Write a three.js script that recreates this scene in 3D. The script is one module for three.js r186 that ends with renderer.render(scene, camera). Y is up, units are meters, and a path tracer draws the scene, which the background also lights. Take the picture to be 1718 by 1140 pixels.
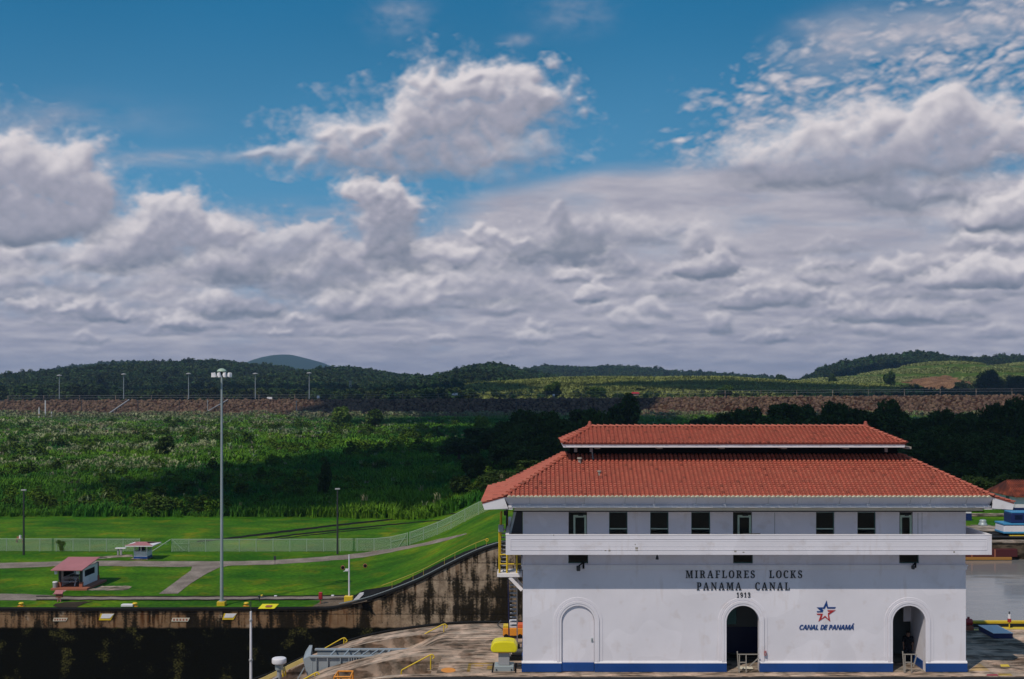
import * as THREE from 'three';
import { mergeGeometries } from 'three/addons/utils/BufferGeometryUtils.js';
import { RoundedBoxGeometry } from 'three/addons/geometries/RoundedBoxGeometry.js';
import { FontLoader } from 'three/addons/loaders/FontLoader.js';
import { TextGeometry } from 'three/addons/geometries/TextGeometry.js';
import { MarchingCubes } from 'three/addons/objects/MarchingCubes.js';

// ───────────── camera, sun, exposure ─────────────
// 1 unit = 1 m. Eye at x=0, y=15.2 (deck height above the control-house pavement), looking along -z.
const FOCAL = 1950, PPX = 890, PPY = 650, IW = 1718, IH = 1140, EYE = 15.2;
const scene = new THREE.Scene();
const camera = new THREE.PerspectiveCamera(2 * Math.atan(IH / 2 / FOCAL) * 180 / Math.PI, IW / IH, 0.5, 30000);
camera.position.set(0, EYE, 0);
camera.lookAt(0, EYE, -100);
camera.setViewOffset(IW, IH, IW / 2 - PPX, IH / 2 - PPY, IW, IH);
const renderer = new THREE.WebGLRenderer({ antialias: true });
renderer.setSize(1024, 679);
renderer.toneMapping = THREE.LinearToneMapping;
renderer.toneMappingExposure = 1.0;
renderer.shadowMap.enabled = true;
const SUN = new THREE.Vector3(-9.2, 21, 12.6).normalize();
const sun = new THREE.DirectionalLight(0xfff4e6, 2.9);
sun.position.copy(SUN).multiplyScalar(300).add(new THREE.Vector3(0, 0, -110));
sun.target.position.set(0, 0, -110);
sun.castShadow = true;
sun.shadow.mapSize.set(4096, 4096);
Object.assign(sun.shadow.camera, { left: -170, right: 170, top: 170, bottom: -170, near: 10, far: 800 });
scene.add(sun, sun.target);

// ───────────── seeded random and noise ─────────────
function rng(s) { return () => { s = (s + 0x6D2B79F5) | 0; let t = Math.imul(s ^ (s >>> 15), 1 | s); t = (t + Math.imul(t ^ (t >>> 7), 61 | t)) ^ t; return ((t ^ (t >>> 14)) >>> 0) / 4294967296; }; }
const PERM = new Uint8Array(512);
{ const r = rng(77), p = [...Array(256).keys()]; for (let i = 255; i > 0; i--) { const j = Math.floor(r() * (i + 1)); [p[i], p[j]] = [p[j], p[i]]; } for (let i = 0; i < 512; i++) PERM[i] = p[i & 255]; }
const gr3 = (h, x, y, z) => { h &= 15; const u = h < 8 ? x : y, v = h < 4 ? y : h === 12 || h === 14 ? x : z; return ((h & 1) ? -u : u) + ((h & 2) ? -v : v); };
function noise(x, y, z = 0) {
  let X = Math.floor(x), Y = Math.floor(y), Z = Math.floor(z); x -= X; y -= Y; z -= Z; X &= 255; Y &= 255; Z &= 255;
  const u = x * x * x * (x * (x * 6 - 15) + 10), v = y * y * y * (y * (y * 6 - 15) + 10), w = z * z * z * (z * (z * 6 - 15) + 10);
  const A = PERM[X] + Y, AA = PERM[A] + Z, AB = PERM[A + 1] + Z, B = PERM[X + 1] + Y, BA = PERM[B] + Z, BB = PERM[B + 1] + Z, L = (a, b, t) => a + (b - a) * t;
  return L(L(L(gr3(PERM[AA], x, y, z), gr3(PERM[BA], x - 1, y, z), u), L(gr3(PERM[AB], x, y - 1, z), gr3(PERM[BB], x - 1, y - 1, z), u), v),
    L(L(gr3(PERM[AA + 1], x, y, z - 1), gr3(PERM[BA + 1], x - 1, y, z - 1), u), L(gr3(PERM[AB + 1], x, y - 1, z - 1), gr3(PERM[BB + 1], x - 1, y - 1, z - 1), u), v), w);
}
function fbm(x, y, z, o) { let s = 0, a = 0.5, f = 1; for (let i = 0; i < o; i++) { s += a * noise(x * f, y * f, z + i * 7.3); a *= 0.5; f *= 2.03; } return s; }
function billow(x, y, z, o) { let s = 0, a = 0.5, f = 1; for (let i = 0; i < o; i++) { s += a * (2.5 * Math.abs(noise(x * f, y * f, z + i * 5.1)) - 0.5); a *= 0.52; f *= 2.07; } return s; }
const clamp = (x, a = 0, b = 1) => Math.min(b, Math.max(a, x)), sstep = (a, b, x) => { const t = clamp((x - a) / (b - a)); return t * t * (3 - 2 * t); }, mix = (a, b, t) => a + (b - a) * t;
const lin = (c) => { c /= 255; return c <= 0.04045 ? c / 12.92 : ((c + 0.055) / 1.055) ** 2.4; };
function curve(pts) { return (x) => { if (x <= pts[0][0]) return pts[0][1]; for (let i = 1; i < pts.length; i++) if (x <= pts[i][0]) { const a = pts[i - 1], b = pts[i], p = pts[i - 2] ?? a, q = pts[i + 1] ?? b, t = (x - a[0]) / (b[0] - a[0]), d = b[0] - a[0], m0 = d * (b[1] - p[1]) / (b[0] - p[0]), m1 = d * (q[1] - a[1]) / (q[0] - a[0]); return (2 * t ** 3 - 3 * t * t + 1) * a[1] + (t ** 3 - 2 * t * t + t) * m0 + (-2 * t ** 3 + 3 * t * t) * b[1] + (t ** 3 - t * t) * m1; } return pts[pts.length - 1][1]; }; }
// a point of the place seen at picture position (px, py) at the distance Z
const at = (px, py, Z) => new THREE.Vector3((px - PPX) / FOCAL * Z, EYE - (py - PPY) / FOCAL * Z, -Z);
const xAt = (px, Z) => (px - PPX) / FOCAL * Z, yAt = (py, Z) => EYE - (py - PPY) / FOCAL * Z;

// ───────────── sky: a computed equirectangular sky of blue air and cumulus ─────────────
{
  const STEP = 2, X0 = -160, Y0 = -130, NX = 1020, NY = 395;
  const R = new Float32Array(NX * NY * 3);
  const blueAt = (py) => { const t = clamp((py + 130) / 780); const s = t * 780 - 130; const k = sstep(-60, 420, s); return [mix(lin(38), lin(86), k), mix(lin(112), lin(147), k), mix(lin(157), lin(187), k)]; };
  for (let j = 0; j < NY; j++) { const c = blueAt(Y0 + j * STEP); for (let i = 0; i < NX; i++) { const o = (j * NX + i) * 3, n = 1 + 0.05 * noise((X0 + i * STEP) / 300, (Y0 + j * STEP) / 200, 3); R[o] = c[0] * n; R[o + 1] = c[1] * n; R[o + 2] = c[2] * n; } }
  const LIT = [lin(222), lin(216), lin(219)], MID = [lin(163), lin(163), lin(178)], DARK = [lin(120), lin(129), lin(146)];
  const put = (o, col, a) => { for (let k = 0; k < 3; k++) R[o + k] = mix(R[o + k], col[k], a); };
  const tone = (l) => { const c = []; for (let k = 0; k < 3; k++) c.push(l < 0.5 ? mix(DARK[k], MID[k], l * 2) : mix(MID[k], LIT[k], l * 2 - 1)); return c; };
  // a sheet of thin stratus: alpha from a mask, brightness from stretched noise
  function sheet(mask, { sx = 220, sy = 40, seed = 1, lo = 0.28, hi = 0.72, amp = 1, fine = 0.5 }) {
    for (let j = 0; j < NY; j++) for (let i = 0; i < NX; i++) {
      const x = X0 + i * STEP, y = Y0 + j * STEP; let m = mask(x, y); if (m <= 0.002) continue;
      const n = fbm(x / sx + fbm(x / 160, y / 60, seed + 9, 2) * 0.5, y / sy, seed, 5), a = clamp(m + n * amp * Math.min(1, m * 3)); if (a <= 0) continue;
      const l = clamp(mix(lo, hi, 0.5 + 0.75 * fbm(x / (sx * fine), y / (sy * fine), seed + 30, 5) + 0.22 * billow(x / (sx * 0.5), y / (sy * 0.55), seed + 40, 4)));
      put((j * NX + i) * 3, tone(l), a);
    }
  }
  // one cumulus: blobs [x, y, rx, ry], edge and relief from billowing noise, lit from the upper left, darker flat base
  function cumulus(blobs, { L = 60, amp = 0.6, soft = 0.4, seed = 1, alpha = 1, base = null, bright = 1, dim = 0, relief = 0.9, darkBase = 0.55 }) {
    let x0 = 1e9, x1 = -1e9, y0 = 1e9, y1 = -1e9; for (const [x, y, a, b] of blobs) { x0 = Math.min(x0, x - a * 2.2); x1 = Math.max(x1, x + a * 2.2); y0 = Math.min(y0, y - b * 2.4); y1 = Math.max(y1, y + b * 2.2); }
    blobs = blobs.map(([x, y, a, b]) => [x, y - b * 0.08, a * 1.14, b * 1.22]);
    const i0 = Math.max(0, Math.floor((x0 - X0) / STEP)), i1 = Math.min(NX - 1, Math.ceil((x1 - X0) / STEP)), j0 = Math.max(0, Math.floor((y0 - Y0) / STEP)), j1 = Math.min(NY - 1, Math.ceil((y1 - Y0) / STEP));
    const w = i1 - i0 + 1, h = j1 - j0 + 1; if (w < 2 || h < 2) return; const H = new Float32Array(w * h);
    for (let j = 0; j < h; j++) for (let i = 0; i < w; i++) {
      const x = X0 + (i + i0) * STEP, y = Y0 + (j + j0) * STEP, wx = x + 0.35 * L * noise(x / L, y / L, seed + 50), wy = y + 0.35 * L * noise(x / L + 9, y / L, seed + 60);
      let s = 0; for (const [cx, cy, rx, ry] of blobs) { const d = ((wx - cx) / rx) ** 2 + ((wy - cy) / ry) ** 2; if (d < 6) { const q = Math.exp(-d * 1.35); s += q; } }
      s = Math.min(s, 1.15) - 0.27; if (s < -0.26) { H[j * w + i] = -1; continue; }
      let v = s + amp * (billow(wx / L, wy / L, seed, 5) * 0.62 + 0.75 * fbm(wx / L * 1.6, wy / L * 1.6, seed + 3, 6));
      if (base !== null) v -= sstep(base - 0.25 * L, base + 0.15 * L, y + 8 * noise(x / 50, y / 30, seed)) * 1.3;
      if (v < 0.8) v += 0.46 * fbm(x / 21 + v, y / 16, seed + 80, 4) + 0.13 * fbm(x / 5, y / 5, seed + 81, 2);
      H[j * w + i] = v;
    }
    // relief for the light: the thickness, smoothed a little so that the cloud shades like vapour and not like rock
    let S = Float32Array.from(H, (v) => clamp(v, 0, 1.4)); const br = Math.max(1, Math.round(L / STEP * 0.085));
    for (let pass = 0; pass < 2; pass++) { const Q = new Float32Array(w * h);
      for (let j = 0; j < h; j++) { let acc = 0; for (let i = -br; i < w; i++) { if (i + br < w) acc += S[j * w + i + br]; if (i - br - 1 >= 0) acc -= S[j * w + i - br - 1]; if (i >= 0) Q[j * w + i] = acc / (2 * br + 1); } }
      for (let i = 0; i < w; i++) { let acc = 0; for (let j = -br; j < h; j++) { if (j + br < h) acc += Q[(j + br) * w + i]; if (j - br - 1 >= 0) acc -= Q[(j - br - 1) * w + i]; if (j >= 0) S[j * w + i] = acc / (2 * br + 1); } } }
    for (let k = 0; k < S.length; k++) S[k] = mix(S[k], Math.max(0, H[k]), 0.1);
    const fineL = L * 0.6, lx = -0.40, ly = -0.92, get = (i, j) => S[clamp(Math.round(j), 0, h - 1) * w + clamp(Math.round(i), 0, w - 1)];
    for (let j = 0; j < h; j++) for (let i = 0; i < w; i++) {
      const v0 = H[j * w + i]; if (v0 <= -0.3) continue; const v = S[j * w + i];
      const yy = clamp((Y0 + (j + j0) * STEP - y0) / (y1 - y0)), a = alpha * (0.26 * sstep(-0.3, 0.2, v0) + 0.74 * sstep(-0.02, soft * (1.0 + 2.0 * yy), v0)); let occ = 0;
      const st = L / STEP * 0.16; for (let k = 1; k <= 7; k++) occ += Math.max(0, get(i + lx * st * k, j + ly * st * k)) - 0.35 * Math.max(0, v);
      const T = Math.exp(-Math.max(0, occ) * 0.33), e = 1 + Math.round(L / 40), gx = (get(i + e, j) - get(i - e, j)) / e, gy = (get(i, j + e) - get(i, j - e)) / e, q = L * 0.115 * relief;
      const nx = -gx * q, ny = -gy * q, nl = Math.hypot(nx, ny, 1), lam = clamp((nx * -0.351 + ny * -0.802 + 0.481) / nl);
      const y = Y0 + (j + j0) * STEP; let l = 0.26 + 0.44 * T * (0.5 + 0.5 * lam) + 0.36 * lam * T ** 0.5 + 0.14 * fbm(x0 + i * STEP / L * 2.6, j * STEP / L * 2.6, seed + 7, 4) + 0.13 * billow((X0 + (i + i0) * STEP) / fineL, (Y0 + (j + j0) * STEP) / fineL, seed + 17, 3) * sstep(0.05, 0.5, v0);
      if (base !== null) l -= darkBase * 0.55 * sstep(base - 0.9 * L, base, y);
      l = clamp((l - dim) * bright, 0, 1);
      put(((j + j0) * NX + i + i0) * 3, tone(l), a);
    }
  }
  // thin wisps and the veil
  sheet((x, y) => 0.30 * Math.exp(-(((x - 60) / 170) ** 2) - ((y - 205) / 34) ** 2), { sx: 130, sy: 45, seed: 4, amp: 0.9, lo: 0.4, hi: 0.7 });
  sheet((x, y) => 0.42 * Math.exp(-(((x - 285) / 95) ** 2) - ((y - 266) / 12) ** 2), { sx: 90, sy: 22, seed: 5, amp: 0.8, lo: 0.5, hi: 0.75 });
  sheet((x, y) => 0.16 * Math.exp(-(((x - 672) / 45) ** 2) - ((y - 28) / 32) ** 2), { sx: 40, sy: 30, seed: 6, amp: 1.3, lo: 0.6, hi: 0.8 });
  sheet((x, y) => 0.35 * Math.exp(-(((x - 870) / 22) ** 2) - ((y - 68) / 9) ** 2) + 0.3 * Math.exp(-(((x - 1350) / 26) ** 2) - ((y - 40) / 12) ** 2) + 0.14 * Math.exp(-(((x - 960) / 60) ** 2) - ((y - 20) / 30) ** 2), { sx: 40, sy: 24, seed: 7, amp: 0.9, lo: 0.5, hi: 0.8 });
  // rippled altocumulus at the upper right
  { const alto = (x, y) => { const ax = (x - 1120) / 600, line = 205 - 235 * ax; const d = (y - line); return sstep(1040, 1260, x) * sstep(-95, 40, d) * (1 - sstep(60, 250, d - 80 * ax)); };
    for (let j = 0; j < NY; j++) for (let i = 0; i < NX; i++) { const x = X0 + i * STEP, y = Y0 + j * STEP, m = alto(x, y); if (m <= 0.01) continue;
      const n = fbm(x / 90, y / 46, 12, 3), cell = billow((x + 26 * n) / 46, (y + x * 0.2 + 14 * n) / 25, 14, 5) + 0.45 * fbm(x / 18, y / 13, 15, 4); const a = clamp(m * 0.62 + n * 1.1 + cell * 0.95 - 0.26) * Math.min(1, m * 2.4);
      if (a > 0) put((j * NX + i) * 3, tone(clamp(0.62 + 0.3 * cell + 0.1 * n)), Math.min(0.86, a * 0.95)); } }
  sheet((x, y) => 0.75 * sstep(1250, 1420, x) * Math.exp(-(((y - (60 - (x - 1500) * 0.22)) / 46) ** 2)) * (x > 1718 ? 0.8 : 1) * 0.7, { sx: 190, sy: 70, seed: 16, amp: 1.1, lo: 0.5, hi: 0.78 });
  // veil of stratus right of the middle, and the low bank that closes the sky towards the horizon
  sheet((x, y) => 0.97 * sstep(690, 860, x) * sstep(268 - 14 * Math.sin(x / 160), 312, y - (x < 1000 ? (1000 - x) * 0.16 : 0)), { sx: 240, sy: 46, seed: 20, amp: 0.7, lo: 0.42, hi: 0.76, fine: 0.7 });
  sheet((x, y) => sstep(345, 460, y - 20 * noise(x / 120, 3.3, 2)) * mix(0.62, 1, sstep(440, 560, y)), { sx: 170, sy: 60, seed: 22, amp: 1.25, lo: 0.36, hi: 0.82 });
  sheet((x, y) => 0.34 * Math.exp(-(((x - 480) / 170) ** 2) - ((y - 366) / 22) ** 2), { sx: 110, sy: 26, seed: 23, amp: 0.8, lo: 0.45, hi: 0.7 });
  sheet((x, y) => sstep(470, 540, y) * 0.9, { sx: 150, sy: 26, seed: 24, amp: 0.9, lo: 0.3, hi: 0.84, fine: 0.6 });
  // far rows of small cumulus
  { const r = rng(5); const rows = []; for (let k = 0; k < 90; k++) { const t = r(), y = mix(614, 400, t ** 1.1), w = mix(34, 90, t) * (0.6 + 0.9 * r()); rows.push([r() * 2000 - 140, y, w, mix(7, 24, t) * (0.7 + 0.6 * r()), k, r(), r()]); }
    rows.sort((a, b) => b[1] < a[1] ? 1 : -1);
    for (const [x, y, w, h, k, q, q2] of rows) cumulus([[x, y, w, h], [x + w * 0.35 * (q - 0.5), y - h * 0.6, w * 0.55, h * 0.8], [x - w * 0.6, y + h * 0.2, w * 0.6, h * 0.7]], { L: 14 + h, amp: 0.5, soft: 0.6, seed: 100 + k * 3, alpha: 0.4 + 0.35 * q2, base: y + h * 0.55, dim: 0.04 + 0.2 * q, relief: 0.7, darkBase: 0.35 }); }
  { const r = rng(61); const rows = []; for (let k = 0; k < 64; k++) { const t = r(); rows.push([r() * 2000 - 140, mix(575, 385, t ** 1.2), mix(26, 58, t) * (0.7 + 0.7 * r()), mix(10, 25, t) * (0.7 + 0.6 * r()), k, r(), r()]); }
    rows.sort((a, b) => a[1] - b[1]);
    for (const [x, y, w, h, k, q, q2] of rows) { if (y < 440 && x > 380 && x < 560) continue; cumulus([[x, y, w, h], [x + w * 0.5 * (q - 0.3), y - h * 0.75, w * 0.5, h * 0.8], [x - w * 0.5 * q2, y - h * 0.5, w * 0.45, h * 0.8], [x + w * 0.7, y + h * 0.2, w * 0.5, h * 0.6]], { L: 20 + h, soft: 0.55, seed: 400 + k * 3, alpha: 0.6 + 0.35 * q2, base: y + h * 0.7, dim: -0.06 + 0.24 * q * q, darkBase: 0.6 }); } }
  // the clouds one can name in the photograph, far to near
  cumulus([[930, 395, 60, 34], [985, 410, 45, 40], [880, 420, 60, 26], [940, 360, 14, 26]], { L: 42, seed: 31, dim: 0.3, soft: 0.3, amp: 0.6, alpha: 0.85, base: 455 });
  cumulus([[1205, 450, 44, 26], [1150, 462, 50, 16], [1215, 436, 24, 16]], { L: 36, seed: 32, dim: 0.16, base: 476, soft: 0.3 });
  cumulus([[1000, 494, 34, 18], [985, 502, 26, 12]], { L: 26, seed: 33, base: 512, dim: 0.02 });
  cumulus([[1390, 448, 60, 10]], { L: 30, seed: 34, dim: 0.35, soft: 0.4, alpha: 0.8 });
  cumulus([[1330, 500, 110, 18], [1250, 512, 70, 14], [1300, 486, 50, 14]], { L: 34, seed: 35, base: 524, dim: 0.14, soft: 0.35, alpha: 0.85 });
  cumulus([[1480, 540, 90, 16], [1420, 520, 60, 18], [1530, 526, 60, 14]], { L: 34, seed: 36, base: 548, dim: 0.2, soft: 0.35, alpha: 0.85 });
  cumulus([[1640, 462, 70, 26], [1590, 474, 50, 18], [1650, 440, 28, 18], [1700, 466, 50, 22]], { L: 44, seed: 37, base: 492, soft: 0.25 });
  cumulus([[190, 535, 50, 13], [40, 512, 44, 16], [120, 520, 40, 12], [160, 508, 30, 12]], { L: 28, seed: 38, base: 545, dim: 0.06, soft: 0.3 });
  cumulus([[460, 430, 90, 40], [400, 450, 80, 34], [540, 412, 40, 26], [500, 400, 44, 24]], { L: 56, seed: 39, dim: 0.16, base: 485, soft: 0.3, alpha: 0.92 });
  cumulus([[400, 515, 66, 18], [360, 528, 70, 14], [440, 520, 40, 14]], { L: 34, seed: 40, dim: 0.42, base: 540, alpha: 0.85 });
  cumulus([[300, 540, 40, 17], [345, 553, 55, 9], [285, 550, 30, 10]], { L: 30, seed: 41, base: 558 });
  cumulus([[465, 562, 30, 11], [500, 538, 22, 12]], { L: 24, seed: 42, base: 572, dim: 0.04 });
  cumulus([[660, 440, 60, 30], [620, 452, 50, 24]], { L: 44, seed: 43, dim: 0.34, base: 470, alpha: 0.9 });
  cumulus([[735, 428, 58, 28], [690, 424, 30, 22], [780, 440, 30, 22]], { L: 46, seed: 44, base: 462 });
  cumulus([[815, 392, 34, 15], [800, 400, 26, 14], [870, 408, 40, 12]], { L: 30, seed: 45, alpha: 0.9 });
  cumulus([[620, 505, 72, 34], [680, 488, 42, 34], [580, 515, 50, 22], [700, 515, 44, 22], [735, 475, 14, 20]], { L: 54, seed: 46, base: 546, bright: 1.05 });
  cumulus([[200, 412, 70, 34], [260, 415, 70, 40], [150, 440, 60, 24]], { L: 60, seed: 47, dim: 0.12, base: 470 });
  cumulus([[295, 372, 56, 34], [345, 388, 42, 28], [270, 340, 36, 22], [250, 400, 50, 36], [390, 402, 40, 24]], { L: 50, seed: 48, base: 455, alpha: 0.97 });
  cumulus([[0, 300, 80, 60], [70, 290, 76, 44], [135, 258, 40, 30], [100, 345, 90, 48], [20, 370, 100, 44], [160, 330, 36, 30], [60, 390, 110, 26], [-60, 320, 80, 80]], { L: 66, seed: 49, base: 420 });
  cumulus([[560, 440, 60, 30], [520, 470, 80, 24], [600, 470, 60, 24]], { L: 44, seed: 71, dim: 0.2, soft: 0.5, alpha: 0.85 });
  cumulus([[820, 470, 70, 26], [880, 490, 60, 22], [780, 500, 60, 18]], { L: 44, seed: 72, dim: 0.18, soft: 0.6, alpha: 0.8 });
  cumulus([[80, 470, 90, 26], [170, 480, 60, 22], [10, 480, 60, 20]], { L: 46, seed: 73, dim: 0.16, soft: 0.6, alpha: 0.85 });
  cumulus([[1080, 400, 90, 26], [1150, 380, 70, 24], [1020, 380, 60, 20]], { L: 50, seed: 74, dim: 0.1, soft: 0.9, alpha: 0.6 });
  cumulus([[640, 392, 52, 40], [660, 360, 44, 30], [650, 425, 60, 26]], { L: 48, seed: 50, dim: 0.2, soft: 0.4, alpha: 0.93 });
  cumulus([[620, 322, 44, 20], [650, 340, 42, 24], [685, 352, 28, 20], [596, 316, 28, 12], [640, 365, 40, 22]], { L: 34, seed: 51, bright: 1.04 });
  cumulus([[440, 262, 50, 12], [500, 260, 50, 18]], { L: 40, seed: 52, soft: 0.5, alpha: 0.7, dim: 0.08 });
  cumulus([[715, 165, 36, 48], [770, 168, 70, 44], [800, 146, 30, 34], [720, 225, 150, 44], [640, 240, 90, 34], [580, 250, 66, 34], [860, 160, 60, 34], [905, 172, 48, 24], [872, 124, 24, 20], [760, 260, 110, 28], [690, 270, 130, 26], [840, 215, 60, 26]], { L: 58, amp: 0.66, seed: 53, soft: 0.5, base: 316, darkBase: 0.22 });
  cumulus([[929, 108, 16, 10], [975, 168, 10, 8], [978, 190, 8, 9]], { L: 18, seed: 54, soft: 0.5, alpha: 0.75 });
  cumulus([[1540, 330, 120, 26], [1480, 310, 80, 28], [1640, 330, 110, 24]], { L: 60, seed: 55, dim: 0.34, soft: 0.5, alpha: 0.85 });
  cumulus([[1290, 262, 80, 46], [1390, 250, 86, 50], [1480, 226, 70, 44], [1570, 212, 60, 44], [1660, 222, 80, 44], [1340, 300, 90, 30], [1450, 280, 110, 34], [1600, 264, 110, 34], [1740, 230, 80, 50], [1590, 176, 44, 26]], { L: 78, amp: 0.5, seed: 56, base: 330, soft: 0.5, darkBase: 0.8 });
  cumulus([[1690, 360, 70, 34], [1640, 378, 44, 20], [1730, 330, 60, 40]], { L: 54, seed: 57, base: 402, darkBase: 0.9 });
  cumulus([[860, 300, 60, 14], [905, 250, 44, 18], [850, 260, 60, 20]], { L: 50, seed: 70, soft: 0.8, alpha: 0.45, dim: 0.05 });
  // lilac haze low over the land
  for (let j = 0; j < NY; j++) { const y = Y0 + j * STEP, a = 0.45 * sstep(530, 655, y); for (let i = 0; i < NX; i++) put((j * NX + i) * 3, [lin(156), lin(155), lin(169)], a); }

  // a little crispness, so that the edges survive the sampling of the sky
  { const S0 = Float32Array.from(R); for (let j = 2; j < NY - 2; j++) for (let i = 2; i < NX - 2; i++) for (let q = 0; q < 3; q++) { const o = (j * NX + i) * 3 + q, b = (S0[o - 6] + S0[o + 6] + S0[o - 6 * NX] + S0[o + 6 * NX] + S0[o - 3] + S0[o + 3] + S0[o - 3 * NX] + S0[o + 3 * NX]) / 8; R[o] = clamp(S0[o] + 0.8 * (S0[o] - b), 0.004, 0.75); } }
  const W = 4096, Hh = 4096, data = new Float32Array(W * Hh * 4);
  // the rest of the sky: the same blue and the same sort of clouds
  const CW = 512, CH = 128, coarse = new Float32Array(CW * (CH + 1) * 3);
  for (let j = 0; j <= CH; j++) for (let i = 0; i < CW; i++) {
    const el = j / CH * Math.PI / 2, az = i / CW * 2 * Math.PI, y = Math.sin(el), x = Math.cos(el) * Math.cos(az), z = Math.cos(el) * Math.sin(az), k = 1 / (y + 0.16), b = blueAt(PPY - FOCAL * Math.tan(Math.min(el, 0.42)));
    const f = fbm(x * k * 1.7 + 5, z * k * 1.7, 2.2, 5), cover = sstep(-0.12, 0.16, f + 0.34 * (0.24 - y)), l = clamp(0.5 + 0.9 * fbm(x * k * 2.6, z * k * 2.6, 8.1, 4)), c = tone(l), hz = 0.5 * (1 - sstep(0, 0.09, y)), hc = [lin(150), lin(148), lin(165)];
    for (let q = 0; q < 3; q++) coarse[(j * CW + i) * 3 + q] = mix(mix(b[q], c[q], cover * 0.92), hc[q], hz);
  }
  const CA = new Float64Array(W), SA = new Float64Array(W); for (let i = 0; i < W; i++) { const az = ((i + 0.5) / W - 0.5) * 2 * Math.PI; CA[i] = Math.cos(az); SA[i] = Math.sin(az); }
  for (let j = 0; j < Hh; j++) {
    const el = ((j + 0.5) / Hh - 0.5) * Math.PI, sy = Math.sin(el), cy = Math.cos(el), low = el < 0, fj = Math.max(0, el) / (Math.PI / 2) * CH, j0 = Math.min(CH - 1, Math.floor(fj)), tj = fj - j0, c0 = [0, 0, 0];
    for (let i = 0; i < W; i++) {
      const o = (j * W + i) * 4; data[o + 3] = 1;
      if (low) { data[o] = 0.10; data[o + 1] = 0.11; data[o + 2] = 0.10; continue; }
      let inside = 0, gx = 0, gy = 0; const dz = cy * SA[i];
      if (dz < -0.2 && el < 0.5) { const px = PPX + FOCAL * cy * CA[i] / -dz; if (px > X0 && px < X0 + NX * STEP) { gx = (px - X0) / STEP; gy = (PPY - FOCAL * sy / -dz - Y0) / STEP; if (gy >= 0 && gy < NY - 1 && gx < NX - 1) inside = sstep(0, 80 / STEP, Math.min(gx, NX - 1 - gx)) * sstep(0, 80 / STEP, gy); } }
      if ((i & 3) === 0) { const fi = (((i + 2) / W + 0.5) % 1) * CW, i0 = Math.floor(fi) % CW, i1 = (i0 + 1) % CW, ti = fi - Math.floor(fi); for (let q = 0; q < 3; q++) c0[q] = mix(mix(coarse[(j0 * CW + i0) * 3 + q], coarse[(j0 * CW + i1) * 3 + q], ti), mix(coarse[((j0 + 1) * CW + i0) * 3 + q], coarse[((j0 + 1) * CW + i1) * 3 + q], ti), tj); }
      if (inside > 0) { const a = Math.floor(gx), b = Math.floor(gy), tx = gx - a, ty = gy - b, p0 = (b * NX + a) * 3; for (let q = 0; q < 3; q++) { const p = p0 + q, v = mix(mix(R[p], R[p + 3], tx), mix(R[p + NX * 3], R[p + NX * 3 + 3], tx), ty); data[o + q] = inside < 1 ? mix(c0[q], v, inside) : v; } }
      else { data[o] = c0[0]; data[o + 1] = c0[1]; data[o + 2] = c0[2]; }
    }
  }
  const sky = new THREE.DataTexture(data, W, Hh, THREE.RGBAFormat, THREE.FloatType);
  sky.mapping = THREE.EquirectangularReflectionMapping; sky.magFilter = THREE.LinearFilter; sky.needsUpdate = true;
  scene.background = sky; scene.environment = sky;
}

// ───────────── helpers ─────────────
const names = new Map();
function numbered(n) { const k = names.get(n) ?? 0; names.set(n, k + 1); return k ? n + '_' + String(k).padStart(3, '0') : n; }
function tag(o, label, category, group) { o.userData.label = label; o.userData.category = category; if (group) o.userData.group = group; return o; }
function thing(name, label, category, [x, y, z], group) { const o = new THREE.Group(); o.name = numbered(name); o.position.set(x, y, z); scene.add(o); return tag(o, label, category, group); }
function shadowy(o) { o.castShadow = true; o.receiveShadow = true; return o; }
// uv in metres, by the way each face points
function metricUV(g) {
  g = g.index ? g.toNonIndexed() : g; const p = g.attributes.position, n = g.attributes.normal, uv = new Float32Array(p.count * 2);
  for (let i = 0; i < p.count; i += 3) {
    let nx = 0, ny = 0, nz = 0; for (let k = 0; k < 3; k++) { nx += Math.abs(n.getX(i + k)); ny += Math.abs(n.getY(i + k)); nz += Math.abs(n.getZ(i + k)); }
    for (let k = 0; k < 3; k++) { const q = i + k; uv[q * 2] = nx > ny && nx > nz ? p.getZ(q) : p.getX(q); uv[q * 2 + 1] = ny >= nx && ny >= nz ? -p.getZ(q) : p.getY(q); }
  }
  g.setAttribute('uv', new THREE.BufferAttribute(uv, 2)); return g;
}
const worldPos = (o) => { const v = new THREE.Vector3(); for (let p = o; p && p !== scene; p = p.parent) v.add(p.position); return v; };
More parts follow.
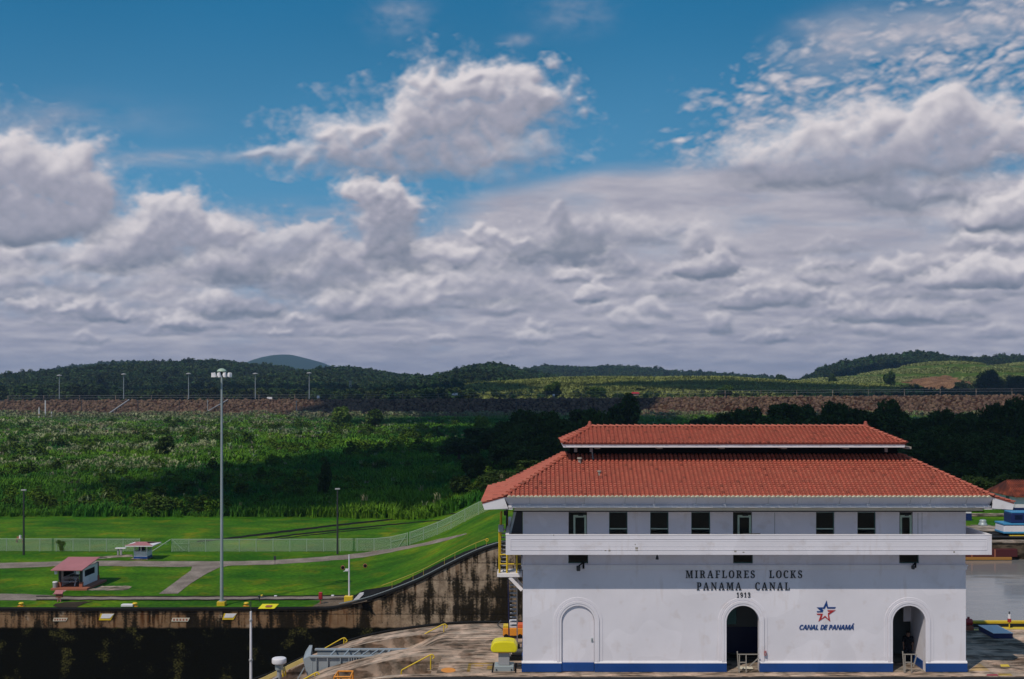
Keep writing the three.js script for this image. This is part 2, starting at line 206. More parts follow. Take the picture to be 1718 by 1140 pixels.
// collects pieces given in world places and joins them into ONE named mesh under its thing or part
class MB {
  constructor() { this.g = []; }
  add(g) { for (const k of Object.keys(g.attributes)) if (!['position', 'normal', 'uv', 'color'].includes(k)) g.deleteAttribute(k); this.g.push(metricUV(g)); return this; }
  box(x0, x1, y0, y1, z0, z1, r = 0) { const a = Math.abs(x1 - x0), b = Math.abs(y1 - y0), c = Math.abs(z1 - z0), g = r ? new RoundedBoxGeometry(a, b, c, 1, Math.min(r, a / 2.1, b / 2.1, c / 2.1)) : new THREE.BoxGeometry(a, b, c); g.translate((x0 + x1) / 2, (y0 + y1) / 2, (z0 + z1) / 2); return this.add(g); }
  rod(a, b, r0, r1 = r0, seg = 8) { a = new THREE.Vector3(...a); b = new THREE.Vector3(...b); const d = b.clone().sub(a), g = new THREE.CylinderGeometry(r1, r0, d.length(), seg); g.applyQuaternion(new THREE.Quaternion().setFromUnitVectors(new THREE.Vector3(0, 1, 0), d.clone().normalize())); g.translate((a.x + b.x) / 2, (a.y + b.y) / 2, (a.z + b.z) / 2); return this.add(g); }
  bar(a, b, w, h) { a = new THREE.Vector3(...a); b = new THREE.Vector3(...b); const d = b.clone().sub(a), L = d.length(); d.normalize(); const side = new THREE.Vector3().crossVectors(Math.abs(d.y) > 0.98 ? new THREE.Vector3(0, 0, 1) : new THREE.Vector3(0, 1, 0), d).normalize(), up = new THREE.Vector3().crossVectors(d, side), g = new THREE.BoxGeometry(w, h, L); g.applyMatrix4(new THREE.Matrix4().makeBasis(side, up, d)); g.translate((a.x + b.x) / 2, (a.y + b.y) / 2, (a.z + b.z) / 2); return this.add(g); }
  tube(pts, r, n = 40, seg = 7) { return this.add(new THREE.TubeGeometry(new THREE.CatmullRomCurve3(pts.map((p) => new THREE.Vector3(...p)), false, 'catmullrom', 0.2), n, r, seg, false)); }
  extrude(shape, depth, z, bevel = 0) { const g = new THREE.ExtrudeGeometry(shape, { depth, bevelEnabled: bevel > 0, bevelSize: bevel, bevelThickness: bevel, bevelSegments: 1, curveSegments: 24 }); g.translate(0, 0, z); return this.add(g); }
  poly(pts) { // a flat polygon with thickness is made by prism(); this one is a fan of triangles
    const p = []; for (let i = 1; i + 1 < pts.length; i++) p.push(...pts[0], ...pts[i], ...pts[i + 1]); const g = new THREE.BufferGeometry(); g.setAttribute('position', new THREE.Float32BufferAttribute(p, 3)); g.computeVertexNormals(); return this.add(g);
  }
  prism(pts, d) { const b = pts.map((p) => [p[0] + d[0], p[1] + d[1], p[2] + d[2]]); this.poly(pts); this.poly([...b].reverse()); for (let i = 0; i < pts.length; i++) { const j = (i + 1) % pts.length; this.poly([pts[j], pts[i], b[i], b[j]]); } return this; }
  geometry() { const cols = this.g.some((g) => g.attributes.color); if (cols) for (const g of this.g) if (!g.attributes.color) g.setAttribute('color', new THREE.BufferAttribute(new Float32Array(g.attributes.position.count * 3).fill(1), 3)); return mergeGeometries(this.g); }
  build(name, mat, parent, label) { const g = this.geometry(); if (parent) { const w = worldPos(parent); g.translate(-w.x, -w.y, -w.z); } const m = shadowy(new THREE.Mesh(g, mat)); m.name = name; (parent ?? scene).add(m); if (label) m.userData.label = label; if (!parent) m.name = numbered(name); return m; }
}
const mb = () => new MB();
function struct(o, kind = 'structure') { o.userData.kind = kind; return o; }
function copyOf(o, label, [x, y, z], turn = 0, s = null, name = null) { const c = o.clone(); c.name = numbered(name ?? o.name.replace(/_\d{3}$/, '')); c.userData = { ...o.userData, label }; c.position.set(x, y, z); c.rotation.y = turn; if (s) c.scale.set(...s); scene.add(c); return c; }

// ───────────── computed textures: colour, grain and wear ─────────────
const GC = Float64Array.from({ length: 256 }, (_, q) => Math.cos(q * 0.024543)), GS = Float64Array.from({ length: 256 }, (_, q) => Math.sin(q * 0.024543));
function pnoise(x, y, P, s) { const X = Math.floor(x), Y = Math.floor(y), u = x - X, v = y - Y, f = (t) => t * t * t * (t * (t * 6 - 15) + 10), h = (i, j) => PERM[PERM[((i % P + P) % P) & 255] + (((j % P + P) % P) + s * 37 & 255)], g = (i, j, a, b) => { const q = h(i, j); return GC[q] * a + GS[q] * b; }; const fu = f(u), fv = f(v); return mix(mix(g(X, Y, u, v), g(X + 1, Y, u - 1, v), fu), mix(g(X, Y + 1, u, v - 1), g(X + 1, Y + 1, u - 1, v - 1), fu), fv) * 1.4; }
function pfbm(u, v, P, o, s) { let t = 0, a = 0.5; for (let i = 0; i < o; i++) { t += a * pnoise(u * P, v * P, P, s + i); a *= 0.55; P *= 2; } return t; }
function texture(w, h, metres, fn, color = true, metresV = metres) {
  const d = new Uint8Array(w * h * 4); for (let j = 0; j < h; j++) for (let i = 0; i < w; i++) { const c = fn((i + 0.5) / w, (j + 0.5) / h), o = (j * w + i) * 4; for (let k = 0; k < 3; k++) d[o + k] = clamp(Math.round(c[k]), 0, 255); d[o + 3] = 255; }
  const t = new THREE.DataTexture(d, w, h); t.wrapS = t.wrapT = THREE.RepeatWrapping; t.magFilter = THREE.LinearFilter; t.minFilter = THREE.LinearMipmapLinearFilter; t.generateMipmaps = true; if (color) t.colorSpace = THREE.SRGBColorSpace; t.repeat.set(1 / metres, 1 / metresV); t.needsUpdate = true; return t;
}
const plasterTex = texture(768, 768, 13, (u, v) => { const a = pfbm(u, v, 4, 6, 1), b = pfbm(u, v * 0.125, 40, 3, 5), st = sstep(0.14, 0.5, pfbm(u, v, 16, 5, 9)) * 14 + sstep(0.12, 0.45, b) * 13 * sstep(-0.1, 0.3, a), patch = sstep(0.16, 0.18, pfbm(u, v, 5, 2, 13)) * 6, q = 245 + a * 15 + patch; return [q - st * 0.6, q - st * 0.8, q - st]; });
const concreteTex = texture(640, 640, 11, (u, v) => { const a = pfbm(u, v, 3, 7, 11), b = pfbm(u, v, 14, 5, 17), c = pfbm(u * 0.5, v * 2, 10, 5, 21), crack = Math.abs(pfbm(u, v, 5, 5, 25)) < 0.006 ? 45 : 0; const k = 205 + a * 85 + b * 55 - sstep(0.02, 0.3, c) * 75 - sstep(0.1, 0.3, pfbm(u, v, 7, 6, 27)) * 50 - crack; return [k + 6 + b * 16, k - 2, k - 12 - b * 8]; });
const grassTex = texture(512, 512, 26, (u, v) => { const a = pfbm(u, v, 4, 5, 31), b = pfbm(u, v, 60, 3, 35), c = pfbm(u, v, 9, 4, 39), dry = sstep(0.05, 0.4, c); return [150 + a * 90 + b * 60 + dry * 60, 190 + a * 42 + b * 58 + dry * 8, 105 + a * 60 + b * 46 + dry * 10]; });
const asphaltTex = texture(512, 512, 9, (u, v) => { const a = pfbm(u, v, 4, 6, 41), b = pfbm(u, v, 50, 3, 45); const k = 200 + a * 60 + b * 46; return [k + 4, k, k - 4]; });
const riprapTex = texture(512, 512, 60, (u, v) => { const a = pfbm(u, v, 5, 4, 51), b = pfbm(u, v, 55, 4, 55), c = pfbm(u, v * 1, 12, 3, 59); const k = 150 + a * 70 + b * 170; return [k + 22 + c * 20, k - 8 + c * 14, k - 32]; });
const foliageGroundTex = texture(512, 512, 40, (u, v) => { const a = pfbm(u, v, 5, 5, 61), b = pfbm(u, v, 40, 3, 65); const k = 150 + a * 80 + b * 80; return [k, k + 30, k - 40]; });
// the lock wall: bare concrete above, black algae below the usual water line, rust runs and grime (64 m x 20 m, X -60..4, Y -16..4)
const WALLX = -60, WALLY = -17, slopeY = curve([[-70, -4.26], [-18.3, -4.26], [-15.2, -3.75], [-13.1, -3.1], [-9.9, -1.85], [-7.85, -0.8], [-5.2, 0.5], [-2.9, 1.3], [-0.5, 1.5], [3, 1.45], [9, 1.0], [12, 0.98], [60, 0.98]]);
const wallTex = texture(1280, 560, 64, (u, v) => {
  const x = WALLX + u * 64, y = WALLY + v * 21, top = slopeY(x), d = top - y;
  const grain = fbm(x * 1.7, y * 1.7, 1, 5), fine = fbm(x * 6.5, y * 6.5, 3, 3), streak = fbm(x * 1.1, y * 0.11, 5, 5), runs = fbm(x * 3.3, y * 0.3, 9, 4), large = fbm(x * 0.22, y * 0.22, 21, 3), blot = fbm(x * 0.9, y * 0.75, 27, 5), pour = Math.abs(((y + 40) % 1.5) - 0.75 + 0.06 * fine) < 0.03 + 0.03 * grain ? 1 : 0;
  let c = [182 + grain * 80 + fine * 50, 160 + grain * 76 + fine * 48, 136 + grain * 66 + fine * 42];
  const tan = 0.6 * (1 - sstep(-17, -8, x)) + 0.25 * sstep(0, 0.3, large); c = [mix(c[0], 134, tan), mix(c[1], 96, tan), mix(c[2], 62, tan)];
  const rust = sstep(-0.02, 0.26, runs + 0.3 * streak) * sstep(3.2, 0.1, d) * mix(1, 0.45, sstep(-16, -8, x)); c = [mix(c[0], 84, rust * 0.85), mix(c[1], 45, rust * 0.85), mix(c[2], 21, rust * 0.88)];
  const pale = sstep(0.12, 0.34, blot + 0.4 * large) * 0.5; c = [mix(c[0], 214, pale), mix(c[1], 202, pale), mix(c[2], 188, pale)];
  const upslope = sstep(-17, -11, x), below = sstep(0.5, 0, ((y + 40.75) % 1.5) / 1.5), mould = clamp(sstep(-0.10, 0.30, large * 0.9 + streak * 0.85 + runs * 0.55 + blot * 0.45 + fine * 0.45 + 0.07 * below + upslope * 0.06 + 0.05 - 0.06 * upslope)); c = c.map((q, k) => mix(q, [34, 29, 20][k] + fine * 22, mould * (d < 0.2 ? 0.4 : 0.93)));
  c = c.map((q) => q * 0.84);
  if (pour) c = c.map((q) => q * 0.55);
  const line = -5.93 + 0.12 * noise(x * 1.3, 2.2, 1) + 0.05 * fine, wet = sstep(0.10, -0.12, y - line); 
  if (wet > 0) { const patch = sstep(0.10, 0.36, fbm(x * 0.5, y * 0.42, 14, 5) + 0.3 * grain + 0.15 * fine) , pale = patch * (0.4 + fine); const k = [8 + pale * 95 + fine * 14, 9 + pale * 90 + fine * 14, 4 + pale * 44 + fine * 7]; c = c.map((q, i) => mix(q, k[i], wet)); }
  return c;
}, true, 21);
wallTex.offset.set(-WALLX / 64, -WALLY / 21);

// ───────────── materials (real-world base colours, linear) ─────────────
const mat = (r, g, b, rough = 0.8, o = {}) => rough >= 0.9 ? new THREE.MeshPhysicalMaterial({ color: new THREE.Color().setRGB(r, g, b), roughness: rough, specularIntensity: 0.2, ...o }) : new THREE.MeshStandardMaterial({ color: new THREE.Color().setRGB(r, g, b), roughness: rough, ...o });
const W = {
  white: mat(0.79, 0.765, 0.82, 0.75, { map: plasterTex, bumpMap: plasterTex, bumpScale: 0.004 }),
  trim: mat(0.80, 0.78, 0.81, 0.6, { map: plasterTex }),
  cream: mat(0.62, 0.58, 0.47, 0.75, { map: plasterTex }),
  blue: mat(0.005, 0.058, 0.255, 0.45, { map: plasterTex }),
  concrete: mat(0.60, 0.49, 0.42, 0.9, { map: concreteTex, bumpMap: concreteTex, bumpScale: 0.02 }),
  wall: mat(1, 1, 1, 0.9, { map: wallTex, bumpMap: wallTex, bumpScale: 0.03 }),
  dirty: mat(0.16, 0.135, 0.105, 0.95, { map: concreteTex, bumpMap: concreteTex, bumpScale: 0.02 }),
  lawn: mat(0.15, 0.265, 0.018, 0.95, { map: grassTex, bumpMap: grassTex, bumpScale: 0.05 }),
  path: mat(0.37, 0.32, 0.285, 0.95, { map: asphaltTex, bumpMap: asphaltTex, bumpScale: 0.01 }),
  pale: mat(0.46, 0.41, 0.37, 0.95, { map: concreteTex }),
  bed: mat(0.018, 0.017, 0.016, 0.95, { map: asphaltTex, bumpMap: asphaltTex, bumpScale: 0.02 }),
  soil: mat(0.06, 0.055, 0.03, 1, { map: foliageGroundTex }),
  field: mat(0.03, 0.055, 0.012, 1, { map: foliageGroundTex }),
  riprap: mat(0.115, 0.075, 0.05, 1, { map: riprapTex, bumpMap: riprapTex, bumpScale: 0.5 }),
  black: mat(0.01, 0.01, 0.011, 0.9), dark: mat(0.03, 0.032, 0.036, 0.6), iron: mat(0.05, 0.05, 0.055, 0.55, { metalness: 0.4 }),
  yellow: mat(0.72, 0.50, 0.02, 0.5), lemon: mat(0.80, 0.70, 0.008, 0.4), orange: mat(0.70, 0.26, 0.02, 0.5), red: mat(0.34, 0.02, 0.022, 0.45),
  steel: mat(0.33, 0.37, 0.40, 0.5, { metalness: 0.15 }), galv: mat(0.40, 0.46, 0.47, 0.45, { metalness: 0.3 }), navy: mat(0.006, 0.018, 0.10, 0.45), sky: mat(0.05, 0.25, 0.46, 0.45),
  pink: mat(0.42, 0.16, 0.17, 0.7), brick: mat(0.34, 0.115, 0.065, 0.85), green: mat(0.42, 0.55, 0.44, 0.5), teal: mat(0.05, 0.16, 0.15, 0.6), grey: mat(0.35, 0.35, 0.36, 0.6), wood: mat(0.33, 0.30, 0.26, 0.8),
  glass: new THREE.MeshPhysicalMaterial({ color: 0xdfe8e6, roughness: 0.04, transmission: 1, thickness: 0, ior: 1.25 }),
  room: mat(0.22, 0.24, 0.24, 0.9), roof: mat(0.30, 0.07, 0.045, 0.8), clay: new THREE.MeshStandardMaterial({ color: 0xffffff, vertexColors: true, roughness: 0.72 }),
  silver: mat(0.5, 0.5, 0.48, 0.5),
  fence: mat(0.26, 0.36, 0.25, 0.6),
  brass: mat(0.45, 0.34, 0.06, 0.6),
  water: new THREE.MeshStandardMaterial({ color: new THREE.Color().setRGB(0.205, 0.20, 0.195), roughness: 0.13, metalness: 0 }),
};
for (const k of ['blue', 'yellow', 'lemon', 'steel', 'galv', 'grey', 'wood', 'pink', 'brick', 'green']) if (!W[k].map) W[k].map = plasterTex;

// ───────────── land ─────────────
const edgeZ = curve([[-400, 176], [-60, 174], [-22, 172], [-7, 157], [0, 151], [60, 150], [400, 150]]);
function H(X, Z) {
  const b = slopeY(X); if (Z < 140) return b;
  const e = edgeZ(X), t = sstep(e + 4, e + 190, Z), und = t * (1.1 * noise(X / 60, Z / 90, 4) + 0.5 * noise(X / 22, Z / 30, 8));
  return mix(b, -4.9, t) + und;
}
function sheet(name, xs, zs, h, m, kind = 'structure', vc = null) {
  const nx = xs.length, p = [], uv = [], idx = [], c = [];
  for (const Z of zs) for (const X of xs) { p.push(X, h(X, Z), -Z); uv.push(X, Z); if (vc) c.push(...vc(X, Z)); }
  for (let j = 0; j + 1 < zs.length; j++) for (let i = 0; i + 1 < nx; i++) { const a = j * nx + i; idx.push(a, a + 1, a + nx, a + 1, a + nx + 1, a + nx); }
  const g = new THREE.BufferGeometry(); g.setAttribute('position', new THREE.Float32BufferAttribute(p, 3)); g.setAttribute('uv', new THREE.Float32BufferAttribute(uv, 2)); if (vc) g.setAttribute('color', new THREE.Float32BufferAttribute(c, 3)); g.setIndex(idx); g.computeVertexNormals();
  const o = shadowy(new THREE.Mesh(g, m)); o.name = numbered(name); scene.add(o); return struct(o, kind);
}
const range = (a, b, n) => Array.from({ length: n + 1 }, (_, i) => a + (b - a) * i / n);
// where the line of sight through a picture position meets the land behind the lock
function ground(px, py, lift = 0) { let Z = 110; for (let k = 0; k < 60; k++) { const Zn = (EYE - H(xAt(px, Z), Z) - lift) * FOCAL / (py - PPY); Z = mix(Z, clamp(Zn, 40, 3000), 0.5); } return new THREE.Vector3(xAt(px, Z), H(xAt(px, Z), Z), -Z); }

const lawnM = W.lawn.clone(); lawnM.vertexColors = true;
const lawnTone = (X, Z) => { const a = fbm(X / 14, Z / 9, 2, 4), b = 1.3 * fbm(X / 4, Z / 2.6, 6, 4), w = clamp(0.5 + 1.5 * a), n = 1 + 0.5 * b; const band = 1 + 0.22 * fbm(X / 30, Z / 3.2, 11, 3) + 0.05 * Math.sin(Z * 2.1 + X * 0.15); return [mix(0.55, 1.4, w) * n * band, mix(0.72, 1.12, w) * n * band, mix(0.8, 0.9, w) * n * band]; };
sheet('lawn', [...range(-130, -30, 60), ...range(-29, 6, 70)], [...range(102.7, 108, 8), ...range(109, 176, 66)], H, lawnM, 'structure', lawnTone);
sheet('lawn', range(6, 90, 60), [107.3, ...range(109, 176, 50)], H, lawnM, 'structure', lawnTone);
sheet('ground', [...range(-7000, -700, 10), ...range(-640, -60, 58), ...range(-58, 40, 49), ...range(50, 640, 59), ...range(700, 7000, 10)], [...range(150, 400, 90), ...range(410, 775, 50), 776, 1000], (X, Z) => H(X, Z) - (Z < edgeZ(X) + 5 ? 1.2 : 0), W.field);
// shaggy fringe of longer grass on the lawn so that it is not a bare sheet
const leafMat = (r, g, b, o = {}) => new THREE.MeshPhysicalMaterial({ color: new THREE.Color().setRGB(r, g, b), roughness: 0.85, specularIntensity: 0.3, side: THREE.DoubleSide, ...o });
function tuft(seed, n, lean, width, seg = 3) {
  const r = rng(seed), p = [], idx = []; let v = 0;
  for (let b = 0; b < n; b++) {
    const a = r() * 6.283, l = lean * (0.3 + r()), ht = 0.55 + 0.45 * r(), ox = (r() - 0.5) * 0.5, oz = (r() - 0.5) * 0.5, tw = a + 1.3 + r() * 0.6, w0 = width * (0.7 + 0.6 * r());
    for (let s = 0; s <= seg; s++) { const t = s / seg, d = l * t ** 2.2, y = ht * (t - 0.35 * lean * t ** 3), w = w0 * (s === seg ? 0.06 : 1 - 0.55 * t); const x = ox + Math.cos(a) * d, z = oz + Math.sin(a) * d; p.push(x - Math.cos(tw) * w, y, z - Math.sin(tw) * w, x + Math.cos(tw) * w, y, z + Math.sin(tw) * w); if (s < seg) idx.push(v, v + 1, v + 2, v + 1, v + 3, v + 2); v += 2; }
  }
  const g = new THREE.BufferGeometry(); g.setAttribute('position', new THREE.Float32BufferAttribute(p, 3)); g.setIndex(idx); g.computeVertexNormals(); return g;
}
function scatter(name, geo, m, list) { const o = new THREE.InstancedMesh(geo, m, list.length), q = new THREE.Object3D(), c = new THREE.Color(); list.forEach((e, i) => { q.position.set(e.x, e.y, e.z); q.rotation.set(e.tx ?? 0, e.a, e.tz ?? 0); q.scale.set(e.s * (e.w ?? 1), e.s * (e.h ?? 1), e.s * (e.w ?? 1)); q.updateMatrix(); o.setMatrixAt(i, q.matrix); if (e.c) o.setColorAt(i, c.setRGB(...e.c)); }); o.name = numbered(name); shadowy(o); scene.add(o); return struct(o, 'stuff'); }

{ // tall cane grass of the field between the lawn and the dam; pale flowering plumes on top
  const r = rng(900), green = [[], []], plume = [];
  const bands = [[151, 178, 0.42, 1], [178, 215, 0.72, 1.08], [215, 280, 1.25, 1.3], [280, 390, 2.4, 1.7], [390, 560, 4.6, 2.2], [560, 770, 8.5, 2.8]];
  for (const [z0, z1, area, k] of bands) {
    const xl = xAt(-70, z1), xr = z0 < 300 ? xAt(930, z1) : xAt(1790, z1), n = Math.floor((z1 - z0) * (xr - xl) / area);
    for (let i = 0; i < n; i++) {
      const Z = z0 + r() * (z1 - z0), X = xl + r() * (xr - xl), px = PPX + X / Z * FOCAL; if (px < -70 || px > 1790) { r(); continue; }
      const e = edgeZ(X) + 1.2 * noise(X / 3, 1, 1) + 0.6 * noise(X / 1.1, 3, 1); if (Z < e) continue;
      if (X > xAt(760, Z) && Z < 300 && r() < 0.5) continue;
      const clump = fbm(X / 9, Z / 12, 3, 3), big = fbm(X / 45, Z / 60, 7, 3), gap = fbm(X / 5, Z / 7, 13, 3); if (gap < -0.32 && Z > e + 3) continue;
      const front = Z < e + 5 ? 0.35 : 0, h = (1.75 + 2.4 * clump + 2.0 * big + front) * (0.75 + 0.5 * r()), v = 0.75 + 0.5 * r(), yel = clamp(0.42 + 2.4 * big + 0.3 * (r() - 0.5) + (px < 520 && Z > 230 ? 0.18 : 0)), pal = (Z > 215 && big > -0.02 ? 0.45 : 0.12) * (px < 560 ? 1 : 0.25);
      green[i & 1].push({ x: X, y: H(X, Z) - 0.15, z: -Z, a: r() * 6.28, s: Math.max(0.9, h) * (0.8 + 0.2 * k), w: 0.62 * k, c: [mix(0.42, 1.75, yel) * v, mix(0.75, 1.32, yel) * v, mix(0.8, 0.75, yel) * v] });
      if (px < 360 && Z > 250 && r() < 0.5 * sstep(0.0, 0.22, fbm(X / 40 + 3, Z / 34, 51, 3))) { const w = 1.15 + 0.5 * r(); plume.push({ x: X, y: H(X, Z), z: -Z, a: r() * 6.28, s: Math.max(1.2, h) * (0.98 + 0.15 * k), w: 0.7 * k, c: [w * 1.05, w, w * 0.95] }); }
      if (r() < pal * sstep(-0.25, 0.25, fbm(X / 26, Z / 40, 21, 3)) * 1.5) if (r() < (Z > 420 ? 0.45 : 0.07)) plume.push({ x: X + 0.2, y: H(X, Z), z: -Z, a: r() * 6.28, s: Math.max(1.1, h) * (0.98 + 0.18 * k), w: 0.6 * k, c: [0.8 + 0.4 * r(), 0.8 + 0.4 * r(), 0.75 + 0.4 * r()] });
    }
    // the pale flowering strip along the foot of the dam
    if (z1 > 700) for (let i = 0; i < 2600; i++) { const Z = 690 + r() * 78, px = -60 + r() * 1860, X = xAt(px, Z); if (fbm(px / 60, Z / 50, 33, 3) < -0.02) continue; plume.push({ x: X, y: H(X, Z), z: -Z, a: r() * 6.28, s: 3.4 + 2 * r(), w: 1.3, c: [0.9 + 0.3 * r(), 0.8 + 0.3 * r(), 0.75 + 0.3 * r()] }); }
  }
  scatter('cane_grass', tuft(1, 11, 0.62, 0.05), leafMat(0.062, 0.165, 0.014), green[0]);
  scatter('cane_grass', tuft(2, 10, 0.8, 0.055), leafMat(0.055, 0.15, 0.015), green[1]);
  // mounds of broad-leaved growth among the cane
  globalThis.mounds = (leaf) => { const r2 = rng(411), l = [[], []]; for (let i = 0; i < 1000; i++) { const Z = 172 + 430 * r2() ** 1.3, px = -60 + 960 * r2(), X = xAt(px, Z); if (Z < edgeZ(X) + 2 || fbm(X / 30, Z / 40, 41, 3) < -0.02) { r2(); r2(); continue; } const v = 0.6 + 0.9 * r2(), s = 0.5 + 0.65 * r2(); l[i & 1].push({ x: X, y: H(X, Z) - 0.3, z: -Z, a: r2() * 6.28, s: s * (Z > 320 ? 1.5 : 1), h: 0.8 + 0.4 * r2(), c: [v * 1.15, v, v * 0.8] }); } scatter('undergrowth', leafCloud(801, 420, lobesOf(801, 6, 1.9, 2.2, 0.2), 0.24, 0.5), leaf, l[0]); scatter('undergrowth', leafCloud(802, 380, lobesOf(802, 5, 1.5, 2.9, 0.2), 0.22, 0.5), leaf, l[1]); };
  const pl = tuft(3, 6, 0.3, 0.012), head = tuft(4, 12, 0.5, 0.045); head.scale(0.7, 0.36, 0.7); head.translate(0, 0.72, 0); delete pl.attributes.uv;
  scatter('flowering_cane_grass', mergeGeometries([pl, head]), leafMat(0.20, 0.225, 0.12), plume);
}

{ // the dam: a long bank faced with brown rock
  const crest = curve([[-900, 4.6], [-370, 5.7], [0, 7.2], [350, 9.6], [900, 10.5]]), xs = range(-900, 900, 450);
  const zs = [764, 770, 774, 778, 782, 786, 790, 794, 798, 801, 812, 815];
  sheet('dam_bank', xs, zs, (X, Z) => { const c = crest(X), rough = Z < 801 ? 0.9 * fbm(X / 4, Z / 3, 2, 3) + 0.5 * noise(X / 30, Z / 10, 5) : 0; return Z < 770 ? -6.5 : Z < 801 ? mix(-6, c, (Z - 770) / 31) + rough : Z < 813 ? c : c - 3; }, W.riprap);
  sheet('crest_road', range(-900, 900, 90), [801.5, 806, 811], (X) => crest(X) + 0.06, W.path);
  sheet('far_ground', [...range(-8500, -1200, 8), ...range(-1100, 1100, 60), ...range(1200, 8500, 8)], [812.5, 830, 900, 1000, 1400, 2000, 4000, 9500], (X, Z) => crest(X) - 1.2 + 1.2 * noise(X / 40, Z / 30, 4), W.field);
  // rocks lying on the bank: the larger stones of the facing
  const r = rng(44), stone = new THREE.IcosahedronGeometry(1, 0), l = []; for (let i = 0; i < 9000; i++) { const t = r(), Z = 770 + t * 31, X = xAt(-60 + r() * 1850, Z), k = 0.55 + 0.9 * r(); l.push({ x: X, y: mix(-6, crest(X), t) + 0.1, z: -Z, a: r() * 6, tx: r() * 6, s: 0.6 + 0.9 * r(), c: [k, k * (0.92 + 0.1 * r()), k * (0.85 + 0.2 * r())] }); }
  scatter('rock_facing', stone, mat(0.12, 0.078, 0.052, 1), l);
  globalThis.crestY = crest;
}

// leaf-built crowns
function leafCloud(seed, n, lobes, leaf, shell = 0.55) {
  const r = rng(seed), p = [], c = [], idx = []; let v = 0; const tot = lobes.reduce((s, l) => s + l[3] ** 2, 0), q = new THREE.Quaternion(), e = new THREE.Euler(), a = new THREE.Vector3();
  for (const [lx, ly, lz, lr, sq = 0.85] of lobes) { const m = Math.round(n * lr * lr / tot);
    for (let k = 0; k < m; k++) {
      const th = r() * 6.283, cz = r() * 2 - 1, sn = Math.sqrt(1 - cz * cz), nn = 1 + 0.28 * noise(Math.cos(th) * sn * 2 + lx, cz * 2 + ly, Math.sin(th) * sn * 2 + seed), rad = lr * (shell + (1.04 - shell) * Math.sqrt(r())) * nn, cx = lx + Math.cos(th) * sn * rad, cy = ly + cz * rad * sq, cq = lz + Math.sin(th) * sn * rad;
      e.set((r() - 0.5) * 2.4, r() * 6.283, (r() - 0.5) * 2.4); q.setFromEuler(e); const s = leaf * (0.6 + 0.8 * r()), w = s * (0.32 + 0.2 * r()), t = 0.72 + 0.56 * r(), yel = r();
      for (const [x, y, z] of [[0, 0, -s], [w, 0.16 * s, 0], [0, 0, s], [-w, 0.16 * s, 0]]) { a.set(x, y, z).applyQuaternion(q); p.push(cx + a.x, cy + a.y, cq + a.z); c.push(t * (0.85 + 0.4 * yel), t, t * (0.95 - 0.25 * yel)); }
      idx.push(v, v + 1, v + 2, v, v + 2, v + 3); v += 4;
    } }
  const g = new THREE.BufferGeometry(); g.setAttribute('position', new THREE.Float32BufferAttribute(p, 3)); g.setAttribute('color', new THREE.Float32BufferAttribute(c, 3)); g.setIndex(idx); g.computeVertexNormals(); return g;
}
function lobesOf(seed, n, R, Hh, y0) { const r = rng(seed), l = []; for (let i = 0; i < n; i++) { const a = i * 2.4 + r(), t = r(), rr = R * (0.18 + 0.62 * Math.sqrt(r())) * (1 - 0.55 * t * t); l.push([Math.cos(a) * rr, y0 + Hh * (0.18 + 0.66 * t), Math.sin(a) * rr, R * (0.30 + 0.24 * r()) * (1 - 0.25 * t)]); } l.push([0, y0 + Hh * 0.5, 0, R * 0.55]); return l; }
const protoTrees = [];
{ const spec = [[11, 17, 4.2, 6.6, 1.6, 7600], [12, 15, 5.4, 5.2, 1.7, 7600], [13, 18, 3.4, 8.2, 1.4, 7400], [14, 8, 2.6, 3.6, 0.2, 3200]];
  for (const [seed, n, R, Hh, y0, leaves] of spec) { const lobes = lobesOf(seed, n, R, Hh, y0), crown = leafCloud(seed + 100, leaves, lobes, seed === 14 ? 0.27 : 0.36), r = rng(seed), t = mb();
    t.rod([0, -0.6, 0], [0.15, y0 + Hh * 0.3, 0.1], R * 0.085, R * 0.05, 9); for (const [lx, ly, lz, lr] of lobes) { const s = y0 * (0.7 + 0.3 * r()) + Hh * 0.12; t.rod([0.05, s, 0.05], [lx * 0.85, ly, lz * 0.85], R * 0.035, R * 0.012, 6); }
    protoTrees.push({ crown, trunk: t.geometry(), R, top: y0 + Hh }); } }
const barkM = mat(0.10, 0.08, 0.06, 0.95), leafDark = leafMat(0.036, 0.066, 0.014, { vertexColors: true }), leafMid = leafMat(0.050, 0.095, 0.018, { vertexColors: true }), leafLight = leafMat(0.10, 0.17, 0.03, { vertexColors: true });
mounds(leafMat(0.05, 0.11, 0.013, { vertexColors: true }));
// a tree whose crown reaches the picture height topPy and whose width is widthPx, standing at distance Z
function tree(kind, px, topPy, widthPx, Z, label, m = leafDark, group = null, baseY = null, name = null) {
  const P = protoTrees[kind], X = xAt(px, Z), y0 = baseY ?? H(X, Z), h = Math.max(1.2, yAt(topPy, Z) - y0), w = widthPx / FOCAL * Z / 2;
  const t = thing(name ?? (kind === 3 ? 'bush' : 'tree'), label, kind === 3 ? 'bush' : 'tree', [X, y0, -Z], group);
  for (const [n, g, mm] of [['trunk', P.trunk, barkM], ['crown', P.crown, m]]) { const o = shadowy(new THREE.Mesh(g, mm)); o.name = n; t.add(o); }
  t.scale.set(w / P.R, h / P.top, w / P.R); t.rotation.y = (px * 7.31 + topPy * 3.7) % 6.28; return t;
}

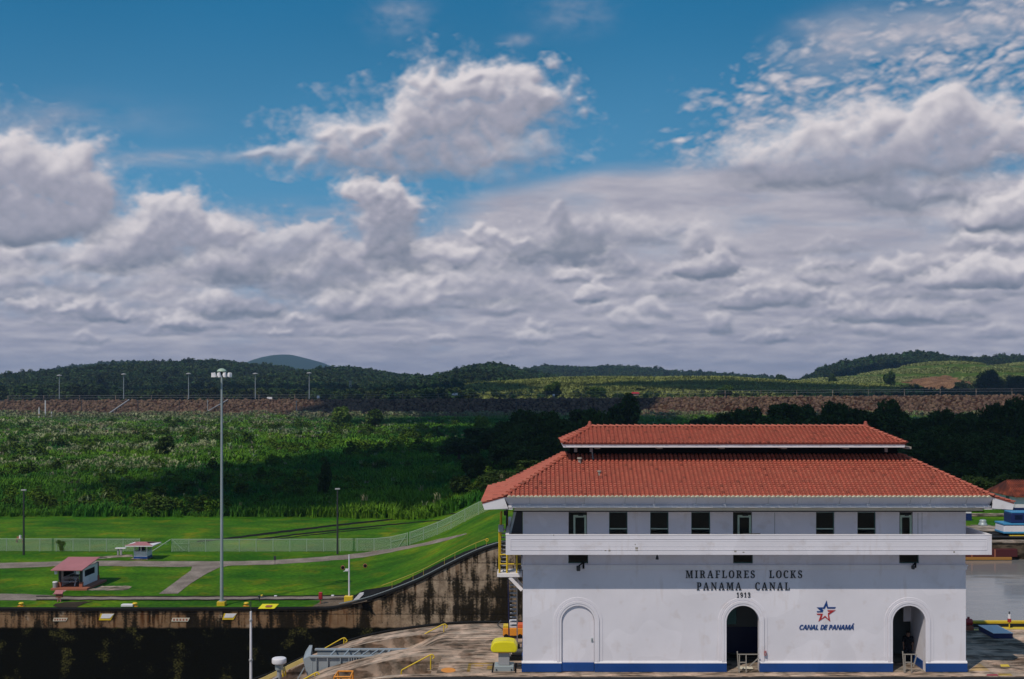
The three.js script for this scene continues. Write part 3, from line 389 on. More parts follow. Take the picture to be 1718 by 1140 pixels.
// ───────────── far hills with their woods ─────────────
{
  const fine = leafCloud(301, 130, lobesOf(301, 6, 5, 6.5, 0.6), 1.15, 0.7), fine2 = leafCloud(302, 130, lobesOf(302, 5, 5.6, 5.4, 0.6), 1.2, 0.7), fine3 = leafCloud(303, 120, lobesOf(303, 7, 4.2, 8.2, 0.6), 1.1, 0.7);
  const wood = leafMat(0.034, 0.068, 0.026, { vertexColors: true }), under = mat(0.02, 0.033, 0.014, 1);
  // prof: skyline in picture positions; Zc: distance of the crest; Zf: distance of the foot
  function ridge(name, prof, Zc, Zf, canopy, dens, seed, woodName, tint = [1, 1, 1], m = under, size = 1, convex = false) {
    const f = curve(prof), x0 = prof[0][0], x1 = prof[prof.length - 1][0], hh = (X, Z) => { const px = PPX + X / Zc * FOCAL, yc = Math.max(3, yAt(f(px), Zc) - canopy), fade = sstep(x0 - 60, x0 + 20, px) * (1 - sstep(x1 - 20, x1 + 60, px)), t = (Z - Zf) / (Zc - Zf), s = Z < Zc ? (convex ? Math.sin(Math.PI / 2 * clamp(t)) : sstep(-0.02, 1.02, t) ** 0.85) : 1 - sstep(0, 1, (Z - Zc) / (Zc - Zf) * 1.2); return mix(4, yc, s * fade) + (Z < Zc - 5 ? 8 * fbm(X / 90, Z / 120, seed, 3) * s * (1 - t ** 3) : 0); };
    const xa = xAt(x0 - 60, Zc), xb = xAt(x1 + 60, Zc), back = Zc + (Zc - Zf) * 0.7;
    sheet(name, range(xa, xb, 150), [...range(Zf, Zc, 26), ...range(Zc + 10, back, 12)], hh, m);
    if (!dens) return hh;
    const r = rng(seed), n = Math.round((xb - xa) * (Zc - Zf) / dens), L = [[], [], []];
    for (let i = 0; i < n; i++) { const Z = Zf + (Zc + 15 - Zf) * Math.sqrt(r()), X = xa + (xb - xa) * r(), px = PPX + X / Z * FOCAL; if (px < -40 || px > 1760) continue; const gr = fbm(X / 60, Z / 80, seed + 5, 3), sc = size * (0.42 + 0.5 * r() + 0.5 * r() ** 6) * (1 + 0.5 * gr), v = (0.55 + 0.8 * r()) * (1 + 0.9 * fbm(X / 110, Z / 130, seed + 9, 3)); L[i % 3].push({ x: X, y: hh(X, Z) - 0.8, z: -Z, a: r() * 6.28, s: sc, h: 0.8 + 0.5 * r(), c: [tint[0] * v * (0.8 + 0.5 * r()), tint[1] * v, tint[2] * v] }); }
    L.forEach((l, i) => l.length && scatter(woodName, [fine, fine2, fine3][i], wood, l)); return hh;
  }
  ridge('mountain', [[436, 632], [441, 614], [449, 605], [458, 599], [470, 596], [486, 595.5], [501, 598.5], [517, 602.5], [536, 608], [553, 616], [575, 634]], 7200, 5200, 0, 0, 70, '', [1, 1, 1], mat(0.045, 0.08, 0.022, 1, { map: foliageGroundTex }));
  ridge('hills', [[60, 640], [90, 628], [120, 619], [150, 612.5], [175, 609], [205, 605.5], [232, 605.5], [246, 605], [258, 608], [275, 620], [310, 640]], 3300, 2500, 10, 90, 71, 'far_wood', [1, 1, 1], under, 1.25);
  ridge('hills', [[830, 640], [868, 620], [900, 614], [925, 612], [950, 613], [985, 614], [1030, 612], [1062, 613], [1100, 618], [1150, 622], [1200, 624], [1240, 627], [1280, 632], [1320, 645]], 2700, 1900, 10, 80, 72, 'far_wood', [1, 1, 1], under, 1.15);
  ridge('hills', [[-120, 616], [-40, 620], [0, 623], [25, 626], [60, 624], [110, 628], [160, 630], [200, 627], [230, 619], [262, 608], [300, 604], [335, 601], [372, 599], [400, 601], [430, 604], [460, 607], [490, 612], [520, 618], [545, 620], [565, 614], [590, 611], [615, 612], [640, 617], [680, 622], [720, 625], [755, 622], [785, 613], [805, 608], [826, 604], [842, 605], [862, 610], [885, 616], [910, 622], [950, 630], [1000, 640]], 1900, 860, 13, 42, 73, 'hill_wood');
  ridge('hills', [[1290, 645], [1320, 638], [1345, 630], [1370, 618], [1400, 606], [1430, 600], [1465, 595], [1500, 592], [1535, 588], [1560, 590], [1590, 595], [1630, 596], [1665, 596], [1690, 593], [1740, 600], [1800, 610]], 1950, 1500, 9, 42, 74, 'hill_wood');
  // a nearer belt of trees behind the crest road at the left
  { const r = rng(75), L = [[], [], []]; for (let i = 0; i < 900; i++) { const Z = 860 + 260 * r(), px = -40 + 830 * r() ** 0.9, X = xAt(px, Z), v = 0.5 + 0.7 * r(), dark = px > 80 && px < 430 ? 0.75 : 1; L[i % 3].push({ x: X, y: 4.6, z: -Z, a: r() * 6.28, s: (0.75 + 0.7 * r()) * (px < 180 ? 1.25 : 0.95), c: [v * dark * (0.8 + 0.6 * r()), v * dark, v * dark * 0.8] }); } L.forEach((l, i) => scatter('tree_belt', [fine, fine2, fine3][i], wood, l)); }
  // pale cane fields rising behind the crest road at the right
  const fieldM = mat(0.15, 0.18, 0.055, 1, { map: foliageGroundTex });
  const fh = ridge('cane_field', [[760, 652], [782, 648], [800, 645], [850, 641], [900, 637], [960, 634], [1040, 633], [1150, 634], [1220, 635], [1280, 638], [1330, 641], [1400, 644], [1480, 646]], 1180, 905, 1, 0, 76, '', [1, 1, 1], fieldM);
  const gh = ridge('grassy_hill', [[1270, 648], [1330, 640], [1370, 635], [1410, 631], [1450, 627], [1490, 620], [1520, 614], [1550, 609], [1585, 607], [1612, 611], [1640, 615], [1680, 612], [1720, 608], [1790, 606]], 1380, 1010, 1, 0, 77, '', [1, 1, 1], mat(0.19, 0.21, 0.075, 1, { map: foliageGroundTex }), 1, true);
  const r = rng(78), a = [], b = [], d = [[], [], []];
  for (let i = 0; i < 15000; i++) { const Z = 910 + 280 * r(), px = 770 + 740 * r(), X = xAt(px, Z), y = fh(X, Z); if (y < 5 && r() < 0.5) continue; const row = 0.5 + 0.5 * Math.sin(Z / 9 + 2 * noise(X / 60, Z / 50, 2)), v = 0.7 + 0.6 * r() + 0.4 * row; a.push({ x: X, y: y - 0.3, z: -Z, a: r() * 6.28, s: 2.6 + 1.6 * r() + row, w: 1.5, c: [v * 1.25, v * 1.1, v * 0.9] }); }
  for (let i = 0; i < 14000; i++) { const Z = 1015 + 380 * r(), px = 1280 + 500 * r(), X = xAt(px, Z), y = gh(X, Z); const row = Math.sin(y / 1.6 + noise(X / 50, Z / 50, 5)); if (row < -0.45) continue; if (px > 1532 && px < 1612 && Z > 1092 && Z < 1212) continue; if (Z < 1085 && r() < 0.75) continue; const v = 0.8 + 0.5 * r(); a.push({ x: X, y: y - 0.3, z: -Z, a: r() * 6.28, s: 2.2 + 1.4 * r(), w: 1.6, c: [v * 1.7, v * 1.5, v * 1.7] }); }
  scatter('cane_crop', tuft(5, 8, 0.7, 0.07, 2), leafMat(0.15, 0.185, 0.06), a);
  // darker scrub at the foot of the cane fields and on the grassy hill
  for (let i = 0; i < 1500; i++) { const right = r() < 0.8, px = right ? 1225 + 540 * r() ** 0.85 : 900 + 400 * r(), Z = right ? 960 + (px > 1480 ? 150 : 90) * r() : 890 + 120 * r(), X = xAt(px, Z), y = right ? gh(X, Z) : fh(X, Z); if (fbm(px / 40, Z / 60, 3, 2) < (right ? (px > 1460 ? -0.3 : -0.2) : 0.06)) continue; if (right && px > 1540 && px < 1604 && Z > 1060) continue; const v = 0.6 + 0.6 * r(); d[i % 3].push({ x: X, y: y - 0.8, z: -Z, a: r() * 6.28, s: (0.34 + 0.5 * r()) * (right ? 1.35 : 0.9), c: [v * 0.9, v * 0.8, v * 0.6] }); }
  d.forEach((l, i) => scatter('scrub', [fine, fine2, fine3][i], wood, l));
  // the cutting: bare brown earth in the side of the grassy hill
  { const xs = range(xAt(1524, 1150), xAt(1622, 1150), 44), zs = range(1096, 1210, 24); sheet('earth_cutting', xs, zs, (X, Z) => gh(X, Z) + 2.6 * Math.sin(Math.PI * clamp((X - xs[0]) / (xs[44] - xs[0]))) * sstep(1096, 1112, Z) * (1 - sstep(1190, 1210, Z)) - 0.4 + 2.4 * fbm(X / 9, Z / 12, 6, 4), mat(0.42, 0.33, 0.24, 1, { map: riprapTex })); }
  // single trees and bushes that stand out on the fields
  tree(0, 928, 640, 34, 905, 'dark rounded tree in the pale cane field above the dam, left of centre', leafMid, null, 6.5);
  tree(3, 1000, 650, 40, 895, 'low dark bush at the foot of the pale cane field', leafMid, null, 7);
  tree(0, 1218, 646, 30, 900, 'dark tree at the right end of the pale cane field', leafMid, null, 7);
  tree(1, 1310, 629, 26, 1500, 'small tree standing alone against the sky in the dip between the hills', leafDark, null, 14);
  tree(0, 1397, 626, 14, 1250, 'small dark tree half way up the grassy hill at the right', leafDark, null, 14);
  tree(0, 1492, 622, 26, 1150, 'bushy green tree on the pale slope left of the earth cutting', leafMid, null, 14);
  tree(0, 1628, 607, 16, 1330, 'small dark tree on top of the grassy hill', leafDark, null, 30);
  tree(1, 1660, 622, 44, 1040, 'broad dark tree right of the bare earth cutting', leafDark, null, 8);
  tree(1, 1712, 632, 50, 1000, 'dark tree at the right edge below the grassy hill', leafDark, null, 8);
}

// ───────────── clouds overhead that shade parts of the land (they drift above the picture) ─────────────
{
  const cloudM = mat(0.85, 0.85, 0.86, 1);
  function cloud(Xg, Zg, rx, rz, alt, seed, label) { // its shade falls round the land at (Xg, Zg)
    const k = alt / SUN.y, cx = Xg + SUN.x * k, cz = -Zg + SUN.z * k, r = rng(seed), g = [];
    for (let i = 0; i < 16; i++) { const a = r() * 6.283, q = Math.sqrt(r()) * 0.72, ico = new THREE.IcosahedronGeometry(1, 3), p = ico.attributes.position; for (let v = 0; v < p.count; v++) { const x = p.getX(v), y = p.getY(v), z = p.getZ(v), n = 1 + 0.35 * fbm(x * 2 + i, y * 2, z * 2, 3); p.setXYZ(v, x * n, y * n * (y < 0 ? 0.4 : 1), z * n); } const s = 0.34 + 0.22 * r(); ico.scale(rx * s, 36 + 30 * r(), rz * s); ico.translate(Math.cos(a) * q * rx, 0, Math.sin(a) * q * rz); ico.deleteAttribute('uv'); g.push(ico); }
    const m = new THREE.Mesh(mergeGeometries(g), cloudM); m.geometry.computeVertexNormals(); m.position.set(cx, alt, cz); m.name = numbered('cloud'); m.castShadow = true; scene.add(m); struct(m);
  }
  cloud(-42, 790, 112, 62, 760, 1); cloud(14, 650, 110, 95, 750, 11); cloud(55, 480, 95, 110, 740, 12); cloud(25, 300, 95, 110, 700, 2); cloud(190, 560, 120, 150, 760, 3);
  cloud(98, 206, 74, 66, 700, 4); cloud(-190, 1080, 210, 90, 900, 5); cloud(380, 1000, 190, 60, 900, 6); cloud(-62, 264, 20, 18, 700, 7); cloud(-26, 216, 56, 34, 700, 9); cloud(230, 1060, 150, 34, 900, 10); cloud(480, 1680, 260, 150, 1000, 8);
}

// ───────────── the control house ─────────────
{
  const FZ = 62, hx = (px) => xAt(px, FZ), hy = (py) => yAt(py, FZ), XL = -0.41, XR = 23.24, BZ = 69.2, AX = [hx(969.8), hx(1246.6), hx(1525.6)], AR = 0.875, SP = 2.66, AO = 1.32;
  const house = thing('control_house', 'long white two-storey control house with red barrel-tile hip roofs, arched doors and blue base', 'building', [11.41, 0, -FZ]);
  const ark = (s, cx, r, up) => s.absarc(cx, SP, r, up ? Math.PI : 0, up ? 0 : Math.PI, up);
  // lower front wall with three arched openings and three small windows
  const wallShape = new THREE.Shape(); wallShape.moveTo(XL, 0); for (const cx of AX) { wallShape.lineTo(cx - AR, 0); wallShape.lineTo(cx - AR, SP); ark(wallShape, cx, AR, true); wallShape.lineTo(cx + AR, 0); } wallShape.lineTo(XR, 0); wallShape.lineTo(XR, 5.46); wallShape.lineTo(XL, 5.46); wallShape.closePath();
  const wall = mb().extrude(wallShape, 0.4, -FZ - 0.4).box(XL, XL + 0.35, 0, 5.46, -FZ - 0.4, -BZ).box(XR - 0.35, XR, 0, 5.46, -FZ - 0.4, -BZ).box(XL + 0.35, XR - 0.35, 0, 5.46, -BZ + 0.35, -BZ).build('wall', W.white, house);
  const smallWin = [hx(970.3), hx(1247.3), hx(1526.5)];
  const up = new THREE.Shape(); up.moveTo(XL, 5.72); up.lineTo(XR, 5.72); up.lineTo(XR, 6.42); up.lineTo(XL, 6.42); up.closePath();
  for (const cx of smallWin) { const h = new THREE.Path(); h.moveTo(cx - 0.53, 5.775); h.lineTo(cx - 0.53, 6.33); h.lineTo(cx + 0.53, 6.33); h.lineTo(cx + 0.53, 5.775); h.closePath(); up.holes.push(h); }
  mb().extrude(up, 0.3, -FZ - 0.36).box(XL, XL + 0.3, 5.72, 6.42, -FZ - 0.36, -BZ).box(XR - 0.3, XR, 5.72, 6.42, -FZ - 0.36, -BZ).box(XL + 0.3, XR - 0.3, 5.72, 6.42, -BZ + 0.3, -BZ).build('upper_wall', W.white, house);
  mb().box(XL - 0.06, XR + 0.06, 5.46, 5.66, -FZ + 0.06, -BZ - 0.06, 0.012).box(XL - 0.09, XR + 0.09, 5.66, 5.72, -FZ + 0.10, -BZ - 0.1, 0.012).build('belt_course', W.trim, house);
  // blue base with its bevelled white ledge
  { const b = mb(), l = mb(), seg = [[XL - 0.06, AX[0] - AR], [AX[0] + AR, AX[1] - AR], [AX[1] + AR, AX[2] - AR], [AX[2] + AR, XR + 0.06]];
    for (const [a, c] of seg) { b.box(a, c, 0.02, 0.47, -FZ + 0.075, -FZ + 0.002); l.prism([[a, 0.47, -FZ + 0.075], [a, 0.5, -FZ + 0.075], [a, 0.6, -FZ + 0.003], [a, 0.47, -FZ + 0.003]], [c - a, 0, 0]); }
    b.box(XR + 0.002, XR + 0.06, 0.02, 0.47, -FZ, -BZ).box(XL - 0.06, XL - 0.002, 0.02, 0.47, -FZ, -BZ); b.build('base_band', W.blue, house); l.build('base_ledge', W.trim, house); }
  // moulded arches round the openings
  for (const cx of AX) {
    const ring = (R, r) => { const s = new THREE.Shape(); s.moveTo(cx - R, 0.5); s.lineTo(cx - R, SP); ark(s, cx, R, true); s.lineTo(cx + R, 0.5); s.lineTo(cx + r, 0.5); s.lineTo(cx + r, SP); ark(s, cx, r, false); s.lineTo(cx - r, 0.5); s.closePath(); return s; };
    mb().extrude(ring(AO - 0.01, 1.17), 0.012, -FZ + 0.003, 0.006).extrude(ring(1.13, 1.0), 0.05, -FZ + 0.003, 0.01).extrude(ring(0.985, AR + 0.01), 0.03, -FZ + 0.003, 0.01).build('arch_moulding', W.white, house);
  }
  // the left arch is closed by a flush door
  { const cx = AX[0], s = new THREE.Shape(); s.moveTo(cx - 0.85, 0.5); s.lineTo(cx - 0.85, SP); s.absarc(cx, SP, 0.85, Math.PI, 0, true); s.lineTo(cx + 0.85, 0.5); s.closePath(); const d = mb().extrude(s, 0.06, -FZ - 0.12, 0.006).build('door', W.white, house); mb().box(cx - 0.85, cx + 0.85, 0.03, 0.49, -FZ - 0.12, -FZ + 0.03, 0.01).build('door_base', W.blue, d); mb().box(cx + 0.70, cx + 0.79, hy(1078), hy(1071), -FZ - 0.06, -FZ - 0.01, 0.02).rod([cx + 0.74, hy(1073), -FZ - 0.02], [cx + 0.74, hy(1073), -FZ + 0.05], 0.03).build('handle', W.galv, d); }
  // floors and dark rooms behind the openings
  mb().box(XL + 0.36, XR - 0.36, -0.1, 0.03, -FZ - 0.02, -BZ + 0.36).build('floor', W.pale, house);
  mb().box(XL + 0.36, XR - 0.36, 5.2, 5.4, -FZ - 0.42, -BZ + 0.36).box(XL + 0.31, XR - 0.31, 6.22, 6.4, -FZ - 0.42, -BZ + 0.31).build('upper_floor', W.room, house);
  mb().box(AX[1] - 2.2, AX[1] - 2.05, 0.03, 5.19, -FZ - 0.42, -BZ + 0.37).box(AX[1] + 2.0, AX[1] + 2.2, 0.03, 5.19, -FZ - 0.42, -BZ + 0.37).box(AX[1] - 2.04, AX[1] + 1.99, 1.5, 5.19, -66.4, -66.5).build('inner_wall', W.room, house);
  mb().box(AX[1] - 2.04, AX[1] + 1.99, 0.03, 1.5, -66.38, -66.48).build('inner_base_band', W.navy, house);
  mb().box(AX[1] - 0.55, AX[1] + 0.12, 2.0, 3.5, -64.6, -64.9, 0.03).box(AX[1] - 0.62, AX[1] - 0.58, 2.0, 3.6, -64.5, -64.9).build('inner_cabinet', W.teal, house);
  // entrance niche behind the right arch
  mb().box(AX[2] + AR + 0.02, AX[2] + AR + 0.3, 0.48, 3.6, -FZ - 0.42, -64.5).box(AX[2] + 0.50, AX[2] + AR + 0.02, 2.2, 3.6, -64.45, -64.6).build('niche_wall', W.white, house);
  mb().box(AX[2] + AR - 0.02, AX[2] + AR + 0.3, 0.03, 0.475, -FZ - 0.42, -64.5).build('niche_base_band', W.blue, house);
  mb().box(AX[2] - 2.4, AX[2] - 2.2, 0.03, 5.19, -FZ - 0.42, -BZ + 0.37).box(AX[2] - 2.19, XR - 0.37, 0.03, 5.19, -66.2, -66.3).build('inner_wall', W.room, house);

  // balcony: slab and parapet with a framed panel
  const PZ = 60.8, bx0 = xAt(848.5, PZ), bx1 = xAt(1664.5, PZ), by0 = yAt(931.5, PZ), by1 = yAt(897.5, PZ);
  const bal = mb().box(bx0, bx1, by0, by0 + 0.14, -PZ - 0.16, -BZ + 0.1).box(bx0, bx1, by0 + 0.001, by1 - 0.03, -PZ, -PZ - 0.16).box(bx0, bx0 + 0.15, by0 + 0.14, by1 - 0.03, -PZ - 0.16, -BZ).box(bx1 - 0.15, bx1, by0 + 0.14, by1 - 0.03, -PZ - 0.16, -BZ).build('balcony', W.white, house);
  mb().box(bx0 - 0.015, bx1 + 0.015, by1 - 0.03, by1, -PZ + 0.015, -PZ - 0.18, 0.01).box(bx0 - 0.015, bx0 + 0.165, by1 - 0.03, by1, -PZ - 0.18, -BZ).box(bx1 - 0.165, bx1 + 0.015, by1 - 0.03, by1, -PZ - 0.18, -BZ).build('coping', W.trim, bal);
  { const f = mb(), a = bx0 + 0.24, b = bx1 - 0.24, y1 = yAt(905, PZ), y0 = yAt(922.5, PZ), w = 0.03; f.box(a, b, y1, y1 + w, -PZ + 0.018, -PZ + 0.001, 0.006).box(a, b, y0 - w, y0, -PZ + 0.018, -PZ + 0.001, 0.006).box(a, a + w, y0, y1, -PZ + 0.018, -PZ + 0.001, 0.006).box(b - w, b, y0, y1, -PZ + 0.018, -PZ + 0.001, 0.006).box(a + w, b - w, yAt(908.6, PZ), yAt(908, PZ), -PZ + 0.007, -PZ + 0.001).box(a + w, b - w, yAt(917.6, PZ), yAt(917, PZ), -PZ + 0.007, -PZ + 0.001).build('panel_moulding', W.white, bal); }
  { const r = rng(12); for (const [px, py, w] of [[1008, 924, 0.05], [1014.5, 925, 0.09], [1021, 925.5, 0.1], [1066, 925, 0.14], [1232, 927, 0.12], [1246, 928, 0.1], [928, 899.5, 0.06], [1065, 915, 0.05], [1600, 928, 0.08]]) mb().box(xAt(px, PZ), xAt(px, PZ) + w, yAt(py, PZ), yAt(py, PZ) + w * (0.5 + r()), -PZ + 0.006, -PZ + 0.001).build('chipped_plaster', W.wood, bal); }

  // upper storey: piers between tall windows and doors
  const openings = [['door', 954, 985], ['window', 1022, 1053], ['window', 1091, 1122], ['window', 1160, 1192], ['door', 1230, 1262], ['window', 1369.5, 1400.5], ['window', 1439, 1470], ['door', 1509.5, 1532]];
  const u2 = new THREE.Shape(); u2.moveTo(XL, 6.6); u2.lineTo(XR, 6.6); u2.lineTo(XR, 8.9); u2.lineTo(XL, 8.9); u2.closePath();
  for (const [k, a, b] of openings) { const h = new THREE.Path(), yb = k === 'door' ? 6.62 : 6.9; h.moveTo(hx(a), yb); h.lineTo(hx(a), 8.53); h.lineTo(hx(b), 8.53); h.lineTo(hx(b), yb); h.closePath(); u2.holes.push(h); }
  mb().extrude(u2, 0.3, -FZ - 0.3).box(XL, XL + 0.3, 6.6, 8.9, -FZ - 1.6, -BZ).box(XR - 0.3, XR, 6.6, 8.9, -FZ - 0.3, -BZ).box(XL + 0.3, XR - 0.3, 6.6, 8.9, -BZ + 0.3, -BZ).build('upper_storey_wall', W.white, house);
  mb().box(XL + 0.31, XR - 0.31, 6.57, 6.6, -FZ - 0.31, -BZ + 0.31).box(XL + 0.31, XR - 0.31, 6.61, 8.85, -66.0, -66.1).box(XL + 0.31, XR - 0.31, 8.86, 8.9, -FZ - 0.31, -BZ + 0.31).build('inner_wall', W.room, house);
  for (const [px, w] of [[1299.5, 0.03], [1540, 0.03], [1547, 0.02]]) mb().box(hx(px), hx(px) + w, 7.0, 8.5, -FZ + 0.008, -FZ + 0.001).build('wall_joint', W.grey, house);
  for (const [k, a, b] of openings) {
    const x0 = hx(a), x1 = hx(b), z = -FZ - 0.12;
    if (k === 'window') { const w = mb().box(x0, x0 + 0.035, 6.9, 8.53, z, z - 0.06).box(x1 - 0.035, x1, 6.9, 8.53, z, z - 0.06).box(x0 + 0.035, x1 - 0.035, 8.49, 8.53, z, z - 0.06).box(x0 + 0.035, x1 - 0.035, 6.9, 6.94, z, z - 0.06).build('window', W.teal, house); mb().box(x0 + 0.035, x1 - 0.035, hy(889), hy(887.3), z + 0.03, z - 0.06).build('mullion', W.green, w); mb().box(x0 + 0.035, x1 - 0.035, hy(887.3) + 0.003, 8.488, z - 0.03, z - 0.036).build('pane', W.glass, w); mb().box(x0 + 0.035, x1 - 0.035, 6.942, hy(889) - 0.003, z - 0.03, z - 0.036).build('pane', W.glass, w); }
    else { const narrow = b - a < 26, d0 = narrow ? x0 + 0.06 : hx(a + 8.2), f = mb().box(d0, d0 + 0.1, 6.62, 8.36, z + 0.05, z - 0.02).box(x1 - 0.14, x1 - 0.03, 6.62, 8.36, z + 0.05, z - 0.02).box(d0 + 0.1, x1 - 0.14, 8.24, 8.36, z + 0.05, z - 0.02).box(d0 + 0.1, x1 - 0.14, 6.62, 6.85, z + 0.05, z - 0.02).build('door', W.green, house); mb().box(d0 + 0.102, x1 - 0.142, 6.852, 8.238, z + 0.02, z + 0.012).build('pane', W.glass, f); mb().box(d0 + 0.02, d0 + 0.06, 7.5, 7.62, z + 0.051, z + 0.1, 0.01).build('handle', W.galv, f); mb().box(d0 + 0.25, x1 - 0.2, 8.32, 8.4, z + 0.052, z + 0.1, 0.01).build('door_closer', W.dark, f);
      mb().box(x0, x1, 8.37, 8.53, z - 0.03, z - 0.04).box(x0, d0 - 0.01, 6.63, 8.36, z - 0.03, z - 0.04).build('pane', W.glass, house); }
  }
  mb().box(hx(1241), hx(1270), by1 - 0.02, by1 + 0.03, -PZ - 0.2, -PZ - 0.34, 0.01).build('ledge_board', W.dark, house);
  // small windows below the balcony
  for (const cx of smallWin) { const w = mb().box(cx - 0.53, cx + 0.53, 5.775, 5.81, -FZ - 0.2, -FZ - 0.25).box(cx - 0.53, cx - 0.5, 5.81, 6.33, -FZ - 0.2, -FZ - 0.25).box(cx + 0.5, cx + 0.53, 5.81, 6.33, -FZ - 0.2, -FZ - 0.25).build('window', W.teal, house); mb().box(cx - 0.5, cx + 0.5, 5.81, 6.33, -FZ - 0.22, -FZ - 0.226).build('pane', W.glass, w); }
  // glazed end bay with slanting glass at the left
  { const a = [xAt(866, 62.3), hy(856), -62.3], b = [xAt(853, 62.3), hy(896), -62.3], d = -4.2; const g = mb().prism([[XL - 0.01, 8.7, -62.32], a.map((v, i) => i === 1 ? 8.7 : i === 2 ? -62.32 : v), [xAt(850, 62.3), 6.62, -62.32], [XL - 0.01, 6.62, -62.32]], [0, 0, -0.05]).build('end_bay', W.dark, house); mb().bar([a[0], 8.7, -62.3], [b[0], 7.0, -62.3], 0.11, 0.11).build('slanted_mullion', W.galv, g); mb().bar([a[0], 8.7, -66.3], [b[0], 7.0, -66.3], 0.09, 0.09).build('slanted_mullion', W.galv, g); mb().prism([[a[0], 8.7, -62.36], [b[0], 7.0, -62.36], [b[0], 7.0, -62.36 + d], [a[0], 8.7, -62.36 + d]], [0.02, 0, 0]).build('pane', W.glass, g); mb().box(xAt(850, 62.3), XL, 6.6, 7.0, -62.4, -66.5).build('sill_wall', W.teal, g); }

  // eaves: leaning fascia in panels, its lit lower edge, recessed strip below
  const EZ = 60.6, e0 = xAt(845, EZ), e1 = xAt(1668, EZ), ey = yAt(833, EZ), fyb = 9.0, bz = 60.97, roofW = W.white;
  const joints = [847, 889.5, 949, 981, 1049.5, 1099.5, 1169, 1218, 1290, 1339, 1410, 1460, 1528.5, 1562, 1622.6, 1667], brk = mb();
  const corner0 = xAt(853.5, bz), corner1 = xAt(1660.5, bz);
  for (let i = 0; i + 1 < joints.length; i++) { const t0 = i === 0 ? e0 : xAt(joints[i], 60.8) + 0.012, t1 = i + 2 === joints.length ? e1 : xAt(joints[i + 1], 60.8) - 0.012, l0 = i === 0 ? corner0 : t0, l1 = i + 2 === joints.length ? corner1 : t1; mb().prism([[l0, fyb, -bz], [l1, fyb, -bz], [t1, ey - 0.05, -EZ - 0.03], [t0, ey - 0.05, -EZ - 0.03]], [0, 0, -0.05]).build('fascia_panel', roofW, house); if (i) brk.box(t0 - 0.16, t0 + 0.02, fyb + 0.005, fyb + 0.09, -bz + 0.10, -bz - 0.02, 0.01).bar([t0 - 0.012, fyb, -bz + 0.012], [t0 - 0.012, ey - 0.06, -EZ - 0.025], 0.03, 0.02); if (i) mb().bar([t0 - 0.024, fyb, -bz + 0.014], [t0 - 0.024, ey - 0.06, -EZ - 0.022], 0.028, 0.012).build('fascia_seam', W.grey, house); }
  mb().prism([[corner0, fyb, -bz - 0.06], [corner1, fyb, -bz - 0.06], [e1, ey - 0.05, -EZ - 0.09], [e0, ey - 0.05, -EZ - 0.09]], [0, 0, -0.08]).build('fascia_backing', W.grey, house);
  brk.build('fascia_bracket', W.trim, house);
  mb().box(corner0 - 0.02, corner1 + 0.02, 8.89, fyb, -bz + 0.19, -bz - 0.10, 0.01).build('eave_edge', W.trim, house);
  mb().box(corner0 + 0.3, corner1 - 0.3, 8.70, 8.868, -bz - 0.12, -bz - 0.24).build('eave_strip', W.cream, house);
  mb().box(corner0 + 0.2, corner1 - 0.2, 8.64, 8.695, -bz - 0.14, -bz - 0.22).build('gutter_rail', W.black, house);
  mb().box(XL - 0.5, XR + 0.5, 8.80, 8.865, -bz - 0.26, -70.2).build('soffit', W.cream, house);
  // white ends of the deeper side eaves
  const tipL = xAt(808.5, EZ), tipR = xAt(1702.5, EZ), tyT = yAt(843.5, EZ), tyB = yAt(856, EZ), BE = 70.5;
  mb().prism([[e0, ey - 0.02, -EZ - 0.02], [corner0 - 0.03, 8.87, -EZ - 0.02], [xAt(812.5, EZ), tyB, -EZ - 0.02], [tipL, tyT - 0.02, -EZ - 0.02]], [0, 0, -0.12]).prism([[tipL, tyT - 0.02, -EZ - 0.14], [xAt(812.5, EZ), tyB, -EZ - 0.14], [xAt(812.5, EZ) + 0.1, tyB, -EZ - 0.14], [tipL + 0.1, tyT - 0.02, -EZ - 0.14]], [0, 0, -(BE - EZ) + 0.2]).build('eave_end', W.trim, house);
  mb().prism([[e1, ey - 0.02, -EZ - 0.02], [corner1 + 0.03, 8.87, -EZ - 0.02], [xAt(1700, EZ), tyB, -EZ - 0.02], [tipR, tyT - 0.02, -EZ - 0.02]], [0, 0, -0.12]).prism([[tipR, tyT - 0.02, -EZ - 0.14], [xAt(1700, EZ), tyB, -EZ - 0.14], [xAt(1700, EZ) - 0.1, tyB, -EZ - 0.14], [tipR - 0.1, tyT - 0.02, -EZ - 0.14]], [0, 0, -(BE - EZ) + 0.2]).build('eave_end', W.trim, house);
  mb().prism([[tipL + 0.12, tyB + 0.02, -EZ - 0.15], [XL - 0.52, 8.8, -EZ - 0.15], [XL - 0.52, 8.8, -BE], [tipL + 0.12, tyB + 0.02, -BE]], [0, 0.04, 0]).build('side_soffit', W.trim, house); mb().prism([[tipR - 0.12, tyB + 0.02, -EZ - 0.15], [XR + 0.52, 8.8, -EZ - 0.15], [XR + 0.52, 8.8, -BE], [tipR - 0.12, tyB + 0.02, -BE]], [0, 0.04, 0]).build('side_soffit', W.trim, house);

  // roofs: real barrel tiles in courses on four slopes each, with hip and ridge tiles
  const rt = rng(2024);
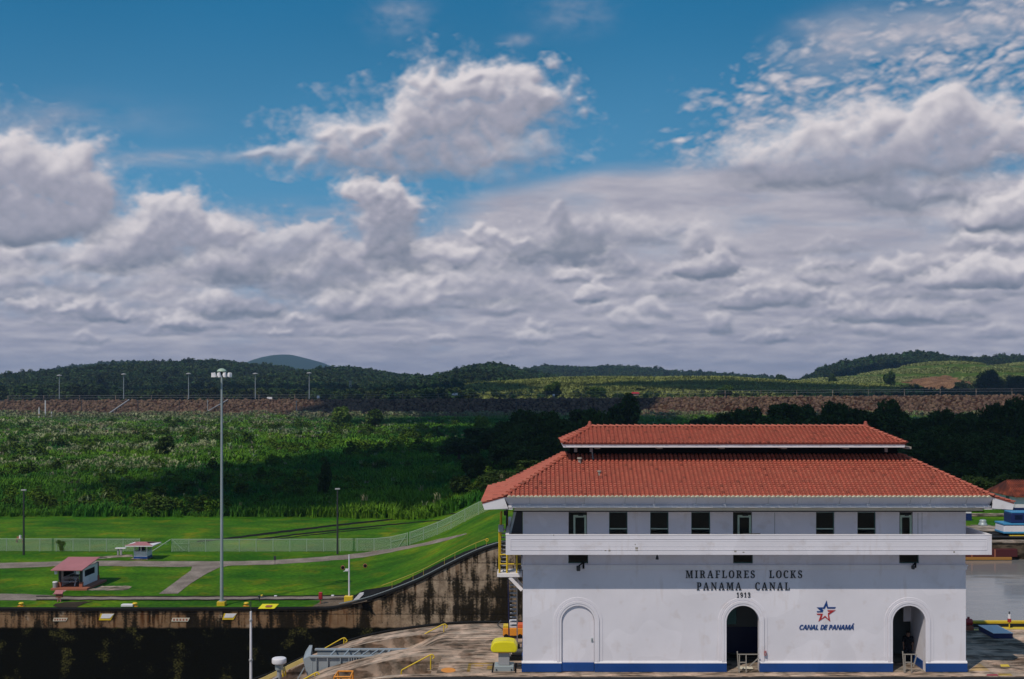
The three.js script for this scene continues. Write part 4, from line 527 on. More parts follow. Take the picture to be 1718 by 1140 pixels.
  function barrel(r, L, taper, seg = 5) { const p = [], idx = [], n = []; for (let e = 0; e < 2; e++) { const rr = e ? r * taper : r; for (let s = 0; s <= seg; s++) { const a = Math.PI * s / seg; p.push(Math.cos(a) * rr, e * L, Math.sin(a) * rr * 0.72 + (e ? -0.026 : 0.04)); n.push(Math.cos(a), 0, Math.sin(a)); } } const m = seg + 1; for (let s = 0; s < seg; s++) idx.push(s, s + m, s + 1, s + 1, s + m, s + m + 1); const b = p.length / 3; p.push(0, 0, 0.0); n.push(0, -1, 0); for (let s = 0; s <= seg; s++) { const a = Math.PI * s / seg; p.push(Math.cos(a) * r, 0, Math.sin(a) * r * 0.72 + 0.04); n.push(0, -1, 0); } for (let s = 0; s < seg; s++) idx.push(b, b + 1 + s, b + 2 + s); return { p, n, idx }; }
  class Tiles { constructor() { this.p = []; this.n = []; this.c = []; this.i = []; }
    put(proto, M, col) { const b = this.p.length / 3, v = new THREE.Vector3(), N = new THREE.Matrix3().getNormalMatrix(M); for (let k = 0; k < proto.p.length; k += 3) { v.set(proto.p[k], proto.p[k + 1], proto.p[k + 2]).applyMatrix4(M); this.p.push(v.x, v.y, v.z); v.set(proto.n[k], proto.n[k + 1], proto.n[k + 2]).applyMatrix3(N).normalize(); this.n.push(v.x, v.y, v.z); this.c.push(...col); } for (const q of proto.idx) this.i.push(b + q); }
    mesh(name, m, parent, kind) { const g = new THREE.BufferGeometry(), w = worldPos(parent); g.setAttribute('position', new THREE.Float32BufferAttribute(this.p, 3)); g.setAttribute('normal', new THREE.Float32BufferAttribute(this.n, 3)); g.setAttribute('color', new THREE.Float32BufferAttribute(this.c, 3)); g.setIndex(this.i); g.translate(-w.x, -w.y, -w.z); const o = shadowy(new THREE.Mesh(g, m)); o.name = name; if (kind) o.userData.kind = kind; parent.add(o); return o; } }
  const tileProto = barrel(0.086, 0.30, 0.92), hipProto = barrel(0.125, 0.40, 0.9, 6), endProto = barrel(0.112, 0.17, 1);
  const clay = () => { const k = 0.86 + 0.26 * rt(), w = rt(), stain = rt() < 0.03 ? 0.6 : 1; return [0.415 * k * stain, (0.094 + 0.024 * w) * k * stain, (0.058 + 0.014 * w) * k * stain]; };
  const tiles = new Tiles(), caps = new Tiles(), ends = new Tiles();
  function slope(A, B, C, D, pitch = 0.233, course = 0.21, edge = false, parentPlane) { // A,B eave left/right, C,D top right/left, seen from outside
    [A, B, C, D] = [A, B, C, D].map((q) => new THREE.Vector3(...q)); const U = B.clone().sub(A).normalize(), Vf = D.clone().sub(A), V = Vf.clone().addScaledVector(U, -Vf.dot(U)), Hs = V.length(); V.normalize(); const N = new THREE.Vector3().crossVectors(U, V), L = B.clone().sub(A).length(), dl = D.clone().sub(A).dot(U), dr = L - C.clone().sub(A).dot(U), rows = Math.round(Hs / course), cs = Hs / rows, cols = Math.floor(L / pitch), off = (L - cols * pitch) / 2;
    parentPlane.prism([A, B, C, D].map((q) => q.clone().addScaledVector(N, -0.015).toArray()), N.clone().multiplyScalar(-0.06).toArray());
    const M = new THREE.Matrix4();
    for (let j = 0; j < rows; j++) for (let i = 0; i <= cols; i++) { const v = j * cs, u = off + i * pitch, t = (v + cs * 0.5) / Hs; if (u < dl * t - 0.02 || u > L - dr * t + 0.02) continue; const o = A.clone().addScaledVector(U, u + (rt() - 0.5) * 0.014).addScaledVector(V, v - 0.03 + (rt() - 0.5) * 0.016).addScaledVector(N, 0.004 * rt()); M.makeBasis(U, V, N).setPosition(o); tiles.put(tileProto, M, clay()); if (edge && j === 0) { const k = 0.85 + 0.25 * rt(); M.setPosition(o.addScaledVector(V, -0.13).addScaledVector(N, -0.012)); ends.put(endProto, M, [0.72 * k, 0.68 * k, 0.52 * k]); } }
  }
  function hip(P, Q) { P = new THREE.Vector3(...P); Q = new THREE.Vector3(...Q); const V = Q.clone().sub(P), L = V.length(); V.normalize(); const U = new THREE.Vector3(0, 1, 0).cross(V).normalize().negate(), N = new THREE.Vector3().crossVectors(U, V), n = Math.round(L / 0.33), M = new THREE.Matrix4(); for (let k = 0; k < n; k++) { M.makeBasis(U, V, N).setPosition(P.clone().addScaledVector(V, k * L / n - 0.02).addScaledVector(N, 0.01 + (N.y < 0 ? 0.05 : 0))); caps.put(hipProto, M, clay()); } }
  const deck = mb();
  const TZ = 64.3, ty = yAt(763, TZ), tl = xAt(951, TZ), tr = xAt(1511.5, TZ), TB = 131 - TZ, EB = 70.4;
  const a = [e0, ey, -EZ], b = [e1, ey, -EZ], c = [tr, ty, -TZ], d = [tl, ty, -TZ], a2 = [e0, ey, -EB], b2 = [e1, ey, -EB], c2 = [tr, ty, -TB], d2 = [tl, ty, -TB];
  slope(a, b, c, d, 0.2335, 0.21, true, deck); slope(b2, a2, d2, c2, 0.2335, 0.21, true, deck); slope(a2, a, d, d2, 0.2335, 0.21, false, deck); slope(b, b2, c2, c, 0.2335, 0.21, false, deck);
  slope([tipL, tyT, -BE], [tipL, tyT, -EZ], [e0, ey, -EZ], [e0, ey, -EB], 0.2335, 0.3, false, deck); slope([tipR, tyT, -EZ], [tipR, tyT, -BE], [e1, ey, -EB], [e1, ey, -EZ], 0.2335, 0.3, false, deck);
  hip(a, d); hip(b, c); hip(a2, d2); hip(b2, c2);
  // upper roof over the dark clerestory
  const UZ = 63.2, uy = yAt(744, UZ), ul = xAt(943.5, UZ), ur = xAt(1521, UZ), RZ = 65.5, ry = yAt(716, RZ), rl = xAt(991, RZ), rr2 = xAt(1451, RZ), UB = 131 - UZ;
  const A = [ul, uy, -UZ], B = [ur, uy, -UZ], C = [rr2, ry, -RZ], D = [rl, ry, -RZ], A2 = [ul, uy, -UB], B2 = [ur, uy, -UB];
  slope(A, B, C, D, 0.2335, 0.21, false, deck); slope(B2, A2, D, C, 0.2335, 0.21, false, deck); slope(A2, A, D, [D[0], D[1], D[2] - 0.001], 0.2335, 0.21, false, deck); slope(B, B2, [C[0], C[1], C[2] - 0.001], C, 0.2335, 0.21, false, deck);
  hip(A, D); hip(B, C); hip(A2, D); hip(B2, C);
  const roof = deck.build('roof', W.roof, house);
  tiles.mesh('roof_tiles', W.clay, roof, 'stuff'); caps.mesh('hip_tiles', W.clay, roof, 'stuff'); ends.mesh('eave_tile_ends', W.clay, roof, 'stuff');
  { const n = 44, L = (C[0] - D[0]) / n, w = worldPos(roof), mk = () => { const t = new Tiles(), M = new THREE.Matrix4().makeBasis(new THREE.Vector3(0, 0, 1), new THREE.Vector3(1, 0, 0), new THREE.Vector3(0, 1, 0)); t.put(barrel(0.135, L + 0.05, 0.9, 6), M, clay()); const g = new THREE.BufferGeometry(); g.setAttribute('position', new THREE.Float32BufferAttribute(t.p, 3)); g.setAttribute('normal', new THREE.Float32BufferAttribute(t.n, 3)); g.setAttribute('color', new THREE.Float32BufferAttribute(t.c, 3)); g.setIndex(t.i); return g; }, kinds = [mk(), mk(), mk(), mk()];
    for (let k = 0; k < n; k++) { const o = shadowy(new THREE.Mesh(kinds[Math.floor(rt() * 4)], W.clay)); o.name = 'ridge_tile'; o.position.set(D[0] + k * L - w.x, ry + 0.0 + 0.01 * rt() - w.y, -RZ - w.z); roof.add(o); } }
  for (const x of [rl - 0.05, rr2 + 0.05]) { const g = new THREE.LatheGeometry([[0.16, 0], [0.15, 0.12], [0.08, 0.17], [0.10, 0.24], [0.05, 0.30], [0, 0.31]].map((q) => new THREE.Vector2(...q)), 10); g.translate(x, ry, -RZ); mb().add(g).build('finial', W.roof, roof); }
  // fascia of the upper roof, clerestory wall, brackets, vents
  mb().box(ul + 0.06, ur - 0.06, uy - 0.24, uy - 0.03, -UZ - 0.06, -UZ - 0.16, 0.01).box(ul + 0.06, ur - 0.06, uy - 0.24, uy - 0.03, -UB + 0.06, -UB + 0.16, 0.01).box(ul + 0.06, ul + 0.16, uy - 0.24, uy - 0.03, -UZ - 0.161, -UB + 0.161).box(ur - 0.16, ur - 0.06, uy - 0.24, uy - 0.03, -UZ - 0.161, -UB + 0.161).build('upper_fascia', W.trim, house);
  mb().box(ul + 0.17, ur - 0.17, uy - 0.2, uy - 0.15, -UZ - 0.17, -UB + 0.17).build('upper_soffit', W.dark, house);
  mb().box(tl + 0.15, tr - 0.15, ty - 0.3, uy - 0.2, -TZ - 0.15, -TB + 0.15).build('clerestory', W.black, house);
  { for (let k = 0; k < 6; k++) mb().box(tl + 1.5 + k * 3.4, tl + 1.8 + k * 3.4, uy - 0.33, uy - 0.205, -UZ - 0.25, -TZ - 0.14).build('eave_bracket', W.wood, house); for (const px of [966, 992, 1487]) mb().rod([xAt(px, 63.9), uy - 0.52, -63.9], [xAt(px, 63.9), uy - 0.3, -63.9], 0.09).build('roof_lamp', W.grey, house); mb().tube([[xAt(990, 64), 11.7, -64], [xAt(993, 64), 11.85, -64], [xAt(994, 63.9), 11.5, -63.9], [xAt(995, 63.7), 11.25, -63.7]], 0.035, 12).build('conduit', W.galv, house); }
  for (const [px, py, s] of [[972.5, 777, 1], [1005.5, 797, 0.75]]) { let Z = 62.5; for (let k = 0; k < 30; k++) { const y = yAt(py, Z), zt = EZ + (y - ey) / (ty - ey) * (TZ - EZ); Z = mix(Z, zt, 0.5); } const v = at(px, py, Z); mb().rod([v.x, v.y - 0.05, v.z], [v.x, v.y + 0.22 * s, v.z], 0.09 * s, 0.09 * s, 10).rod([v.x, v.y + 0.22 * s, v.z], [v.x, v.y + 0.3 * s, v.z], 0.15 * s, 0.12 * s, 10).build('roof_vent', W.wood, house); }

  // lettering and the painted emblem on the wall
  const font = await new FontLoader().loadAsync('fonts/droid/droid_serif_bold.typeface.json'), sans = await new FontLoader().loadAsync('fonts/droid/droid_sans_bold.typeface.json');
  function letters(thingName, label, text, x0, x1, yb, size, f, m, z, slant = 0, widths = null, tallAccent = false) {
    const t = thing(thingName, label, 'sign', [(x0 + x1) / 2, yb, z]), gs = []; let x = 0; const track = size * (widths ?? 0.32);
    for (const ch of text) { if (ch === ' ') { x += size * (widths === null ? 1.05 : 0.42); continue; } const g = new TextGeometry(ch, { font: f, size, depth: 0.03, curveSegments: 5, bevelEnabled: false }); g.computeBoundingBox(); const bb = g.boundingBox, w = bb.max.x - bb.min.x; g.translate(-bb.min.x + x, 0, 0); gs.push(g); x += w + track; }
    const k = (x1 - x0) / (x - track); for (const g of gs) { if (slant) g.applyMatrix4(new THREE.Matrix4().set(1, slant, 0, 0, 0, 1, 0, 0, 0, 0, 1, 0, 0, 0, 0, 1)); g.scale(k, 1, 1); g.translate(x0, yb, z); mb().add(g).build('letter', m, t); } return t;
  }
  const lm = mat(0.012, 0.013, 0.016, 0.5), bm = mat(0.006, 0.045, 0.20, 0.5), rm = mat(0.42, 0.02, 0.02, 0.5), LZ = -FZ + 0.004;
  letters('wall_lettering', 'black letters of the top line reading MIRAFLORES LOCKS above the middle door', 'MIRAFLORES  LOCKS', hx(1150.5), hx(1346), hy(970.5), 0.405, font, lm, LZ);
  letters('wall_lettering', 'black letters of the second line reading PANAMA CANAL above the middle door', 'PANAMA  CANAL', hx(1169), hx(1325), hy(990.5), 0.405, font, lm, LZ);
  letters('wall_lettering', 'small black figures of the year 1913 just above the middle arch', '1913', hx(1236), hx(1259), hy(1003), 0.27, font, lm, LZ);
  letters('wall_lettering', 'blue slanting letters reading CANAL DE PANAMÁ below the star emblem', 'CANAL DE PANAMÁ', hx(1340.5), hx(1432.5), hy(1056.8), 0.255, sans, bm, LZ, 0.26, 0.05);
  { const cx = hx(1386.5), cy = hy(1027.5), t = thing('star_emblem', 'star emblem, blue above and red below, on the white wall between middle and right doors', 'emblem', [cx, cy, LZ]);
    const P = (px, py) => [cx + (px - 830) / 12.27 / 31.45, cy - (py - 395) / 12.27 / 31.45], sh = (pts) => { const s = new THREE.Shape(); pts.forEach((q, i) => s[i ? 'lineTo' : 'moveTo'](...P(...q))); s.closePath(); return s; };
    mb().extrude(sh([[838, 155], [868, 292], [1026, 292], [1008, 322], [850, 322], [826, 262], [800, 325], [728, 325], [770, 352], [752, 398], [640, 398], [634, 376], [722, 376], [634, 298], [770, 298]]), 0.02, LZ, 0).build('blue_half', bm, t);
    mb().extrude(sh([[852, 356], [1022, 356], [888, 446], [912, 590], [804, 502], [668, 590], [716, 452], [648, 452], [630, 428], [758, 428], [726, 538], [806, 468], [874, 540], [862, 420], [926, 384], [866, 384]]), 0.02, LZ, 0).build('red_half', rm, t); }

  // floodlights under the small windows
  const flood = (px, py, label, s = 1) => { const x = hx(px), y = hy(py), t = thing('floodlight', label, 'lamp', [x, y, -FZ + 0.1]); mb().box(x - 0.1 * s, x + 0.1 * s, y - 0.14 * s, y + 0.12 * s, -FZ + 0.2, -FZ + 0.42, 0.03).build('lamp_head', W.dark, t); mb().bar([x, y + 0.1, -FZ + 0.3], [x + 0.28 * s, y + 0.28 * s, -FZ + 0.08], 0.05, 0.05).rod([x + 0.28 * s, y + 0.3 * s, -FZ + 0.12], [x + 0.28 * s, y - 0.05, -FZ + 0.12], 0.05).build('bracket', W.black, t); };
  flood(970, 952.5, 'black floodlight on a bracket under the left small window'); flood(1529, 951, 'black floodlight on a bracket under the right small window', 0.7);
  { const x = hx(1101), t = thing('bell_lamp', 'small dark lamp hanging below the balcony, right of the left small window', 'lamp', [x, 6.4, -FZ + 0.5]); mb().rod([x, 6.42, -FZ + 0.5], [x, 6.25, -FZ + 0.5], 0.03).build('stem', W.black, t); mb().rod([x, 6.08, -FZ + 0.5], [x, 6.27, -FZ + 0.5], 0.09, 0.05, 10).build('lamp_shade', W.dark, t); }
  { const x = hx(1283.5), t = thing('call_box', 'small rusty red call box on the right jamb of the middle door', 'box', [x, hy(1097), -FZ + 0.06]); mb().box(x - 0.06, x + 0.06, hy(1100), hy(1092), -FZ + 0.06, -FZ + 0.15, 0.01).build('case', W.pink, t); mb().box(x - 0.03, x + 0.03, hy(1098), hy(1096), -FZ + 0.151, -FZ + 0.16).build('button', W.grey, t); }
}

// ───────────── lock chambers, walls, water, paths ─────────────
{
  // far chamber wall of stained concrete and its dark coping, climbing to the upper level
  const s = new THREE.Shape(); s.moveTo(-80, -17); s.lineTo(6, -17); for (let x = 6; x >= -80; x -= 0.5) s.lineTo(x, slopeY(x) - 0.12); s.closePath();
  struct(mb().extrude(s, 1.2, -103.2).build('chamber_wall', W.wall));
  const c = new THREE.Shape(); for (let x = -80; x <= 6; x += 0.5) c[x === -80 ? 'moveTo' : 'lineTo'](x, slopeY(x) - 0.117); for (let x = 6; x >= -80; x -= 0.5) c.lineTo(x, slopeY(x) + 0.06); c.closePath();
  struct(mb().extrude(c, 0.85, -102.75).build('wall_coping', W.bed));
  struct(mb().box(6, 80, -6, 0.97, -106, -107.5).box(6, 7, -6, 1.2, -101.9, -105.99).build('chamber_wall', W.dirty));
  struct(mb().box(6.01, 80, 0.972, 1.12, -105.9, -107.2, 0.02).build('wall_coping', W.pale));
  // water of the upper and of the lower chamber
  const wg = (name, x0, x1, y, z0, z1, nx, nz) => { const g = new THREE.PlaneGeometry(x1 - x0, z1 - z0, nx, nz); g.rotateX(-Math.PI / 2); const p = g.attributes.position; for (let i = 0; i < p.count; i++) p.setY(i, 0.010 * noise((p.getX(i)) / 3.2, p.getZ(i) / 1.1, 3) + 0.006 * noise(p.getX(i) / 1.1, p.getZ(i) / 0.5, 9)); g.computeVertexNormals(); g.translate((x0 + x1) / 2, y, -(z0 + z1) / 2); const o = shadowy(new THREE.Mesh(g, W.water)); o.name = numbered(name); scene.add(o); return struct(o); };
  wg('water', 5.5, 90, -0.52, 74.9, 106.1, 220, 110); wg('water', -120, 140, -1.6, 26.9, 61.2, 60, 20); struct(mb().box(-140, 160, -8, 0, -27, 45).build('esplanade', W.pale)); wg('water', -90, 5.2, -13.6, 74.9, 102.2, 90, 40);
  struct(mb().box(5.2, 6.6, -16, 0.4, -75.01, -101.89).build('lock_gate', W.iron));
  // middle wall: five strips with their own falls towards the lower level
  const strip = (pts, z0, z1, bottom = -15) => { const q = new THREE.Shape(); q.moveTo(pts[0][0], bottom); for (const p of pts) q.lineTo(...p); q.lineTo(pts[pts.length - 1][0], bottom); q.closePath(); return [q, z1 - z0, -z1]; };
  const smooth = (pts, from, to, n = 60) => { const f = curve(pts); return range(from, to, n).map((x) => [x, f(x)]); };
  const A = smooth([[-34, -9], [-17.3, -3.5], [-15, -2.4], [-13.3, -1.72], [-11.2, -1.03], [-9.6, -0.66], [-7.3, -0.3], [-5, -0.07], [-2, 0], [0, 0]], -34, 0), B = smooth([[-34, -9.5], [-13, -2.9], [-10.8, -2.3], [-9.6, -1.6], [-8.2, -1.2], [-6.9, -0.75], [-5.9, -0.22], [-5.2, -0.02], [-4, 0], [0, 0]], -34, 0), C = smooth([[-34, -8], [-16, -2.9], [-12.2, -1.38], [-9.9, -0.74], [-7.8, -0.25], [-5.9, -0.01], [-4, 0], [0, 0]], -34, 0), E = smooth([[-34, -8], [-14, -2], [-10, -0.5], [-8, -0.12], [-6, 0], [0, 0]], -34, 0);
  const D = [[-34, -9], [-9.2, -3.4]]; for (let k = 7; k >= 0; k--) { D.push([-5.0 - k * 0.42 - 0.42, -(k + 1) * 0.36], [-5.0 - k * 0.42, -(k + 1) * 0.36 + 0.0]); D.push([-5.0 - k * 0.42 + 0.001, -k * 0.36]); } D.push([0, 0]);
  for (const P of [A, B, C, D, E]) P.push([90, 0]);
  const m = mb(); for (const a of [strip(A, 72.5, 75), strip(B, 68.25, 72.498), strip(C, 65.8, 68.248), strip(E, 61.1, 61.548)]) m.extrude(...a);
  const Dr = [[-5.0, 0], [90, 0]], Dl = D.filter((p) => p[0] <= -5.0); m.extrude(...strip(Dr, 61.55, 65.798));
  struct(m.build('lock_wall', W.concrete));
  struct(mb().extrude(...strip([...Dl.slice(0, -1), [-5.001, -0.36]], 61.55, 65.798)).build('stair_pit', W.concrete));
  // dark cable slot along the far edge and a black seam along the near edge
  { const g = mb(); for (let i = 0; i + 1 < A.length; i++) { const a = A[i], b = A[i + 1]; g.prism([[a[0], a[1] - 0.22, -74.7], [b[0], b[1] - 0.22, -74.7], [b[0], b[1] + 0.10, -74.7], [a[0], a[1] + 0.10, -74.7]], [0, 0, -0.42]); } struct(g.build('rail_slot', W.bed)); }
  { const g = mb(); for (let i = 0; i + 1 < E.length; i++) { const a = E[i], b = E[i + 1]; g.bar([a[0], a[1] - 0.12, -61.06], [b[0], b[1] - 0.12, -61.06], 0.07, 0.14); } struct(g.build('edge_channel', W.iron)); }
  { const g = mb(), l = [[71.35, 0], [70.2, 0], [69.2, 0]]; for (const [Z] of l) g.box(-5.4, 0.6, 0.004, 0.012, -Z, -Z - 0.05); g.box(-3.2, -0.45, 0.004, 0.012, -66.4, -66.45); struct(g.build('slab_joint', W.black)); }
  // paint marks and a flat beige triangle on the paving
  const paint = (name, pts, mm, y = 0.006) => struct(mb().prism(pts.map(([px, py]) => { const Z = EYE * FOCAL / (py - PPY); return [xAt(px, Z), y, -Z]; }), [0, 0.002, 0]).build(name, mm));
  const oval = range(0, 15, 15).map((k) => [752 + 12.5 * Math.cos(k * 0.3927), 1125.3 - 4.2 * Math.sin(k * 0.3927)]); paint('painted_oval', oval, W.orange);
  const oldPaint = mat(0.58, 0.42, 0.14, 0.9, { map: concreteTex });
  for (const f of [[[788, 1113.5], [831, 1112.5], [831, 1114.5], [789, 1115.5]], [[786, 1114], [791, 1114], [788, 1128], [783, 1128]], [[796, 1117], [812, 1117], [810, 1119], [795, 1119]], [[818, 1118], [828, 1118], [827, 1124], [816, 1124]]]) paint('worn_paint', f, oldPaint);
  paint('beige_triangle', [[1644, 1113.5], [1626, 1126.5], [1662, 1126.5]].reverse(), mat(0.62, 0.46, 0.25, 0.9, { map: concreteTex })); paint('painted_patch', [[1680, 1119.5], [1695, 1119.5], [1692, 1115.5], [1678.5, 1115.5]], W.yellow);  // the triangle is a thin beige sheet laid flat on the paving
  paint('kerb_paint', [[1655, 1134.6], [1675, 1134.6], [1674, 1132], [1657, 1132]], W.red); paint('kerb_paint', [[1676, 1134.6], [1700, 1134.6], [1696, 1131], [1675, 1131]], oldPaint);
  paint('kerb_paint', [[1632, 1058.5], [1654, 1058.5], [1653, 1056], [1633, 1056]], W.yellow); paint('kerb_paint', [[1676, 1056.5], [1760, 1057.5], [1760, 1051], [1684, 1051]], W.yellow);
  struct(mb().box(25.5, 26.9, 0.003, 0.16, -74.6, -74.98, 0.02).build('wall_kerb', W.trim)); struct(mb().box(26.95, 60, 0.003, 0.16, -74.6, -74.98, 0.02).build('wall_kerb', W.yellow)); struct(mb().box(23.3, 60, 0.003, 0.05, -73.6, -74.45).build('rail_slot', W.bed));

  // draped strips: paths, track beds and worn ground, each between an upper and a lower picture line
  function drape(name, top, bot, m2, lift, n = 60, cross = 4) {
    const len = (l) => l.slice(1).reduce((a, p, i) => a + Math.hypot(p[0] - l[i][0], p[1] - l[i][1]), 0), pick = (l, t) => { let d = t * len(l); for (let i = 1; i < l.length; i++) { const q = Math.hypot(l[i][0] - l[i - 1][0], l[i][1] - l[i - 1][1]); if (d <= q || i === l.length - 1) { const k = clamp(d / q); return [mix(l[i - 1][0], l[i][0], k), mix(l[i - 1][1], l[i][1], k)]; } d -= q; } };
    const p = [], uv = [], idx = []; for (let i = 0; i <= n; i++) { const a = pick(top, i / n), b = pick(bot, i / n), w = 0.75 * noise(i / 2.2, top[0][0], 2); for (let j = 0; j <= cross; j++) { const t = j / cross, g = ground(mix(a[0], b[0], t), mix(a[1], b[1], t) + (j === 0 || j === cross ? w : 0)); p.push(g.x, g.y + lift, g.z); uv.push(g.x, g.z); } }
    for (let i = 0; i < n; i++) for (let j = 0; j < cross; j++) { const a = i * (cross + 1) + j; idx.push(a, a + 1, a + cross + 1, a + 1, a + cross + 2, a + cross + 1); }
    const g = new THREE.BufferGeometry(); g.setAttribute('position', new THREE.Float32BufferAttribute(p, 3)); g.setAttribute('uv', new THREE.Float32BufferAttribute(uv, 2)); g.setIndex(idx); g.computeVertexNormals(); const o = shadowy(new THREE.Mesh(g, m2)); o.name = numbered(name); scene.add(o); return struct(o);
  }
  drape('path', [[-40, 946], [60, 944], [110, 942.5], [170, 941.5], [300, 942.5], [400, 942.5], [460, 940.5], [520, 936.5], [560, 933.5], [600, 929.5], [640, 923.5], [700, 914], [740, 904.5], [783, 895.5]], [[-40, 956], [60, 952.5], [110, 950], [170, 950.5], [300, 952], [400, 949.5], [460, 948], [520, 944], [560, 941], [600, 937.5], [640, 930.5], [700, 918.5], [740, 910.5], [783, 897]], W.path, 0.022, 90);
  drape('path', [[322, 951], [320, 958], [306, 968], [290, 980], [266, 997.5]], [[392, 949], [368, 953], [345, 964], [318, 981], [298, 997]], W.path, 0.03, 40);
  drape('path', [[104, 942], [130, 938.3], [150, 936], [200, 932.3], [222, 931.5]], [[106, 946], [130, 942.5], [150, 940.3], [200, 936], [222, 935.3]], W.pale, 0.034, 40, 2);
  drape('path', [[108, 987.8], [98, 993], [86, 998.5]], [[117, 987.8], [109, 993], [97, 998.5]], W.pale, 0.03, 20, 2);
  drape('concrete_pad', [[168, 984.5], [215, 984], [221, 985.5]], [[145, 991.5], [205, 991.5], [214, 990]], W.pale, 0.03, 24);
  drape('track_bed', [[-60, 996.5], [40, 997.5], [110, 1001.5], [300, 1002], [480, 1001], [600, 1000.5]], [[-60, 1008.5], [40, 1008], [110, 1008], [300, 1008], [480, 1007.5], [600, 1008]], W.path, 0.026, 80);
  for (const y of [1001.7, 1007.6]) drape('track_rail', [[60, y - 0.6], [300, y - 0.3], [480, y - 1], [598, y - 2.2]], [[60, y + 0.7], [300, y + 1], [480, y + 0.5], [598, y - 0.7]], W.bed, 0.05, 60, 1);
  drape('bare_earth', [[92, 1014], [112, 1011], [140, 1010], [156, 1010.5]], [[88, 1018], [104, 1021], [128, 1020], [140, 1013.5]], mat(0.07, 0.055, 0.035, 1, { map: asphaltTex }), 0.03, 24);
  drape('gravel', [[540, 1009], [560, 1003.5], [592, 1000.5], [612, 1000]], [[524, 1019], [560, 1019.5], [594, 1014.5], [616, 1010]], mat(0.20, 0.155, 0.115, 1, { map: asphaltTex }), 0.034, 30);
  drape('track_bed', [[588, 1004.5], [600, 997], [612, 990.5], [640, 987], [662, 983], [690, 969.5], [740, 944.5], [780, 926.5], [815, 914.3], [850, 907]], [[592, 1010], [614, 1008.6], [640, 1000.5], [664, 990.5], [690, 978], [740, 954.5], [780, 935], [815, 920], [850, 912.5]], W.bed, 0.04, 80);
  drape('wheel_track', [[330, 908.5], [400, 900.5], [480, 890.5], [560, 881], [640, 872.7], [700, 866.7], [764, 861.5]], [[330, 911], [400, 903.5], [480, 893.8], [560, 883.8], [640, 875.2], [700, 868.7], [764, 863]], W.bed, 0.03, 70, 2);
  drape('wheel_track', [[430, 905], [500, 896], [560, 889.6], [640, 881.5], [700, 876], [742, 873]], [[430, 907.5], [500, 898.2], [560, 891.6], [640, 883.3], [700, 877.5], [742, 874]], W.bed, 0.03, 60, 2);
  drape('wheel_track', [[440, 908], [510, 899], [570, 892.5], [640, 885.5]], [[440, 909.3], [510, 900.2], [570, 893.6], [640, 886.5]], W.bed, 0.03, 50, 2);
  { const g = mb(); for (const [z, y] of [[103.2, 0.1]]) for (let x = -17; x < 5; x += 1) g.bar([x, H(x, z) + y, -z], [x + 1, H(x + 1, z) + y, -z], 0.06, 0.06); struct(g.build('track_rail', W.galv)); }
  // the far bank at the right of the house
  struct(mb().box(20, 80, 1.2, 1.23, -107.6, -112.5).build('track_bed', W.bed)); struct(mb().box(20, 80, 1.232, 1.30, -108.2, -108.35).box(20, 80, 1.232, 1.30, -110.4, -110.55).build('track_rail', W.iron)); struct(mb().box(20, 80, 1.02, 1.24, -112.8, -117).build('path', W.pale)); struct(mb().box(20, 80, 1.03, 1.245, -127.5, -128.6).build('path', W.pale));
}

